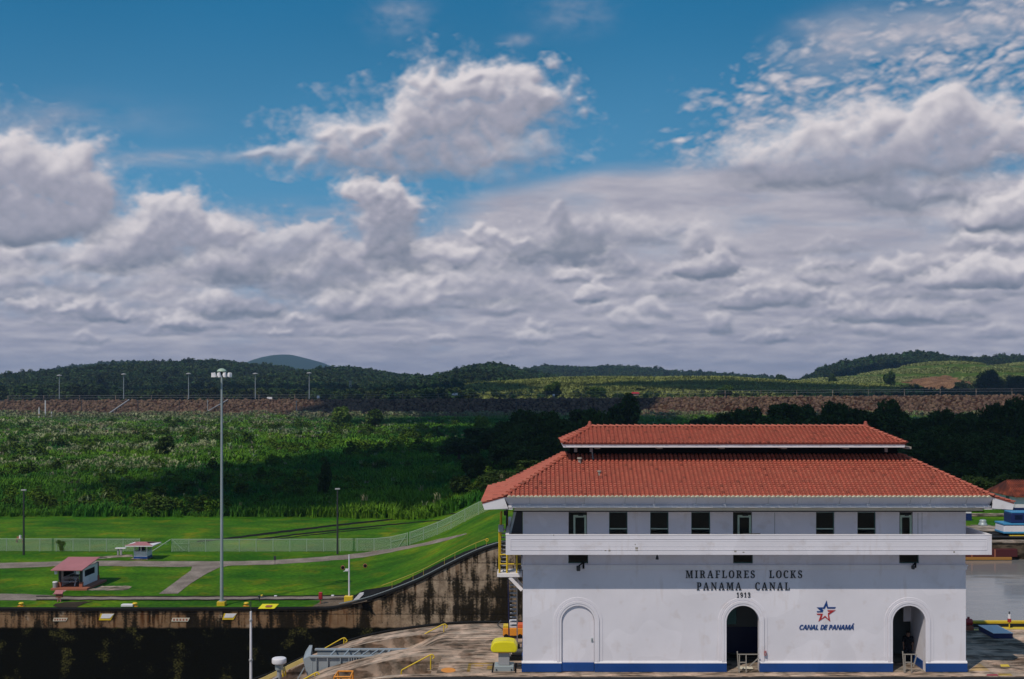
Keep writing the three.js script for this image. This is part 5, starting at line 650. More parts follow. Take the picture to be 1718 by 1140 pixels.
// ───────────── things on the far bank ─────────────
// chain-link fence: posts, top rail and a mesh panel in every bay
{
  const linkTex = (() => { const n = 64, d = new Uint8Array(n * n * 4); for (let j = 0; j < n; j++) for (let i = 0; i < n; i++) { const a = Math.abs(((i + j) % 16) - 8), b = Math.abs(((i - j + 64) % 16) - 8), v = a > 6.6 || b > 6.6 ? 255 : 0; d.set([v, v, v, 255], (j * n + i) * 4); } const t = new THREE.DataTexture(d, n, n); t.wrapS = t.wrapT = THREE.RepeatWrapping; t.magFilter = THREE.LinearFilter; t.repeat.set(4, 4); t.needsUpdate = true; return t; })();
  const link = new THREE.MeshStandardMaterial({ color: new THREE.Color().setRGB(0.36, 0.44, 0.33), roughness: 0.6, alphaMap: linkTex, transparent: true, side: THREE.DoubleSide });
  const FZ = 137.8, hh = 1.48, y = (x) => H(x, FZ), X0 = -76, gate0 = xAt(234, FZ), gate1 = xAt(288, FZ), end = xAt(826, FZ);
  function run(a, b, label, step = 2.02) {
    const t = thing('chain_link_fence', label, 'fence', [a, y(a), -FZ]), n = Math.round((b - a) / step), q = range(a, b, n);
    for (const x of q) mb().rod([x, y(x) - 0.2, -FZ], [x, y(x) + hh + 0.08, -FZ], 0.05, 0.05, 6).build('post', W.fence, t);
    for (let i = 0; i < n; i++) { const x0 = q[i], x1 = q[i + 1]; mb().rod([x0, y(x0) + hh, -FZ], [x1, y(x1) + hh, -FZ], 0.04, 0.04, 5).build('top_rail', W.fence, t); mb().poly([[x0, y(x0) + 0.04, -FZ + 0.04], [x1, y(x1) + 0.04, -FZ + 0.04], [x1, y(x1) + hh, -FZ + 0.04], [x0, y(x0) + hh, -FZ + 0.04]]).build('mesh_panel', link, t); }
    return t;
  }
  run(X0, gate0, 'pale green chain-link fence across the lawn, left of the white guard booth');
  const mid = run(gate1, xAt(684, FZ), 'pale green chain-link fence across the lawn behind the tall lamp mast'); mb().bar([gate1, y(gate1) + hh, -FZ + 0.08], [gate1 + 1.5, y(gate1) + 0.1, -FZ + 0.08], 0.06, 0.06).bar([gate1, y(gate1) + hh * 0.62, -FZ + 0.08], [gate1 + 2, y(gate1) + hh * 0.62, -FZ + 0.08], 0.05, 0.05).bar([xAt(682, FZ), y(-14.6) + hh * 0.9, -FZ + 0.08], [xAt(668, FZ), y(-15.7) + 0.1, -FZ + 0.08], 0.07, 0.07).bar([xAt(682, FZ), y(-14.6) + hh * 0.6, -FZ + 0.08], [xAt(656, FZ), y(-16.4) + hh * 0.6, -FZ + 0.08], 0.06, 0.06).build('brace', W.fence, mid);
  const cl = run(xAt(686, FZ) + 0.1, end, 'pale green chain-link fence climbing the grass slope towards the control house', 1.62); { const a = xAt(690, FZ), b = xAt(776, FZ), g = mb(); for (let x = a; x < b; x += 1) g.rod([x, y(x) + 0.8, -FZ + 0.06], [Math.min(b, x + 1), y(Math.min(b, x + 1)) + 0.8, -FZ + 0.06], 0.03, 0.03, 5); g.build('middle_rail', W.fence, cl); }
  const g = thing('boom_gate', 'pale open barrier with a slanting brace right of the white guard booth', 'gate', [gate1 - 1.5, y(gate1), -FZ]); mb().rod([gate1 - 0.1, y(gate1) + hh, -FZ + 0.2], [gate1 - 2.3, y(gate1) - 0.05, -FZ + 1.6], 0.06, 0.06, 6).build('brace', W.fence, g); mb().rod([gate0 + 0.3, y(gate0) + 1.0, -FZ + 0.3], [gate1 - 0.3, y(gate1) + 0.95, -FZ + 0.3], 0.03, 0.03, 5).build('bar', W.fence, g);
  const v = thing('fence_vine', 'small green creeper growing up the fence left of the picnic shelter', 'plant', [xAt(103, FZ), y(-55), -FZ + 0.1]); const vv = shadowy(new THREE.Mesh(leafCloud(55, 420, [[0, 0.35, 0, 0.28], [-0.1, 0.7, 0.02, 0.3], [-0.32, 1.1, 0, 0.3], [0.22, 1.0, 0.02, 0.26]], 0.11, 0.3), leafMid)); vv.name = 'leaves'; vv.scale.z = 0.35; v.add(vv);
  const b = thing('gate_box', 'grey control box on legs beside the path left of the guard booth', 'box', [xAt(202, 135), H(-48, 135), -135]); { const w = worldPos(b); mb().box(w.x - 0.55, w.x + 0.65, w.y + 0.75, w.y + 0.86, -135.1, -134.7).build('arm', W.trim, b); mb().box(w.x - 0.36, w.x - 0.2, w.y, w.y + 0.78, -135, -134.85).box(w.x - 0.02, w.x + 0.18, w.y, w.y + 0.74, -135, -134.8).build('cabinet', W.grey, b); }
}
// picnic shelter
{
  const Z0 = 112.2, Z1 = 116.4, X0 = xAt(97.5, Z0), X1 = xAt(137, Z0), g = -4.26, t = thing('picnic_shelter', 'open picnic shelter with pink roof, white side walls and brick floor on the lawn', 'shelter', [(X0 + X1) / 2, g, -Z0]);
  mb().box(xAt(85, 111.6), xAt(146, 111.6), g - 0.1, g + 0.14, -111.5, -Z1 - 0.3, 0.02).build('floor', W.brick, t);
  for (const [x, z] of [[X0, Z0], [X1 - 0.2, Z0], [X0, Z1], [X1 - 0.2, Z1]]) { const c = mb().box(x, x + 0.2, g + 0.14, g + 1.95, -z, -z - 0.2).build('post', W.dark, t); mb().box(x - 0.06, x + 0.26, g + 0.14, g + 0.62, -z + 0.06, -z - 0.26, 0.02).build('brick_foot', W.brick, c); }
  for (const x of [X0 + 0.04, X1 - 0.16]) { mb().box(x, x + 0.12, g + 0.16, g + 1.0, -Z0 - 0.27, -Z1).box(x, x + 0.12, g + 1.62, g + 1.9, -Z0 - 0.27, -Z1).box(x, x + 0.12, g + 1.0, g + 1.62, -Z0 - 0.27, -Z0 - 0.8).box(x, x + 0.12, g + 1.0, g + 1.62, -Z1 + 0.8, -Z1).build('side_wall', W.white, t); mb().box(x + 0.02, x + 0.10, g + 1.0, g + 1.62, -Z0 - 0.8, -Z1 + 0.8).build('opening_panel', W.black, t); }
  mb().prism([[xAt(85, 111.4), g + 1.86, -111.3], [xAt(138, 111.4), g + 1.86, -111.3], [xAt(138, 111.4) + 0.1, g + 2.5, -115.6], [xAt(85, 111.4) - 0.0, g + 2.5, -115.6]], [0, 0.07, 0]).prism([[xAt(85, 111.4), g + 2.5, -115.62], [xAt(138, 111.4) + 0.1, g + 2.5, -115.62], [xAt(138, 111.4) + 0.1, g + 2.2, -117.6], [xAt(85, 111.4), g + 2.2, -117.6]], [0, 0.07, 0]).build('roof', W.pink, t);
  for (const x of [xAt(92, 111.4), xAt(128.5, 111.4)]) mb().box(x - 0.13, x + 0.13, g + 1.5, g + 1.84, -111.5, -111.75, 0.02).build('hanging_lamp', W.trim, t);
  for (const [i, [px, z]] of [[112, 113.4], [122, 114.9]].entries()) { const x = xAt(px, z) + 0.4, q = thing('picnic_table', i ? 'dark picnic table at the back of the pink-roofed shelter' : 'pale wooden picnic table with crossed legs inside the pink-roofed shelter', 'table', [x, g + 0.14, -z]), m = i ? W.dark : W.trim; mb().box(x - 0.85, x + 0.85, g + 0.85, g + 0.91, -z + 0.36, -z - 0.36, 0.01).build('tabletop', m, q); for (const s of [-1, 1]) mb().box(x - 0.85, x + 0.85, g + 0.56, g + 0.6, -z + s * 0.72 + 0.13, -z + s * 0.72 - 0.13, 0.01).build('bench', m, q); for (const s of [-0.6, 0.6]) mb().bar([x + s, g + 0.15, -z + 0.7], [x + s, g + 0.86, -z + 0.2], 0.08, 0.06).bar([x + s, g + 0.15, -z - 0.7], [x + s, g + 0.86, -z - 0.2], 0.08, 0.06).bar([x + s, g + 0.55, -z - 0.75], [x + s, g + 0.55, -z + 0.75], 0.06, 0.05).build('leg', m, q); }
  const bx = xAt(92, 112), tb = thing('litter_bin', 'pale round litter bin at the left corner of the picnic shelter', 'bin', [bx, g, -112]); mb().rod([bx, g, -112], [bx, g + 0.62, -112], 0.2, 0.23, 12).build('drum', W.grey, tb); mb().rod([bx, g + 0.62, -112], [bx, g + 0.72, -112], 0.25, 0.22, 12).build('lid', W.trim, tb);
}
{ // guard booth
  const Z = 131.4, x0 = xAt(223.8, Z), x1 = xAt(246.5, Z), g = -4.26, z1 = Z + 1.7, t = thing('guard_booth', 'small white guard booth with blue base and red flat roof by the fence gate', 'booth', [(x0 + x1) / 2, g, -Z]);
  mb().box(x0 - 0.3, x1 + 0.1, g - 0.05, g + 0.06, -Z + 0.2, -z1 - 0.1).build('slab', W.pale, t); mb().box(x0, x1, g + 0.3, g + 0.86, -Z, -z1, 0.01).build('wall', W.white, t); mb().box(x0 - 0.01, x1 + 0.01, g + 0.06, g + 0.298, -Z + 0.01, -z1 - 0.01).build('base_band', W.blue, t);
  for (const [x, z] of [[x0, Z], [x1 - 0.1, Z], [x0, z1 - 0.1], [x1 - 0.1, z1 - 0.1], [(x0 + x1) / 2, Z]]) mb().box(x, x + 0.1, g + 0.86, g + 1.5, -z, -z - 0.1).build('post', W.white, t);
  mb().box(x0 + 0.1, x1 - 0.1, g + 0.862, g + 1.49, -z1 + 0.06, -z1 + 0.05).box(x0 + 0.04, x0 + 0.05, g + 0.862, g + 1.49, -Z - 0.1, -z1 + 0.1).box(x1 - 0.05, x1 - 0.04, g + 0.862, g + 1.49, -Z - 0.1, -z1 + 0.1).build('pane', W.glass, t); mb().box(x0 + 0.3, x0 + 0.9, g + 0.86, g + 1.25, -Z - 0.9, -Z - 1.3, 0.03).build('desk_cabinet', W.dark, t);
  mb().box(xAt(212.5, Z), xAt(259, Z), g + 1.5, g + 1.62, -Z + 0.7, -z1 - 0.7, 0.01).build('roof_edge', W.trim, t); mb().prism([[xAt(212.5, Z), g + 1.622, -Z + 0.7], [xAt(259, Z), g + 1.622, -Z + 0.7], [x1 - 0.4, g + 1.82, -Z - 0.8], [x0 + 0.4, g + 1.82, -Z - 0.8]], [0, 0.04, 0]).prism([[x0 + 0.4, g + 1.82, -Z - 0.802], [x1 - 0.4, g + 1.82, -Z - 0.802], [xAt(259, Z), g + 1.622, -z1 - 0.7], [xAt(212.5, Z), g + 1.622, -z1 - 0.7]], [0, 0.04, 0]).build('roof', W.pink, t);
}
{ // tall lamp mast
  const Z = 103.9, x = xAt(371.6, Z), g = -4.26, top = yAt(630, Z), t = thing('lamp_mast', 'very tall grey lamp mast on a yellow block at the lock edge', 'lamp mast', [x, g, -Z]);
  mb().box(x - 0.36, x + 0.36, g - 0.1, g + 0.32, -Z + 0.36, -Z - 0.36, 0.04).build('foot_block', W.yellow, t); mb().rod([x, g + 0.3, -Z], [x, top, -Z], 0.155, 0.085, 14).build('pole', W.galv, t); mb().rod([x, g + 0.32, -Z], [x, g + 0.4, -Z], 0.26, 0.26, 14).build('flange', W.galv, t);
  { const l = new THREE.LatheGeometry([[0, 0.30], [0.18, 0.27], [0.36, 0.16], [0.42, 0.03], [0.40, 0], [0, 0]].map((q) => new THREE.Vector2(...q)), 18); l.translate(x, yAt(624, Z), -Z); mb().add(l).build('hood', W.green, t); mb().rod([x, top - 0.1, -Z], [x, yAt(624, Z), -Z], 0.06, 0.06).build('head_tube', W.dark, t); const r = new THREE.TorusGeometry(0.66, 0.035, 6, 28); r.rotateX(Math.PI / 2); r.translate(x, yAt(631.5, Z), -Z); mb().add(r).bar([x - 0.66, yAt(631.5, Z), -Z], [x + 0.66, yAt(631.5, Z), -Z], 0.05, 0.05).build('lamp_ring', W.dark, t); }
  for (let k = 0; k < 10; k++) { const a = (k + 0.5) / 10 * 6.283, lx = x + Math.cos(a) * 0.74, lz = -Z + Math.sin(a) * 0.72, ly = yAt(631, Z) + 0.02, s = mb(); s.rod([lx, ly - 0.12, lz], [lx + Math.cos(a) * 0.08, ly + 0.26, lz + Math.sin(a) * 0.08], 0.17, 0.08, 10); const h = s.build('flood_lamp', W.trim, t); mb().rod([lx, ly - 0.14, lz], [lx, ly - 0.122, lz], 0.155, 0.155, 10).build('lens', W.grey, h); }
}
// slender dark lawn poles
function pole(px, topPy, basePy, Z, r, m, name, label, cat, head, group) { const x = xAt(px, Z), y0 = yAt(basePy, Z), y1 = yAt(topPy, Z), t = thing(name, label, cat, [x, y0, -Z], group); mb().rod([x, y0 - 0.3, -Z], [x, y1, -Z], r, r * 0.7, 8).build('pole', m, t); if (head) head(x, y1, -Z, t); return t; }
const lawnHead = (x, y, z, t) => mb().box(x - 0.28, x + 0.3, y - 0.02, y + 0.16, z + 0.15, z - 0.15, 0.04).build('lamp_head', W.grey, t);
pole(39.2, 824, 932.5, 134.8, 0.13, W.iron, 'lawn_lamp', 'slender dark pole on the lawn near the left edge, in front of the fence', 'lamp post', lawnHead);
pole(566, 822, 930, 135.6, 0.12, W.iron, 'lawn_lamp', 'slender dark pole on the lawn right of the tall mast, in front of the fence', 'lamp post', lawnHead);
{ // white pole with yellow base, and neighbours
  const Z = 104.4, x = xAt(585.5, Z), g = H(x, Z), t = pole(585.5, 931, 1007, Z, 0.085, W.trim, 'signal_pole', 'white pole on a yellow block where the rails begin to climb', 'pole', (X, Y, z, q) => mb().box(X - 0.34, X - 0.06, yAt(959, Z), yAt(955, Z), z + 0.1, z - 0.1, 0.02).bar([X - 0.5, yAt(959.5, Z), z], [X, yAt(955, Z), z], 0.05, 0.05).build('camera_arm', W.trim, q)); mb().box(x - 0.42, x + 0.36, g - 0.2, g + 0.46, -Z + 0.3, -Z - 0.3, 0.08).build('foot_block', W.yellow, t);
  const cz = 103.9, P = (px, py) => at(px, py, cz).toArray(), c = thing('chute', 'white folded chute lying beside the yellow block of the white pole', 'chute', P(600, 1012)); mb().prism([P(592, 1013.5), P(600.5, 1013), P(601, 1006.5), P(609.5, 998), P(609.5, 995.5), P(602.5, 996.5), P(592, 1008)], [0, 0, -0.35]).build('sheet', W.trim, c); mb().bar(P(583, 1016.5), P(600, 1012.8), 0.3, 0.05).build('foot_plate', W.trim, c);
  const rz = 104.2, r = thing('fire_box', 'red box on a short post at the lock edge', 'box', at(537.5, 1015, rz).toArray()); mb().box(xAt(534.5, rz), xAt(540.8, rz), yAt(1006, rz), yAt(994, rz), -rz + 0.14, -rz - 0.14, 0.05).build('case', W.red, r); mb().rod(at(537.5, 1016, rz).toArray(), at(537.5, 1005, rz).toArray(), 0.06).build('post', W.brick, r); mb().box(xAt(535.2, rz), xAt(540, rz), yAt(1003, rz), yAt(997, rz), -rz + 0.142, -rz + 0.16, 0.01).build('door', W.red, r);
}
{ const Z = 101.9, P = (px, py, dz = 0) => at(px, py, Z + dz).toArray(), t = thing('notice_board', 'yellow slanting board with a dark emblem lying on the grass at the lock edge', 'sign', P(450, 1022)); mb().prism([P(432.5, 1023), P(459.5, 1023), P(467.5, 1015, 0.9), P(440, 1015, 0.9)], [0, 0.06, 0]).build('board', W.lemon, t); mb().prism([P(444, 1020.2, 0.15).map((v, i) => i === 1 ? v + 0.066 : v), P(454, 1020.2, 0.15).map((v, i) => i === 1 ? v + 0.066 : v), P(457, 1017.3, 0.5).map((v, i) => i === 1 ? v + 0.066 : v), P(447, 1017.3, 0.5).map((v, i) => i === 1 ? v + 0.066 : v)], [0, 0.006, 0]).build('emblem', W.brick, t); mb().box(xAt(436, Z), xAt(437, Z), yAt(1026, Z), yAt(1021.5, Z), -Z - 0.1, -Z - 0.2).box(xAt(459, Z), xAt(460, Z), yAt(1026, Z), yAt(1021.5, Z), -Z - 0.1, -Z - 0.2).build('leg', W.iron, t); }
// plates fixed to the stained wall
{ const plate = (x0, x1, y0, y1, label, yel) => { const Z = 101.94, t = thing('wall_plate', label, 'sign', at((x0 + x1) / 2, y1, Z).toArray()), k = (y1 - y0) * 0.55; mb().prism([at(x0, y1, Z).toArray(), at(x1 - k, y1, Z).toArray(), at(x1, y0, Z).toArray(), at(x0 + k * 0.5, y0, Z).toArray()], [0, 0, -0.08]).build('plate', yel ? W.yellow : W.cream, t); if (yel) { mb().prism([at(x0 + 3, y1 - 3.5, Z - 0.012).toArray(), at(x1 - k - 1, y1 - 3.5, Z - 0.012).toArray(), at(x1, y0, Z - 0.012).toArray(), at(x0 + k, y0, Z - 0.012).toArray()], [0, 0, 0.01]).build('white_field', W.trim, t); for (const q of [0.3, 0.42, 0.6, 0.7]) mb().box(xAt(mix(x0, x1, q), Z), xAt(mix(x0, x1, q + 0.07), Z), yAt(y1 - 4.5, Z), yAt(y0 + 3, Z), -Z + 0.016, -Z + 0.013).build('mark', W.black, t); } else for (let q = 0.1; q < 0.9; q += 0.17) mb().box(xAt(mix(x0, x1, q), Z), xAt(mix(x0, x1, q + 0.1), Z), yAt(y1 - 1.2, Z), yAt(y0 + 1.2, Z), -Z + 0.006, -Z + 0.001).build('mark', W.brick, t); };
  plate(165, 191, 1030.5, 1041.5, 'yellow-edged white plate on the stained wall, left of the tall mast', 1); plate(372.5, 397, 1030, 1040.5, 'yellow-edged white plate on the stained wall, right below the tall mast', 1); plate(88, 113, 1037.5, 1043, 'worn beige number plate on the stained wall at the left', 0); plate(287, 318, 1037.5, 1043.5, 'worn beige number plate on the stained wall, between the two yellow plates', 0); }
// yellow mooring bollards at the edge
{ const P = [[35, 'yellow bollard at the lock edge, leftmost'], [226, 'yellow bollard at the lock edge beside a white slab'], [413, 'yellow bollard between the tall mast and the yellow board']]; for (const [px, label] of P) { const Z = 103.5, x = xAt(px, Z), g = H(x, Z), t = thing('bollard', label, 'bollard', [x, g, -Z]); const l = new THREE.LatheGeometry([[0.0, 0.36], [0.17, 0.34], [0.24, 0.26], [0.22, 0.2], [0.13, 0.16], [0.13, 0.05], [0.2, 0], [0, 0]].map((q) => new THREE.Vector2(...q)), 12); l.translate(x, g, -Z); mb().add(l).build('cap', W.yellow, t); mb().box(x - 0.26, x + 0.26, g - 0.05, g + 0.05, -Z + 0.2, -Z - 0.2).build('plinth', W.orange, t); }
  const Z = 103.3, x = xAt(213, Z), t = thing('edge_slab', 'flat white slab at the lock edge beside a yellow bollard', 'slab', [x, H(x, Z), -Z]); mb().box(x - 0.5, x + 0.55, -4.3, -4.1, -Z + 0.2, -Z - 0.3, 0.03).build('slab', W.trim, t); }
{ // pink hooded table on legs, small lamps, markers
  const Z = 105.6, x = xAt(99, Z), g = H(x, Z), t = thing('hose_cabinet', 'small pink hooded cabinet on legs over a bare earth patch', 'cabinet', [x, g, -Z]); mb().prism([[x - 0.42, g + 0.74, -Z + 0.25], [x + 0.36, g + 0.74, -Z + 0.25], [x + 0.36, g + 0.98, -Z - 0.2], [x - 0.42, g + 0.98, -Z - 0.2]], [0, 0.06, 0]).build('hood', W.pink, t); mb().box(x - 0.32, x + 0.28, g + 0.4, g + 0.76, -Z + 0.1, -Z - 0.2, 0.03).build('case', W.brick, t); mb().bar([x - 0.2, g - 0.1, -Z], [x - 0.05, g + 0.42, -Z], 0.07, 0.07).bar([x + 0.16, g - 0.1, -Z], [x + 0.02, g + 0.42, -Z], 0.07, 0.07).build('leg', W.pink, t);
  const q = ground(435, 1010), l = thing('edge_lamp', 'short dark post with a yellow lamp in front of the rails', 'lamp', q.toArray()); mb().rod([q.x, q.y - 0.1, q.z], [q.x, q.y + 0.5, q.z], 0.05).build('post', W.dark, l); mb().box(q.x - 0.14, q.x + 0.06, q.y + 0.4, q.y + 0.56, q.z + 0.1, q.z - 0.1, 0.03).build('lamp_head', W.iron, l); mb().rod([q.x + 0.16, q.y + 0.52, q.z], [q.x + 0.3, q.y + 0.6, q.z], 0.1, 0.06, 8).build('shade', W.yellow, l);
  for (const [px, py, label] of [[462, 1001.8, 'small white block on the rails left of the red box'], [558, 1001, 'small white block on the rails right of the red box']]) { const b = ground(px, py), o = thing('rail_block', label, 'block', b.toArray()); mb().box(b.x - 0.13, b.x + 0.13, b.y - 0.02, b.y + 0.12, b.z + 0.12, b.z - 0.12, 0.03).build('block', W.trim, o); }
  const s = ground(461, 948), sg = thing('lawn_sign', 'small dark sign on a thin post by the path right of the tall mast', 'sign', s.toArray()); mb().rod([s.x, s.y - 0.1, s.z], [s.x, s.y + 0.5, s.z], 0.025).build('post', W.iron, sg); mb().box(s.x - 0.14, s.x + 0.12, s.y + 0.5, s.y + 0.95, s.z + 0.04, s.z - 0.04, 0.02).build('panel', W.dark, sg);
  for (const [px, py, label] of [[574.5, 956, 'small orange-brown drum on the lawn, left of the white pole'], [612, 953, 'small orange-brown drum on the lawn, right of the white pole']]) { const b = ground(px, py), o = thing('lawn_drum', label, 'drum', b.toArray()); mb().rod([b.x, b.y + 0.2, b.z - 0.18], [b.x + 0.05, b.y + 0.22, b.z + 0.18], 0.22, 0.22, 12).build('drum', W.brick, o); mb().rod([b.x + 0.05, b.y + 0.22, b.z + 0.17], [b.x + 0.055, b.y + 0.22, b.z + 0.2], 0.17, 0.17, 12).build('opening', W.black, o); }
  const w = ground(629, 926.5), ws = thing('manhole_slab', 'pale raised slab on the grass beside the path', 'slab', w.toArray()); mb().box(w.x - 0.33, w.x + 0.33, w.y - 0.06, w.y + 0.10, w.z + 0.3, w.z - 0.3, 0.02).build('slab', W.pale, ws);
  const k = ground(33, 911), kt = thing('lawn_table', 'small red-brown table beyond the fence near the left pole', 'table', k.toArray()); mb().box(k.x - 0.5, k.x + 0.5, k.y + 0.42, k.y + 0.5, k.z + 0.35, k.z - 0.35).box(k.x - 0.5, k.x - 0.05, k.y + 0.5, k.y + 0.72, k.z - 0.2, k.z - 0.34).build('tabletop', W.brick, kt); mb().box(k.x - 0.42, k.x - 0.34, k.y, k.y + 0.42, k.z + 0.2, k.z - 0.2).box(k.x + 0.34, k.x + 0.42, k.y, k.y + 0.42, k.z + 0.2, k.z - 0.2).build('leg', W.brick, kt);
  const k2 = thing('white_drum', 'white drum standing on the small table beyond the fence', 'drum', [k.x, k.y + 0.5, k.z]); mb().rod([k.x + 0.03, k.y + 0.5, k.z], [k.x + 0.03, k.y + 0.9, k.z], 0.16, 0.15, 10).build('drum', W.trim, k2); mb().rod([k.x + 0.03, k.y + 0.9, k.z], [k.x + 0.03, k.y + 0.95, k.z], 0.12, 0.1, 10).build('lid', W.grey, k2);
}
{ // yellow handrail beside the climbing rails
  const Z = 104.0, pts = []; for (let i = 0; i <= 10; i++) { const x = mix(xAt(640, Z), xAt(816, Z), i / 10); pts.push([x, H(x, Z) + 0.62, -Z]); } const t = thing('handrail', 'long yellow handrail climbing beside the rails of the far wall', 'handrail', [pts[0][0], pts[0][1], -Z]); mb().tube(pts, 0.026, 50, 6).build('rail', W.brass, t); for (let i = 1; i <= 10; i += 1.5) { const q = pts[Math.round(i)]; mb().rod([q[0], q[1] - 0.65, q[2]], q, 0.02, 0.02, 6).build('post', W.brass, t); } const e = pts[10], r = new THREE.TorusGeometry(0.12, 0.035, 6, 14); r.translate(e[0] + 0.06, e[1] - 0.1, e[2]); mb().add(r).build('end_loop', W.yellow, t);
}

// ───────────── on the middle wall ─────────────
function yellowRail(pts, loop, postTop, postBottom, Z, label, r = 0.035) { const P = (p) => at(p[0], p[1], Z).toArray(), a = pts.map(P), t = thing('handrail', label, 'handrail', P(pts[0])); mb().tube([...a, P(loop), P([loop[0] - 3, loop[1] + 2.5])], r, 44, 7).build('rail', W.yellow, t); mb().rod(P(postBottom), P(postTop), r, r, 7).build('post', W.yellow, t); return t; }
yellowRail([[544.5, 1088.5], [573, 1072.3], [578.5, 1071.3]], [582.3, 1076], [576.8, 1072], [576.8, 1090], 74.5, 'yellow handrail with a curled end on the far ramp above the grey girder');
yellowRail([[702, 1073], [704, 1069], [741, 1049.2], [747, 1048]], [750.7, 1052], [744.6, 1049], [744.6, 1068], 72.6, 'yellow handrail with a curled end at the top of the far ramp');
yellowRail([[673.3, 1136], [673.3, 1126.5], [677, 1123.4], [721, 1100], [725.5, 1099]], [728.6, 1103.5], [722.5, 1100], [722.5, 1124], 65.0, 'yellow handrail with a curled end beside the dark stair pit', 0.04);
yellowRail([[500, 1146], [528, 1130.3], [532.5, 1129]], [536, 1133.5], [528.3, 1130.5], [528.3, 1143], 67.0, 'yellow handrail with a curled end at the bottom edge below the grey girder', 0.045);
{ const Z = 72.2, P = (px, py, dz = 0) => at(px, py, Z + dz).toArray(), t = thing('beam_rail', 'heavy pale yellow beam rail running down beside the white vent', 'handrail', P(470, 1128)); mb().bar(P(436, 1143.5), P(509, 1107.5), 0.16, 0.24).build('beam', mat(0.60, 0.46, 0.16, 0.6, { map: plasterTex }), t); for (const [px, py] of [[474.5, 1128], [478.5, 1126], [450, 1140]]) mb().bar(P(px, py), P(px, py + 8), 0.08, 0.1).build('bracket', W.yellow, t); }
{ // lock gate girder lying in its recess
  const Zn = 68.4, Zf = 70.2, Y = -0.60, X0 = xAt(523, Zn), X1 = -7.2, t = thing('gate_girder', 'grey-blue steel girder with ribbed side and wedge nose lying in its recess', 'girder', [(X0 + X1) / 2, -1.6, -69.3]);
  for (const z of [Zn, Zf]) mb().box(X0 - 0.15, X1 + (z === Zf ? 0.6 : 0.3), Y - 0.10, Y, -z + 0.14, -z - 0.14, 0.015).build('flange', W.steel, t);
  mb().box(X0, X1, Y - 1.25, Y - 0.102, -Zn - 0.02, -Zn - 0.06).build('side_plate', W.steel, t); mb().box(X0, X1, Y - 1.25, Y - 0.102, -Zf + 0.06, -Zf + 0.02).build('side_plate', W.steel, t); mb().box(X0, X1, Y - 1.25, Y - 1.2, -Zn - 0.07, -Zf + 0.07).build('floor_plate', W.dark, t);
  for (const px of [530, 549, 570.5, 585, 589, 593, 597.5, 602]) mb().box(xAt(px, Zn), xAt(px, Zn) + 0.05, Y - 1.24, Y - 0.104, -Zn + 0.12, -Zn - 0.018).build('rib', W.steel, t);
  for (const [px, k] of [[553, 2], [576, 2], [590, 7], [605, 8], [620, 8], [633, 6], [645, 4]]) mb().bar([xAt(px, Zn), Y - 0.05, -Zn - 0.15], [xAt(px + k, Zn), Y - 0.05, -Zf + 0.15], 0.09, 0.06).build('cross_bar', W.steel, t);
  const q = (px, py, Z) => at(px, py, Z).toArray(); mb().prism([q(508, 1107, Zn), q(515, 1135, Zn), q(524, 1133, Zn), q(524, 1101, Zn), q(519.5, 1101, Zn)], [0, 0, -0.06]).prism([q(508, 1107, Zn).map((v, i) => i === 2 ? -Zn - 0.062 : v), q(519.5, 1101, Zn).map((v, i) => i === 2 ? -Zn - 0.062 : v), q(523, 1083, Zf), q(519, 1083, Zf), q(512, 1094, Zf)], [0.03, 0, 0]).box(xAt(519.5, Zf), xAt(524, Zf), -1.8, yAt(1083, Zf), -Zf + 0.1, -Zf).build('nose', W.steel, t); mb().bar(q(510, 1121, 68.2), q(498, 1142, 68.2), 0.07, 0.07).build('stay', W.steel, t);
}
{ // white mushroom vent
  const Z = 66.6, x = xAt(468, Z), P = (py) => yAt(py, Z), t = thing('vent_cowl', 'white mushroom-shaped vent cowl on a pipe in front of the black wall', 'vent', [x, P(1150), -Z]); const l = new THREE.LatheGeometry([[0, 0.36], [0.36, 0.33], [0.41, 0.27], [0.41, 0.05], [0.35, 0], [0, 0]].map((q) => new THREE.Vector2(...q)), 20); l.translate(x, P(1114), -Z); mb().add(l).build('cap', W.trim, t); mb().rod([x, P(1124), -Z], [x, P(1113), -Z], 0.22, 0.25, 16).build('neck', W.galv, t); mb().rod([x, P(1150), -Z], [x, P(1123), -Z], 0.13, 0.13, 12).build('pipe', W.grey, t); mb().tube([[x - 0.02, P(1136), -Z + 0.05], [x - 0.3, P(1139), -Z + 0.3], [x - 0.5, P(1146), -Z + 0.4]], 0.06, 10).build('elbow', W.grey, t); }
pole(420.5, 1026, 1160, 70, 0.088, W.trim, 'signal_mast', 'thin white mast with a dark tip rising in front of the black chamber wall', 'pole', (x, y, z, t) => { mb().rod([x, y, z], [x, y + 0.6, z], 0.035, 0.025).build('tip', W.dark, t); mb().rod([x, y - 0.6, z], [x, y - 0.5, z], 0.1, 0.1).rod([x, y - 3.0, z], [x, y - 2.9, z], 0.12, 0.12).build('collar', W.grey, t); });
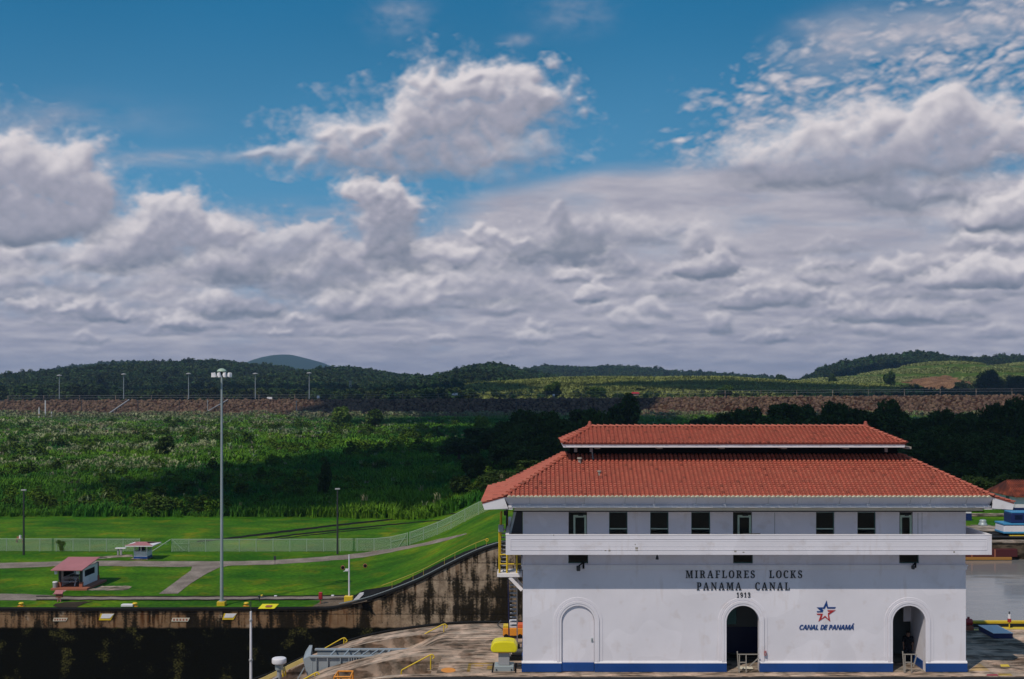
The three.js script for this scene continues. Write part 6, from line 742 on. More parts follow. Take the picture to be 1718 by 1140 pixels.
{ const Z0 = 63.4, Z1 = 64.3, P = (px, py, Z) => at(px, py, Z).toArray(), t = thing('pit_guard', 'orange tubular guard frame over the stair pit at the bottom edge', 'frame', P(576, 1139, Z0)); const a = P(560.5, 1136.5, Z0), b = P(588, 1136.5, Z0), c = P(592, 1127, Z1), d = P(567, 1127, Z1), g = mb(); for (const [u, v] of [[a, b], [b, c], [c, d], [d, a]]) g.rod(u, v, 0.05, 0.05, 7); g.build('top_frame', W.orange, t); for (const u of [a, b, c, d]) mb().rod([u[0], u[1] - 1.1, u[2]], u, 0.05, 0.05, 7).build('leg', W.orange, t); const g2 = mb(); for (const [u, v] of [[a, b], [b, c], [c, d], [d, a]]) g2.rod([u[0], u[1] - 0.45, u[2]], [v[0], v[1] - 0.45, v[2]], 0.04, 0.04, 7); g2.build('lower_frame', W.orange, t); }
{ // grey pedestal with a big yellow cap, at the left corner of the house
  const Z = 62.5, x = xAt(846.5, Z), t = thing('machine_pedestal', 'grey bolted pedestal under a big lemon-yellow cap, left of the control house', 'machine', [x, 0, -Z]);
  mb().box(x - 0.54, x + 0.5, 0, 0.30, -Z + 0.45, -Z - 0.5, 0.03).build('base', W.galv, t); mb().box(x - 0.33, x + 0.27, 0.3, 1.06, -Z + 0.28, -Z - 0.3, 0.03).build('column', W.grey, t); mb().box(x - 0.36, x + 0.3, 0.96, 1.05, -Z + 0.31, -Z - 0.33, 0.02).build('collar', W.orange, t);
  const s = new THREE.Shape(); s.moveTo(-0.56, 0); s.lineTo(0.56, 0); s.bezierCurveTo(0.70, 0.05, 0.66, 0.25, 0.5, 0.42); s.bezierCurveTo(0.3, 0.50, -0.3, 0.50, -0.5, 0.42); s.bezierCurveTo(-0.66, 0.25, -0.70, 0.05, -0.56, 0); const g = new THREE.ExtrudeGeometry(s, { depth: 0.86, bevelEnabled: true, bevelSize: 0.07, bevelThickness: 0.12, bevelSegments: 4, curveSegments: 10 }); g.translate(x - 0.02, 1.08, -Z - 0.5); mb().add(g).build('cap', W.lemon, t);
  for (const [a, b] of [[-0.42, 0.1], [0.38, 0.1]]) mb().rod([x + a, b, -Z + 0.44], [x + a, b, -Z + 0.48], 0.045, 0.045, 8).build('bolt', W.iron, t);
  struct(mb().box(x - 0.68, x - 0.6, 0.003, 0.012, -Z + 0.7, -Z - 1.5).box(x + 0.56, x + 0.64, 0.003, 0.012, -Z + 0.7, -Z - 1.5).box(x - 0.6, x + 0.56, 0.003, 0.012, -Z + 0.62, -Z + 0.7).build('floor_channel', W.black));
}
{ const Z = 64.8, x = xAt(868, Z), t = thing('winch', 'black greasy winch between the yellow-capped pedestal and the house', 'machine', [x, 0, -Z]); mb().box(x - 0.45, x + 0.34, 0, 0.22, -Z + 0.3, -Z - 0.35, 0.03).build('bed', W.black, t); mb().rod([x - 0.3, 0.42, -Z], [x + 0.3, 0.42, -Z], 0.27, 0.27, 14).build('drum', W.iron, t); mb().box(x - 0.1, x + 0.14, 0.5, 0.86, -Z + 0.15, -Z - 0.15, 0.05).build('gear_case', W.black, t); mb().rod([x - 0.38, 0.2, -Z + 0.1], [x - 0.42, 0.75, -Z + 0.16], 0.03).build('lever', W.grey, t); }
{ const Z = 70.6, x = xAt(861, Z), t = thing('tool_cart', 'yellow and orange cart with a white box on top, behind the yellow-capped pedestal', 'cart', [x, 0, -Z]); mb().box(x - 0.62, x + 0.62, 0.16, 0.62, -Z + 0.4, -Z - 0.4, 0.04).build('tray', W.orange, t); mb().box(x - 0.6, x - 0.26, 0.62, 0.78, -Z + 0.36, -Z - 0.3, 0.03).build('crate', W.yellow, t); mb().box(x - 0.24, x + 0.24, 0.622, 1.02, -Z + 0.34, -Z - 0.34, 0.05).build('white_box', W.trim, t); mb().box(x + 0.27, x + 0.62, 0.62, 0.86, -Z + 0.36, -Z - 0.3, 0.03).build('crate', mat(0.7, 0.13, 0.03, 0.5), t); for (const s of [-0.42, 0.42]) mb().rod([x + s, 0.14, -Z + 0.42], [x + s, 0.14, -Z + 0.36], 0.14, 0.14, 14).build('wheel', W.black, t); mb().tube([[x - 0.6, 0.5, -Z + 0.2], [x - 0.95, 0.75, -Z], [x - 0.75, 0.95, -Z - 0.3]], 0.04, 14).build('handle', W.iron, t); }
{ // steel stair and landing at the left end of the house
  const Z = 64.6, P = (px, py, z = Z) => at(px, py, z).toArray(), ly = yAt(965, Z), X0 = xAt(834, Z), X1 = -0.47, t = thing('steel_stair', 'steel stair with yellow railings and a white landing on the left end of the house', 'stair', [X0, 0, -Z]);
  mb().box(X0, X1, ly - 0.12, ly + 0.10, -Z + 0.1, -Z - 1.5, 0.02).build('landing', W.trim, t); mb().bar([X0 + 0.7, ly - 0.14, -Z], [X1, ly - 0.85, -Z], 0.14, 0.18).bar([X0 + 0.7, ly - 0.14, -Z - 1.3], [X1, ly - 0.85, -Z - 1.3], 0.14, 0.18).build('strut', W.trim, t);
  for (const px of [837.5, 850.5, 867]) for (const z of [Z, Z + 1.4]) mb().rod([xAt(px, Z), ly + 0.1, -z], [xAt(px, Z), ly + (px < 840 ? 2.5 : 1.15), -z], 0.045, 0.045, 7).build('post', W.yellow, t);
  { const g = mb(); for (const [a, y] of [[0, 1.12], [0, 0.6]]) g.rod([xAt(837.5, Z), ly + y, -Z], [xAt(874, Z), ly + y, -Z], 0.035, 0.035, 7).rod([xAt(837.5, Z), ly + y, -Z], [xAt(837.5, Z), ly + y, -Z - 1.4], 0.035, 0.035, 7); g.build('railing', W.yellow, t); }
  for (let k = 0; k < 11; k++) { const y = ly + 0.25 + k * 0.22; mb().box(xAt(839.5, Z), xAt(849.5, Z), y, y + 0.04, -Z - 0.1 - k * 0.02, -Z - 0.42 - k * 0.02).build('step', W.grey, t); }
  mb().rod([xAt(838.5, Z), ly + 0.1, -Z - 0.2], [xAt(840.5, Z), yAt(890, Z), -Z - 0.2], 0.04).rod([xAt(850, Z), ly + 0.1, -Z - 0.2], [xAt(851, Z), yAt(856, Z), -Z - 0.2], 0.05).build('stringer', W.yellow, t); mb().rod([xAt(840, Z), yAt(884, Z), -Z + 0.02], [xAt(841, Z), yAt(858, Z), -Z + 0.02], 0.075, 0.06, 8).build('cage_post', W.yellow, t); mb().rod([xAt(849.5, Z), yAt(897, Z), -Z], [xAt(850.5, Z), yAt(851, Z), -Z], 0.045, 0.045).build('cage_post', W.dark, t);
  mb().box(xAt(836, Z), xAt(845, Z), yAt(893, Z), yAt(881, Z), -Z + 0.12, -Z - 0.2, 0.03).build('switch_box', W.galv, t); mb().box(xAt(845, Z), xAt(852, Z), yAt(866, Z), yAt(858, Z), -Z - 0.1, -Z - 0.4, 0.04).build('lamp', W.dark, t);
  for (let k = 0; k < 5; k++) mb().box(xAt(866 + k * 2.4, 65.4), xAt(866 + k * 2.4, 65.4) + 0.05, ly + 0.1, 6.3, -65.4, -65.46).build('bar', W.dark, t);
  for (let k = 0; k < 12; k++) { const y = ly - 0.45 - k * 0.26; mb().box(xAt(855, 65.2), xAt(866, 65.2), y, y + 0.05, -65.0 - k * 0.16, -65.32 - k * 0.16).build('step', W.grey, t); }
  mb().bar([xAt(852.5, 65), ly - 0.15, -65.0], [xAt(853, 65), 0.1, -67.3], 0.07, 0.26).build('lower_stringer', W.navy, t); mb().bar([xAt(867, 65), ly - 0.15, -65.0], [xAt(867, 65), 0.1, -67.3], 0.06, 0.2).build('lower_stringer', W.grey, t);
}
// barriers in the doorways
function barrier(px0, px1, px2, label, arm) { const Z = 61.75, P = (px, py, z = Z) => at(px, py, z).toArray(), t = thing('door_barrier', label, 'barrier', P(px0, 1126)); const yb = 0.03; for (const [px, top, dz] of [[px0, 1094, 0.05], [px0 + 3.3, 1098, 0], [px1, 1098, 0]]) mb().bar([xAt(px + (px === px0 ? 2.2 : 0), Z), yb, -Z - dz], [xAt(px, Z), yAt(top, Z), -Z - dz - 0.02], 0.05, 0.05).build('post', W.wood, t); mb().bar(P(px0 + 1, 1098.5), P(px2, 1098.5), 0.04, 0.045).build('top_bar', W.wood, t); mb().bar(P(px0 + 2.5, 1112), P(px1, 1112), 0.045, 0.05).build('lower_bar', W.wood, t); mb().bar(P(arm[0], arm[1]), P(arm[2], arm[3]), 0.05, 0.05)  .build('brace', W.wood, t); return t; }
barrier(1237.5, 1252, 1273, 'pale wooden barrier with a slanting brace in the middle arched door', [1258, 1118, 1273, 1104.5]);
barrier(1515.5, 1529.5, 1538, 'pale wooden barrier with a bent arm in the right arched door', [1533, 1119, 1538.5, 1099]);
{ const Z = 62.6, x = xAt(1250, Z), t = thing('door_mat', 'crumpled pale yellow cloth on the floor of the middle door', 'cloth', [x, 0.03, -Z]); const g = new THREE.PlaneGeometry(0.8, 0.5, 14, 10); g.rotateX(-Math.PI / 2); const p = g.attributes.position; for (let i = 0; i < p.count; i++) p.setY(i, 0.06 + 0.07 * noise(p.getX(i) * 4, p.getZ(i) * 5, 2)); g.computeVertexNormals(); g.translate(x, 0.03, -Z); mb().add(g).build('cloth', W.cream, t); }

// ───────────── right of the house ─────────────
{ const Z0 = 70.2, Z1 = 72.6, x0 = xAt(1668, Z0), x1 = xAt(1700, Z0), t = thing('hatch_box', 'low navy hatch box with a pale blue ridged lid, right of the house', 'box', [(x0 + x1) / 2, 0, -(Z0 + Z1) / 2]); mb().box(x0, x1, 0, 0.32, -Z0, -Z1, 0.01).build('case', W.navy, t); const L = mat(0.80, 0.82, 0.85, 0.7, { map: plasterTex }), cx = (x0 + x1) / 2; mb().prism([[x0 - 0.04, 0.32, -Z0 + 0.04], [x1 + 0.04, 0.32, -Z0 + 0.04], [cx + 0.1, 0.46, -(Z0 + Z1) / 2 - 0.2], [cx - 0.1, 0.46, -(Z0 + Z1) / 2 - 0.2]], [0, 0.01, 0]).prism([[x1 + 0.04, 0.32, -Z0 + 0.04], [x1 + 0.04, 0.32, -Z1 - 0.04], [cx + 0.1, 0.46, -(Z0 + Z1) / 2 - 0.202], [cx + 0.1, 0.46, -(Z0 + Z1) / 2 - 0.2]], [0, 0.01, 0]).prism([[x0 - 0.04, 0.32, -Z1 - 0.04], [x0 - 0.04, 0.32, -Z0 + 0.04], [cx - 0.1, 0.46, -(Z0 + Z1) / 2 - 0.2], [cx - 0.1, 0.46, -(Z0 + Z1) / 2 - 0.202]], [0, 0.01, 0]).prism([[x1 + 0.04, 0.32, -Z1 - 0.04], [x0 - 0.04, 0.32, -Z1 - 0.04], [cx - 0.1, 0.46, -(Z0 + Z1) / 2 - 0.21], [cx + 0.1, 0.46, -(Z0 + Z1) / 2 - 0.21]], [0, 0.01, 0]).build('lid', L, t); }
{ const Z = 73.2, x = xAt(1694, Z), t = thing('marker_post', 'red and white marker post with a dark cap on the yellow edge by the water', 'post', [x, 0, -Z]); mb().rod([x, 0, -Z], [x, 0.42, -Z], 0.04, 0.04, 8).build('stem', W.yellow, t); mb().rod([x, 0.4, -Z], [x, 0.62, -Z], 0.12, 0.11, 10).build('red_band', W.red, t); mb().rod([x, 0.62, -Z], [x, 0.9, -Z], 0.1, 0.08, 10).build('white_band', W.trim, t); mb().rod([x, 0.9, -Z], [x, 1.06, -Z], 0.05, 0.04, 8).build('cap', W.dark, t); }
{ const Z = 72.8, x = xAt(1624, Z), t = thing('red_pump', 'dark red pump half hidden behind the right corner of the house', 'machine', [x, 0, -Z]); mb().box(x - 0.4, x + 0.28, 0, 0.25, -Z + 0.3, -Z - 0.3, 0.03).build('base', W.brick, t); mb().rod([x - 0.3, 0.48, -Z], [x + 0.26, 0.48, -Z], 0.24, 0.2, 12).build('housing', W.red, t); mb().rod([x + 0.05, 0.6, -Z], [x + 0.05, 0.8, -Z], 0.08, 0.08, 8).build('outlet', W.red, t); }
{ const Z = 105.7, x0 = 22, x1 = xAt(1706, Z), t = thing('steel_fender', 'long dark red steel fender with a yellow lower edge on the far wall', 'fender', [x0, 0, -Z]); mb().box(x0, x1, yAt(934.5, Z), yAt(921.5, Z), -Z + 0.25, -Z - 0.29, 0.03).build('beam', mat(0.075, 0.008, 0.009, 0.6, { map: plasterTex }), t); mb().box(x0, xAt(1696, Z), yAt(939.5, Z), yAt(934.7, Z), -Z + 0.32, -Z - 0.2, 0.03).build('yellow_edge', mat(0.34, 0.16, 0.03, 0.7), t); for (let x = x0 + 1.2; x < x1 - 0.5; x += 2.1) mb().box(x, x + 0.12, yAt(934.4, Z), yAt(921.6, Z), -Z + 0.31, -Z + 0.251).build('stiffener', W.brick, t); }
{ // towing locomotive, its end in view
  const Z = 109.2, g = 1.28, x0 = xAt(1684, Z), t = thing('towing_locomotive', 'blue and white towing locomotive on the far bank at the right edge', 'locomotive', [x0 + 3, g, -Z]); mb().box(x0, x0 + 9, g + 0.25, g + 0.95, -Z + 0.1, -Z - 2.0, 0.12).build('body', W.white, t); mb().box(x0 - 0.03, x0 + 9, g + 0.95, g + 1.12, -Z + 0.14, -Z - 2.04, 0.04).box(x0 - 0.03, x0 + 9, g + 0.16, g + 0.34, -Z + 0.14, -Z - 2.04, 0.04).build('blue_stripe', W.sky, t); mb().box(x0 + 0.75, x0 + 4.6, g + 1.12, g + 2.05, -Z - 0.05, -Z - 1.85, 0.1).build('cab', W.navy, t); mb().box(x0 + 0.8, x0 + 4.55, g + 2.05, g + 2.16, -Z - 0.1, -Z - 1.8, 0.04).build('cab_roof', W.sky, t); for (const k of [1.1, 2.2, 3.3]) mb().box(x0 + k, x0 + k + 0.7, g + 1.45, g + 1.9, -Z - 0.02, -Z - 0.049).build('pane', W.glass, t); for (const k of [0.8, 2.4, 6.2, 7.8]) mb().rod([x0 + k, g + 0.22, -Z + 0.05], [x0 + k, g + 0.22, -Z - 0.1], 0.22, 0.22, 14).build('wheel', W.black, t); mb().box(x0 + 0.4, x0 + 4, g - 0.02, g + 0.05, -Z + 0.6, -Z + 0.3).build('step_plate', W.yellow, t); }
{ const Z = 118, x = xAt(1649.5, Z), g = 1.0, t = thing('vent_dome', 'small pale ribbed dome on a square slab beyond the balcony corner', 'vent', [x, g, -Z]); mb().box(x - 0.95, x + 0.95, g, g + 0.12, -Z + 0.8, -Z - 0.8, 0.02).build('slab', W.pale, t); const l = new THREE.LatheGeometry([[0, 0.66], [0.26, 0.62], [0.36, 0.5], [0.3, 0.4], [0.4, 0.24], [0.46, 0.08], [0.42, 0], [0, 0]].map((q) => new THREE.Vector2(...q)), 16); l.translate(x, g + 0.12, -Z); mb().add(l).build('dome', W.galv, t); }
{ const Z = 124, x = xAt(1621, Z), g = 1.0, t = thing('gate_pillar', 'white square pillar with a navy base, behind the right end of the house', 'pillar', [x, g, -Z]); mb().box(x - 0.6, x + 0.52, g, g + 0.75, -Z + 0.3, -Z - 0.3).build('base', W.navy, t); mb().box(x - 0.58, x + 0.5, g + 0.75, g + 1.4, -Z + 0.28, -Z - 0.28, 0.02).build('shaft', W.white, t); mb().box(x - 0.62, x + 0.54, g + 1.4, g + 1.48, -Z + 0.32, -Z - 0.32, 0.02).build('cap', W.trim, t); }
{ // red-roofed house at the right edge
  const Z = 131, g = 0.98, x0 = xAt(1704, Z), x1 = x0 + 9, z1 = Z + 7, t = thing('red_roofed_house', 'white house with blue base and hipped red tile roof at the right edge', 'house', [x0 + 4, g, -Z]), e = g + 1.85; mb().box(x0, x1, g + 0.62, e, -Z, -z1).build('wall', W.white, t); mb().box(x0 - 0.03, x1 + 0.03, g - 0.1, g + 0.62, -Z + 0.03, -z1 - 0.03).build('base_band', W.navy, t); mb().box(x0 - 0.02, x0 - 0.005, g + 0.1, g + 1.75, -Z - 1.6, -Z - 2.6).build('door', W.teal, t); mb().box(x0 + 2, x0 + 3.2, g + 0.9, g + 1.6, -Z + 0.02, -Z + 0.002).build('window', W.teal, t);
  const ex = x0 - 0.35, fx = x1 + 0.6, ez = -Z + 0.5, bz = -z1 - 0.6, ry = yAt(807, 134.5), r0 = xAt(1689, 134.5), roofP = mb(); roofP.prism([[ex, e, ez], [fx, e, ez], [fx - 3.4, ry, -134.5], [r0, ry, -134.5]], [0, 0.08, 0]).prism([[ex, e, bz], [ex, e, ez], [r0, ry, -134.5], [r0, ry, -134.51]], [0, 0.08, 0]).prism([[fx, e, bz], [ex, e, bz], [r0, ry, -134.51], [fx - 3.4, ry, -134.51]], [0, 0.08, 0]); const rf = roofP.build('roof', mat(0.36, 0.10, 0.05, 0.85, { map: riprapTex }), t); const g2 = mb(); for (let k = 0; k < 46; k++) { const u = k / 46, xx = mix(ex, fx, u), top = clamp(Math.min((xx - ex) / (r0 - ex), (fx - xx) / 3.4)); g2.rod([xx, e + 0.1, ez], [xx, mix(e, ry, top) + 0.1, mix(ez, -134.5, top)], 0.07, 0.07, 5); } g2.build('roof_tiles', mat(0.38, 0.105, 0.055, 0.85, { map: riprapTex }), rf).userData.kind = 'stuff'; }

// ───────────── beyond the field: masts, poles, fence on the dam ─────────────
{ const head = (x, y, z, t) => { const l = new THREE.LatheGeometry([[0, 0.9], [1.6, 0.55], [1.9, 0.1], [1.5, -0.2], [0, -0.2]].map((q) => new THREE.Vector2(...q)), 14); l.translate(x, y, z); mb().add(l).build('lamp_head', W.grey, t); };
  for (const [px, py, w] of [[99, 630, 'leftmost, before the dark wood'], [207, 628, 'second from the left'], [316, 627, 'just left of the tall near mast'], [428, 627, 'just right of the tall near mast'], [518.5, 626, 'rightmost of the row']]) pole(px, py + 1, 669, 816, 0.34, W.steel, 'crest_lamp', 'grey lamp mast on the dam, ' + w, 'lamp mast', head, 'lamp masts along the dam'); }
{ const Z = 812.6, t = thing('crest_fence', 'wire fence with tall pale posts along the top of the dam', 'fence', [xAt(900, Z), crestY(0), -Z]); let last = null; for (let k = -21; k <= 8; k++) { const x = xAt(1277 + k * 60.2, Z), y = crestY(x), h = k < -8 ? 3.6 : 4.7; mb().rod([x, y - 0.5, -Z], [x, y + h, -Z], 0.24, 0.2, 6).build('post', W.pale, t); if (last) mb().rod([last[0], last[1], -Z], [x, y + h - 0.2, -Z], 0.05, 0.05, 4).rod([last[0], last[1] - 1.6, -Z], [x, y + h - 1.8, -Z], 0.05, 0.05, 4).build('wire', W.grey, t); last = [x, y + h - 0.2]; } }
{ const base = (x, Z) => mix(-6, crestY(x), clamp((Z - 770) / 31)); for (const [px, top, m, lab] of [[136, 672, W.iron, 'thin dark pole on the face of the dam, left'], [231, 673, W.iron, 'thin dark pole on the dam beside the slanting stair rail'], [348, 671, W.grey, 'thin pole on the dam just left of the tall near mast'], [497, 672, W.grey, 'thin grey pole on the shaded part of the dam'], [866, 664, W.iron, 'thin dark pole on the dam above the dark trees']]) { const Z = 768, x = xAt(px, Z), y0 = H(x, Z) - 0.5, t = thing('line_pole', lab, 'pole', [x, y0, -Z]); mb().rod([x, y0, -Z], [x, yAt(top, Z), -Z], 0.3, 0.22, 6).build('pole', m, t); mb().box(x - 0.8, x + 0.8, yAt(top, Z) - 1.1, yAt(top, Z) - 0.8, -Z + 0.12, -Z - 0.12).build('cross_arm', m, t); }
  for (const [px, top, bot, lab] of [[65, 684, 697, 'short white post in the pale grass, leftmost of three'], [75.5, 672, 697, 'tall white post in the pale grass, middle of three'], [86, 691, 702, 'short white post in the pale grass, rightmost of three']]) { const Z = 700, x = xAt(px, Z), t = thing('white_post', lab, 'post', [x, yAt(bot + 8, Z), -Z]); mb().rod([x, yAt(bot + 8, Z), -Z], [x, yAt(top, Z), -Z], 0.38, 0.34, 7).build('shaft', W.trim, t); mb().rod([x, yAt(top, Z), -Z], [x, yAt(top, Z) + 0.3, -Z], 0.45, 0.4, 7).build('cap', W.pale, t); }
  const s = thing('stair_rail', 'slanting stair rail running up the face of the dam at the left', 'handrail', at(178, 698, 772).toArray()); mb().bar(at(178, 697, 770).toArray(), at(216, 671, 799).toArray(), 0.7, 0.5).build('rail', W.grey, s); for (let k = 1; k < 6; k++) { const a = at(mix(178, 216, k / 6), mix(697, 671, k / 6), mix(770, 799, k / 6)).toArray(); mb().rod([a[0], a[1] - 2, a[2]], a, 0.18).build('post', W.grey, s); }
  const s2 = thing('stair_rail', 'short slanting stair rail at the top of the dam beside the tall near mast', 'handrail', at(356, 690, 780).toArray()); mb().bar(at(340, 695, 771).toArray(), at(382, 671, 799).toArray(), 0.6, 0.4).build('rail', W.grey, s2); mb().rod(at(370, 684, 788).toArray(), at(370, 678, 788).toArray(), 0.2).build('post', W.grey, s2); }
{ const sb = (px, py, w, h, lab) => { const Z = 810, v = at(px, py, Z), t = thing('sign_box', lab, 'sign', v.toArray()); mb().box(v.x - w / 2, v.x + w / 2, v.y, v.y + h, v.z + 0.3, v.z - 0.3, 0.05).build('panel', W.trim, t); mb().box(v.x - w / 4, v.x - w / 4 + 0.3, v.y - 2, v.y, v.z + 0.15, v.z - 0.15).box(v.x + w / 4, v.x + w / 4 + 0.3, v.y - 2, v.y, v.z + 0.15, v.z - 0.15).build('leg', W.grey, t); }; sb(452, 670, 3.6, 1.4, 'low white sign board on the dam right of the tall near mast'); sb(533.5, 669, 1.8, 2, 'small white sign board on the dam right of the rightmost lamp mast'); sb(929, 664.5, 1.6, 1.2, 'tiny white sign on the dam above the dark trees'); }
{ const Z = 815, v = at(763, 664.5, Z), t = thing('white_van', 'tiny white van on the dam road left of the pale cane field', 'van', [v.x, v.y, v.z]); mb().box(v.x - 1.2, v.x + 2.0, v.y + 0.3, v.y + 1.2, v.z + 0.9, v.z - 0.9, 0.15).box(v.x - 2.2, v.x - 1.1, v.y + 0.3, v.y + 0.9, v.z + 0.88, v.z - 0.88, 0.1).prism([[v.x - 1.9, v.y + 0.9, v.z + 0.85], [v.x - 1.1, v.y + 0.9, v.z + 0.85], [v.x - 1.1, v.y + 1.9, v.z + 0.8], [v.x - 1.4, v.y + 1.9, v.z + 0.8]], [0, 0, -1.6]).box(v.x - 1.12, v.x + 1.9, v.y + 1.2, v.y + 2.0, v.z + 0.85, v.z - 0.85, 0.12).build('body', W.trim, t); for (const k of [-1.4, 1.2]) mb().rod([v.x + k, v.y + 0.3, v.z + 0.9], [v.x + k, v.y + 0.3, v.z + 0.7], 0.34, 0.34, 10).build('wheel', W.black, t); mb().box(v.x - 0.9, v.x + 0.4, v.y + 1.3, v.y + 1.8, v.z + 0.86, v.z + 0.88).build('window', W.dark, t); }
{ const Z = 860, v = at(1066, 663, Z), t = thing('red_shed', 'tiny red-roofed shed on the edge of the pale cane field', 'shed', [v.x, v.y, v.z]); mb().box(v.x - 2.6, v.x + 2.6, v.y - 0.5, v.y + 0.8, v.z + 1.5, v.z - 1.5).build('wall', W.pale, t); mb().prism([[v.x - 3.1, v.y + 0.8, v.z + 1.9], [v.x + 3.1, v.y + 0.8, v.z + 1.9], [v.x + 2.4, v.y + 2.0, v.z], [v.x - 2.4, v.y + 2.0, v.z]], [0, 0.15, 0]).prism([[v.x - 2.4, v.y + 2.0, v.z - 0.01], [v.x + 2.4, v.y + 2.0, v.z - 0.01], [v.x + 3.1, v.y + 0.8, v.z - 1.9], [v.x - 3.1, v.y + 0.8, v.z - 1.9]], [0, 0.15, 0]).build('roof', W.red, t); }
{ const Z = 1000, x = xAt(587.5, Z), y0 = yAt(664, Z), y1 = yAt(639, Z), t = thing('lattice_tower', 'pale lattice tower before the wooded hill, right of the row of lamp masts', 'tower', [x, y0, -Z]), g = mb(), w0 = 1.3, w1 = 0.5; for (const [a, b] of [[-1, -1], [1, -1], [1, 1], [-1, 1]]) g.bar([x + a * w0, y0 - 2, -Z + b * w0], [x + a * w1, y1, -Z + b * w1], 0.3, 0.3); g.build('leg', W.grey, t); const h = mb(); for (let k = 0; k < 6; k++) { const u = k / 6, v = (k + 1) / 6, wa = mix(w0, w1, u), wb = mix(w0, w1, v); for (const s of [-1, 1]) h.bar([x - s * wa, mix(y0, y1, u), -Z + wa], [x + s * wb, mix(y0, y1, v), -Z + wb], 0.16, 0.16); } h.build('bracing', W.grey, t); mb().box(x - 1.4, x + 1.4, y1 - 1, y1 - 0.6, -Z + 0.2, -Z - 0.2).build('cross_arm', W.grey, t); }

// ───────────── trees and bushes of the field ─────────────
tree(3, 279, 733, 40, 320, 'single dark bush standing in the bright grass field left of the tall mast');
tree(3, 546, 776, 34, 205, 'dark bush in the shaded grass behind the right lawn pole');
tree(3, 266, 834, 58, 176, 'light green bushy shrub at the foot of the tall grass left of the mast', leafMid);
tree(3, 574, 683, 40, 560, 'light green bush at the foot of the dam, left of a darker one', leafLight);
tree(3, 628, 687, 46, 550, 'green bush at the foot of the dam, right of the light green one', leafMid);
tree(3, 806, 699, 36, 420, 'pale green bush at the edge of the dark trees', leafLight);
tree(0, 1046, 658, 72, 330, 'rounded black-green tree rising above the dam left of the roof');
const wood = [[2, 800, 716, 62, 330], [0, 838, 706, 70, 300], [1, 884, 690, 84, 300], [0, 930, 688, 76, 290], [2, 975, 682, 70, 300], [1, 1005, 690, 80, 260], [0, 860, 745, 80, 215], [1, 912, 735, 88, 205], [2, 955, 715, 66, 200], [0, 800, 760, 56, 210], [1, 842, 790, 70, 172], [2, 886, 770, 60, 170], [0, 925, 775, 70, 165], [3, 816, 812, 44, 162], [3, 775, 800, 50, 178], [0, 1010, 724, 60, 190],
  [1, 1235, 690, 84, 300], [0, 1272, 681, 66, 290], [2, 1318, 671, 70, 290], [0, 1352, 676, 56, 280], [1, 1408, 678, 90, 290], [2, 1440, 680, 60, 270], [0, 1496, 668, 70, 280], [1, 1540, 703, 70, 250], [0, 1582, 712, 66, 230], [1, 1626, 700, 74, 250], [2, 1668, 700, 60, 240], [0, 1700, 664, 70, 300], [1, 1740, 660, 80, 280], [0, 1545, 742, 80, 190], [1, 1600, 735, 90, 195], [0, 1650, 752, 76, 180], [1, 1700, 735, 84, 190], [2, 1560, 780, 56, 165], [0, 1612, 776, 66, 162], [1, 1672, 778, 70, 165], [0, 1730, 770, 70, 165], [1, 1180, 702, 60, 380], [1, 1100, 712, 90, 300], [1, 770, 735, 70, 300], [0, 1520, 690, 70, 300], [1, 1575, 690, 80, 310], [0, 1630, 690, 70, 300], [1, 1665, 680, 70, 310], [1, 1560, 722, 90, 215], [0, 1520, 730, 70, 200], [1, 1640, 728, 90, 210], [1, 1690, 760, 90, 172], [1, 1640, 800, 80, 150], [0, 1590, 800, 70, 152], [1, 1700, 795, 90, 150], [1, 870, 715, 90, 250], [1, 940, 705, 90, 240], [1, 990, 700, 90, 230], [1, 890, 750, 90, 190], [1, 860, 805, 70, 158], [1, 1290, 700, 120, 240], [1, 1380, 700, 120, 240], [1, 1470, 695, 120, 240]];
const where = ['left part of the dark wood, beside the grass', 'left part of the dark wood, second crown', 'dark wood left of the roof, tall back row', 'dark wood left of the upper roof, back row', 'dark wood against the dam, left of the round tree', 'dark wood just left of the upper roof ridge', 'dark wood, middle row above the grass slope', 'dark wood, middle row left of the roof', 'dark wood behind the upper roof corner', 'wood edge beside the tall grass', 'front row of the wood above the fence', 'front row left of the lower roof', 'front row directly left of the lower roof hip', 'low growth where the fence meets the roof tip', 'low growth at the corner of the tall grass', 'dark wood touching the upper roof end', 'low crown left in the row behind the upper roof', 'second crown in the row behind the upper roof', 'tall crown left of the middle behind the upper roof', 'crown in the middle behind the upper roof', 'broad crown right of the middle behind the upper roof', 'crown left of the tall one behind the roof end', 'tall crown behind the right end of the upper roof', 'first crown right of the upper roof end', 'second crown right of the upper roof end', 'crown under the pale strip at the right', 'crown third from the right edge, back row', 'tall black crown at the right edge', 'crown cut by the right edge of the picture', 'middle row right of the upper roof', 'middle row, centre of the right wood', 'middle row near the right edge', 'middle row at the right edge', 'front row above the lower roof slope', 'front row above the roof end', 'front row left of the red-roofed house', 'front row behind the red-roofed house', 'low crown at the foot of the brown dam behind the ridge', 'low wide crown behind the ridge, left part', 'leftmost crown of the dark wood, in the field', 'crown right above the upper roof end, back row', 'crown below the lit dam at the right, back row', 'crown below the lit dam, further right', 'crown left of the tall black one at the right edge', 'middle row right of the roof, wide crown', 'middle row touching the right end of the upper roof', 'middle row, wide crown left of the right edge', 'front row above the red-roofed house', 'low crown left above the small red roof', 'low crown above the lower roof end', 'low crown at the right edge behind the red roof', 'inner crown of the left wood, second row', 'inner crown left of the upper roof, second row', 'inner crown beside the upper roof end, second row', 'third row crown of the left wood', 'lowest crown above the fence end', 'wide low crown behind the ridge, left', 'wide low crown behind the ridge, middle', 'wide low crown behind the ridge, right'];
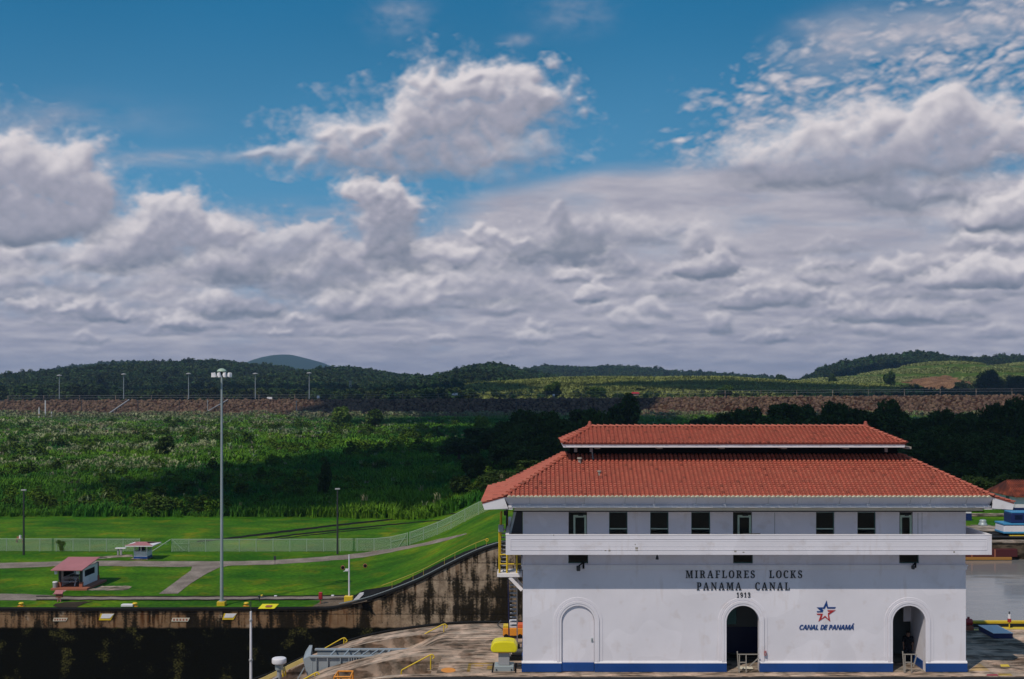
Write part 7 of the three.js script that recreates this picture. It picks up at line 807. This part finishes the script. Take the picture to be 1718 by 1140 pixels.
wood.forEach(([k, px, py, w, Z], i) => tree(k, px, py, w, Z, (k === 3 ? 'dark bush: ' : 'black-green tree: ') + where[i], leafDark, null, px > 1000 && Z < 260 ? 1 : px > 700 && Z < 220 ? H(xAt(px, Z), Z) : -3));

// ───────────── the man standing in the right doorway ─────────────
{
  const Zp = 63.9, px = xAt(1523.8, Zp), base = 0.035, t = thing('person', 'person in dark clothes standing with hanging arms inside the right arched doorway', 'person', [px, base, -Zp]);
  const J = { head: [0.01, 1.60, 0.02], chin: [0.012, 1.53, 0.06], neck: [0, 1.47, 0], chest: [0, 1.27, 0], belly: [0, 1.06, 0.01], hip: [0, 0.93, 0], sl: [-0.185, 1.40, 0], sr: [0.185, 1.40, 0], el: [-0.245, 1.12, 0.01], er: [0.245, 1.12, 0.02], wl: [-0.24, 0.87, 0.08], wr: [0.235, 0.87, 0.10], hl: [-0.09, 0.90, 0], hr: [0.09, 0.90, 0], kl: [-0.105, 0.49, 0.02], kr: [0.11, 0.49, 0.03], al: [-0.11, 0.08, -0.02], ar: [0.125, 0.08, 0], tl: [-0.14, 0.045, 0.14], tr: [0.165, 0.045, 0.16] };
  const B = [['head', 'head', 0.098, 0.098], ['head', 'chin', 0.085, 0.06], ['neck', 'head', 0.056, 0.055], ['chest', 'neck', 0.13, 0.07], ['belly', 'chest', 0.135, 0.155], ['hip', 'belly', 0.145, 0.135], ['chest', 'sl', 0.12, 0.066], ['chest', 'sr', 0.12, 0.066], ['sl', 'el', 0.062, 0.045], ['sr', 'er', 0.062, 0.045], ['el', 'wl', 0.044, 0.03], ['er', 'wr', 0.044, 0.03], ['hip', 'hl', 0.13, 0.1], ['hip', 'hr', 0.13, 0.1], ['hl', 'kl', 0.098, 0.062], ['hr', 'kr', 0.098, 0.062], ['kl', 'al', 0.062, 0.042], ['kr', 'ar', 0.062, 0.042], ['al', 'tl', 0.05, 0.035], ['ar', 'tr', 0.05, 0.035]];
  const seg = (p, a, b, ra, rb) => { const ab = [b[0] - a[0], b[1] - a[1], b[2] - a[2]], L = ab[0] ** 2 + ab[1] ** 2 + ab[2] ** 2, k = L ? clamp(((p[0] - a[0]) * ab[0] + (p[1] - a[1]) * ab[1] + (p[2] - a[2]) * ab[2]) / L) : 0; return Math.hypot(p[0] - a[0] - ab[0] * k, p[1] - a[1] - ab[1] * k, p[2] - a[2] - ab[2] * k) - mix(ra, rb, k); };
  const smin = (a, b, k) => { const h = clamp(0.5 + 0.5 * (b - a) / k); return mix(b, a, h) - k * h * (1 - h); };
  function march(field, c, half, res) { const mc = new MarchingCubes(res, new THREE.MeshBasicMaterial(), false, false, 60000); mc.isolation = 0; let o = 0; for (let z = 0; z < res; z++) for (let y = 0; y < res; y++) for (let x = 0; x < res; x++) mc.field[o++] = -field([c[0] + ((x - res / 2) / (res / 2)) * half, c[1] + ((y - res / 2) / (res / 2)) * half, c[2] + ((z - res / 2) / (res / 2)) * half]); mc.update(); const n = mc.count, P = new Float32Array(mc.positionArray.slice(0, n * 3)), N = new Float32Array(mc.normalArray.slice(0, n * 3)); for (let i = 0; i < n; i++) for (let k = 0; k < 3; k++) P[i * 3 + k] = P[i * 3 + k] * half + c[k]; const g = new THREE.BufferGeometry(); g.setAttribute('position', new THREE.BufferAttribute(P, 3)); g.setAttribute('normal', new THREE.BufferAttribute(N, 3)); return g; }
  const bones = (list, grow, k) => (p) => { let d = 9; if (Math.abs(p[0]) > 0.36 || Math.abs(p[2] - 0.03) > 0.26) return 1; for (const [a, b, ra, rb] of list) d = smin(d, seg(p, J[a], J[b], ra + grow, rb + grow), k); return d; };
  const hand = (w, s) => { const W0 = J[w], f = [[[0, -0.02, 0], [0, -0.075, 0.01], 0.030, 0.034]]; for (let i = 0; i < 4; i++) { const z = -0.03 + i * 0.02, L = [0.062, 0.075, 0.08, 0.07][i]; f.push([[0, -0.08, z], [s * 0.004, -0.08 - L * 0.5, z + 0.004], 0.0095, 0.009], [[s * 0.004, -0.08 - L * 0.5, z + 0.004], [s * 0.016, -0.08 - L, z + 0.006], 0.009, 0.0075]); } f.push([[0, -0.035, 0.03], [s * 0.012, -0.075, 0.055], 0.012, 0.010], [[s * 0.012, -0.075, 0.055], [s * 0.018, -0.105, 0.058], 0.010, 0.008]); const c = [W0[0], W0[1] - 0.08, W0[2]]; return march((p) => { const q = [p[0] - W0[0], p[1] - W0[1], p[2] - W0[2]]; let d = 9; for (const [a, b, ra, rb] of f) d = smin(d, seg(q, a, b, ra, rb), 0.006); return d; }, c, 0.11, 64); };
  const face = (p) => { let d = bones(B.slice(0, 3), 0, 0.03)(p); d = smin(d, seg(p, [0.01, 1.60, 0.115], [0.01, 1.565, 0.135], 0.010, 0.017), 0.015); for (const s of [-1, 1]) { d = Math.max(d, -(Math.hypot(p[0] - 0.01 - s * 0.035, p[1] - 1.605, p[2] - 0.118) - 0.018)); d = smin(d, Math.hypot(p[0] - 0.01 - s * 0.034, p[1] - 1.604, p[2] - 0.102) - 0.014, 0.004); d = smin(d, seg(p, [0.01 + s * 0.098, 1.62, 0.005], [0.01 + s * 0.096, 1.575, 0.0], 0.013, 0.010), 0.008); } d = Math.max(d, -(seg(p, [-0.012, 1.535, 0.118], [0.032, 1.535, 0.118], 0.005, 0.005))); return d; };
  const skin = mat(0.24, 0.13, 0.085, 0.6), geo = mergeGeometries([march(bones(B, 0, 0.045), [0, 0.9, 0.03], 0.95, 140), march(face, [0.01, 1.58, 0.03], 0.19, 80), hand('wl', 1), hand('wr', -1)]);
  const body = shadowy(new THREE.Mesh(geo, skin)); body.name = 'body'; t.add(body);
  const shirt = shadowy(new THREE.Mesh(march((p) => Math.max(bones(B.slice(4, 10).concat([['chest', 'neck', 0.13, 0.06]]), 0.016, 0.06)(p), p[1] - 1.47, 0.90 - p[1], (Math.abs(p[0]) > 0.2 && p[1] < 1.16 ? 1.16 - p[1] : -1)), [0, 1.18, 0], 0.42, 84), mat(0.014, 0.015, 0.02, 0.9))); shirt.name = 'shirt'; t.add(shirt);
  const trousers = shadowy(new THREE.Mesh(march((p) => Math.max(bones(B.slice(12, 18).concat([['hip', 'belly', 0.145, 0.135]]), 0.02, 0.04)(p), p[1] - 0.99, 0.07 - p[1]), [0, 0.53, 0], 0.55, 96), mat(0.012, 0.014, 0.022, 0.9))); trousers.name = 'trousers'; t.add(trousers);
  const shoes = shadowy(new THREE.Mesh(march((p) => Math.max(bones(B.slice(18), 0.014, 0.02)(p), p[1] - 0.11, 0.0 - p[1]), [0.01, 0.06, 0.06], 0.26, 72), W.black)); shoes.name = 'shoe'; t.add(shoes);
  const hair = shadowy(new THREE.Mesh(march((p) => Math.max(Math.hypot(p[0] - 0.01, (p[1] - 1.615), p[2] - 0.008) - 0.112, 1.6 - p[1] + Math.max(0, p[2]) * 0.9), [0.01, 1.64, 0.01], 0.16, 56), W.black)); hair.name = 'hair'; t.add(hair); t.rotation.y = -0.25;
}

// air: far hills fade a little to blue
scene.fog = new THREE.FogExp2(new THREE.Color().setRGB(0.42, 0.62, 0.95), 0.00008);
renderer.render(scene, camera);
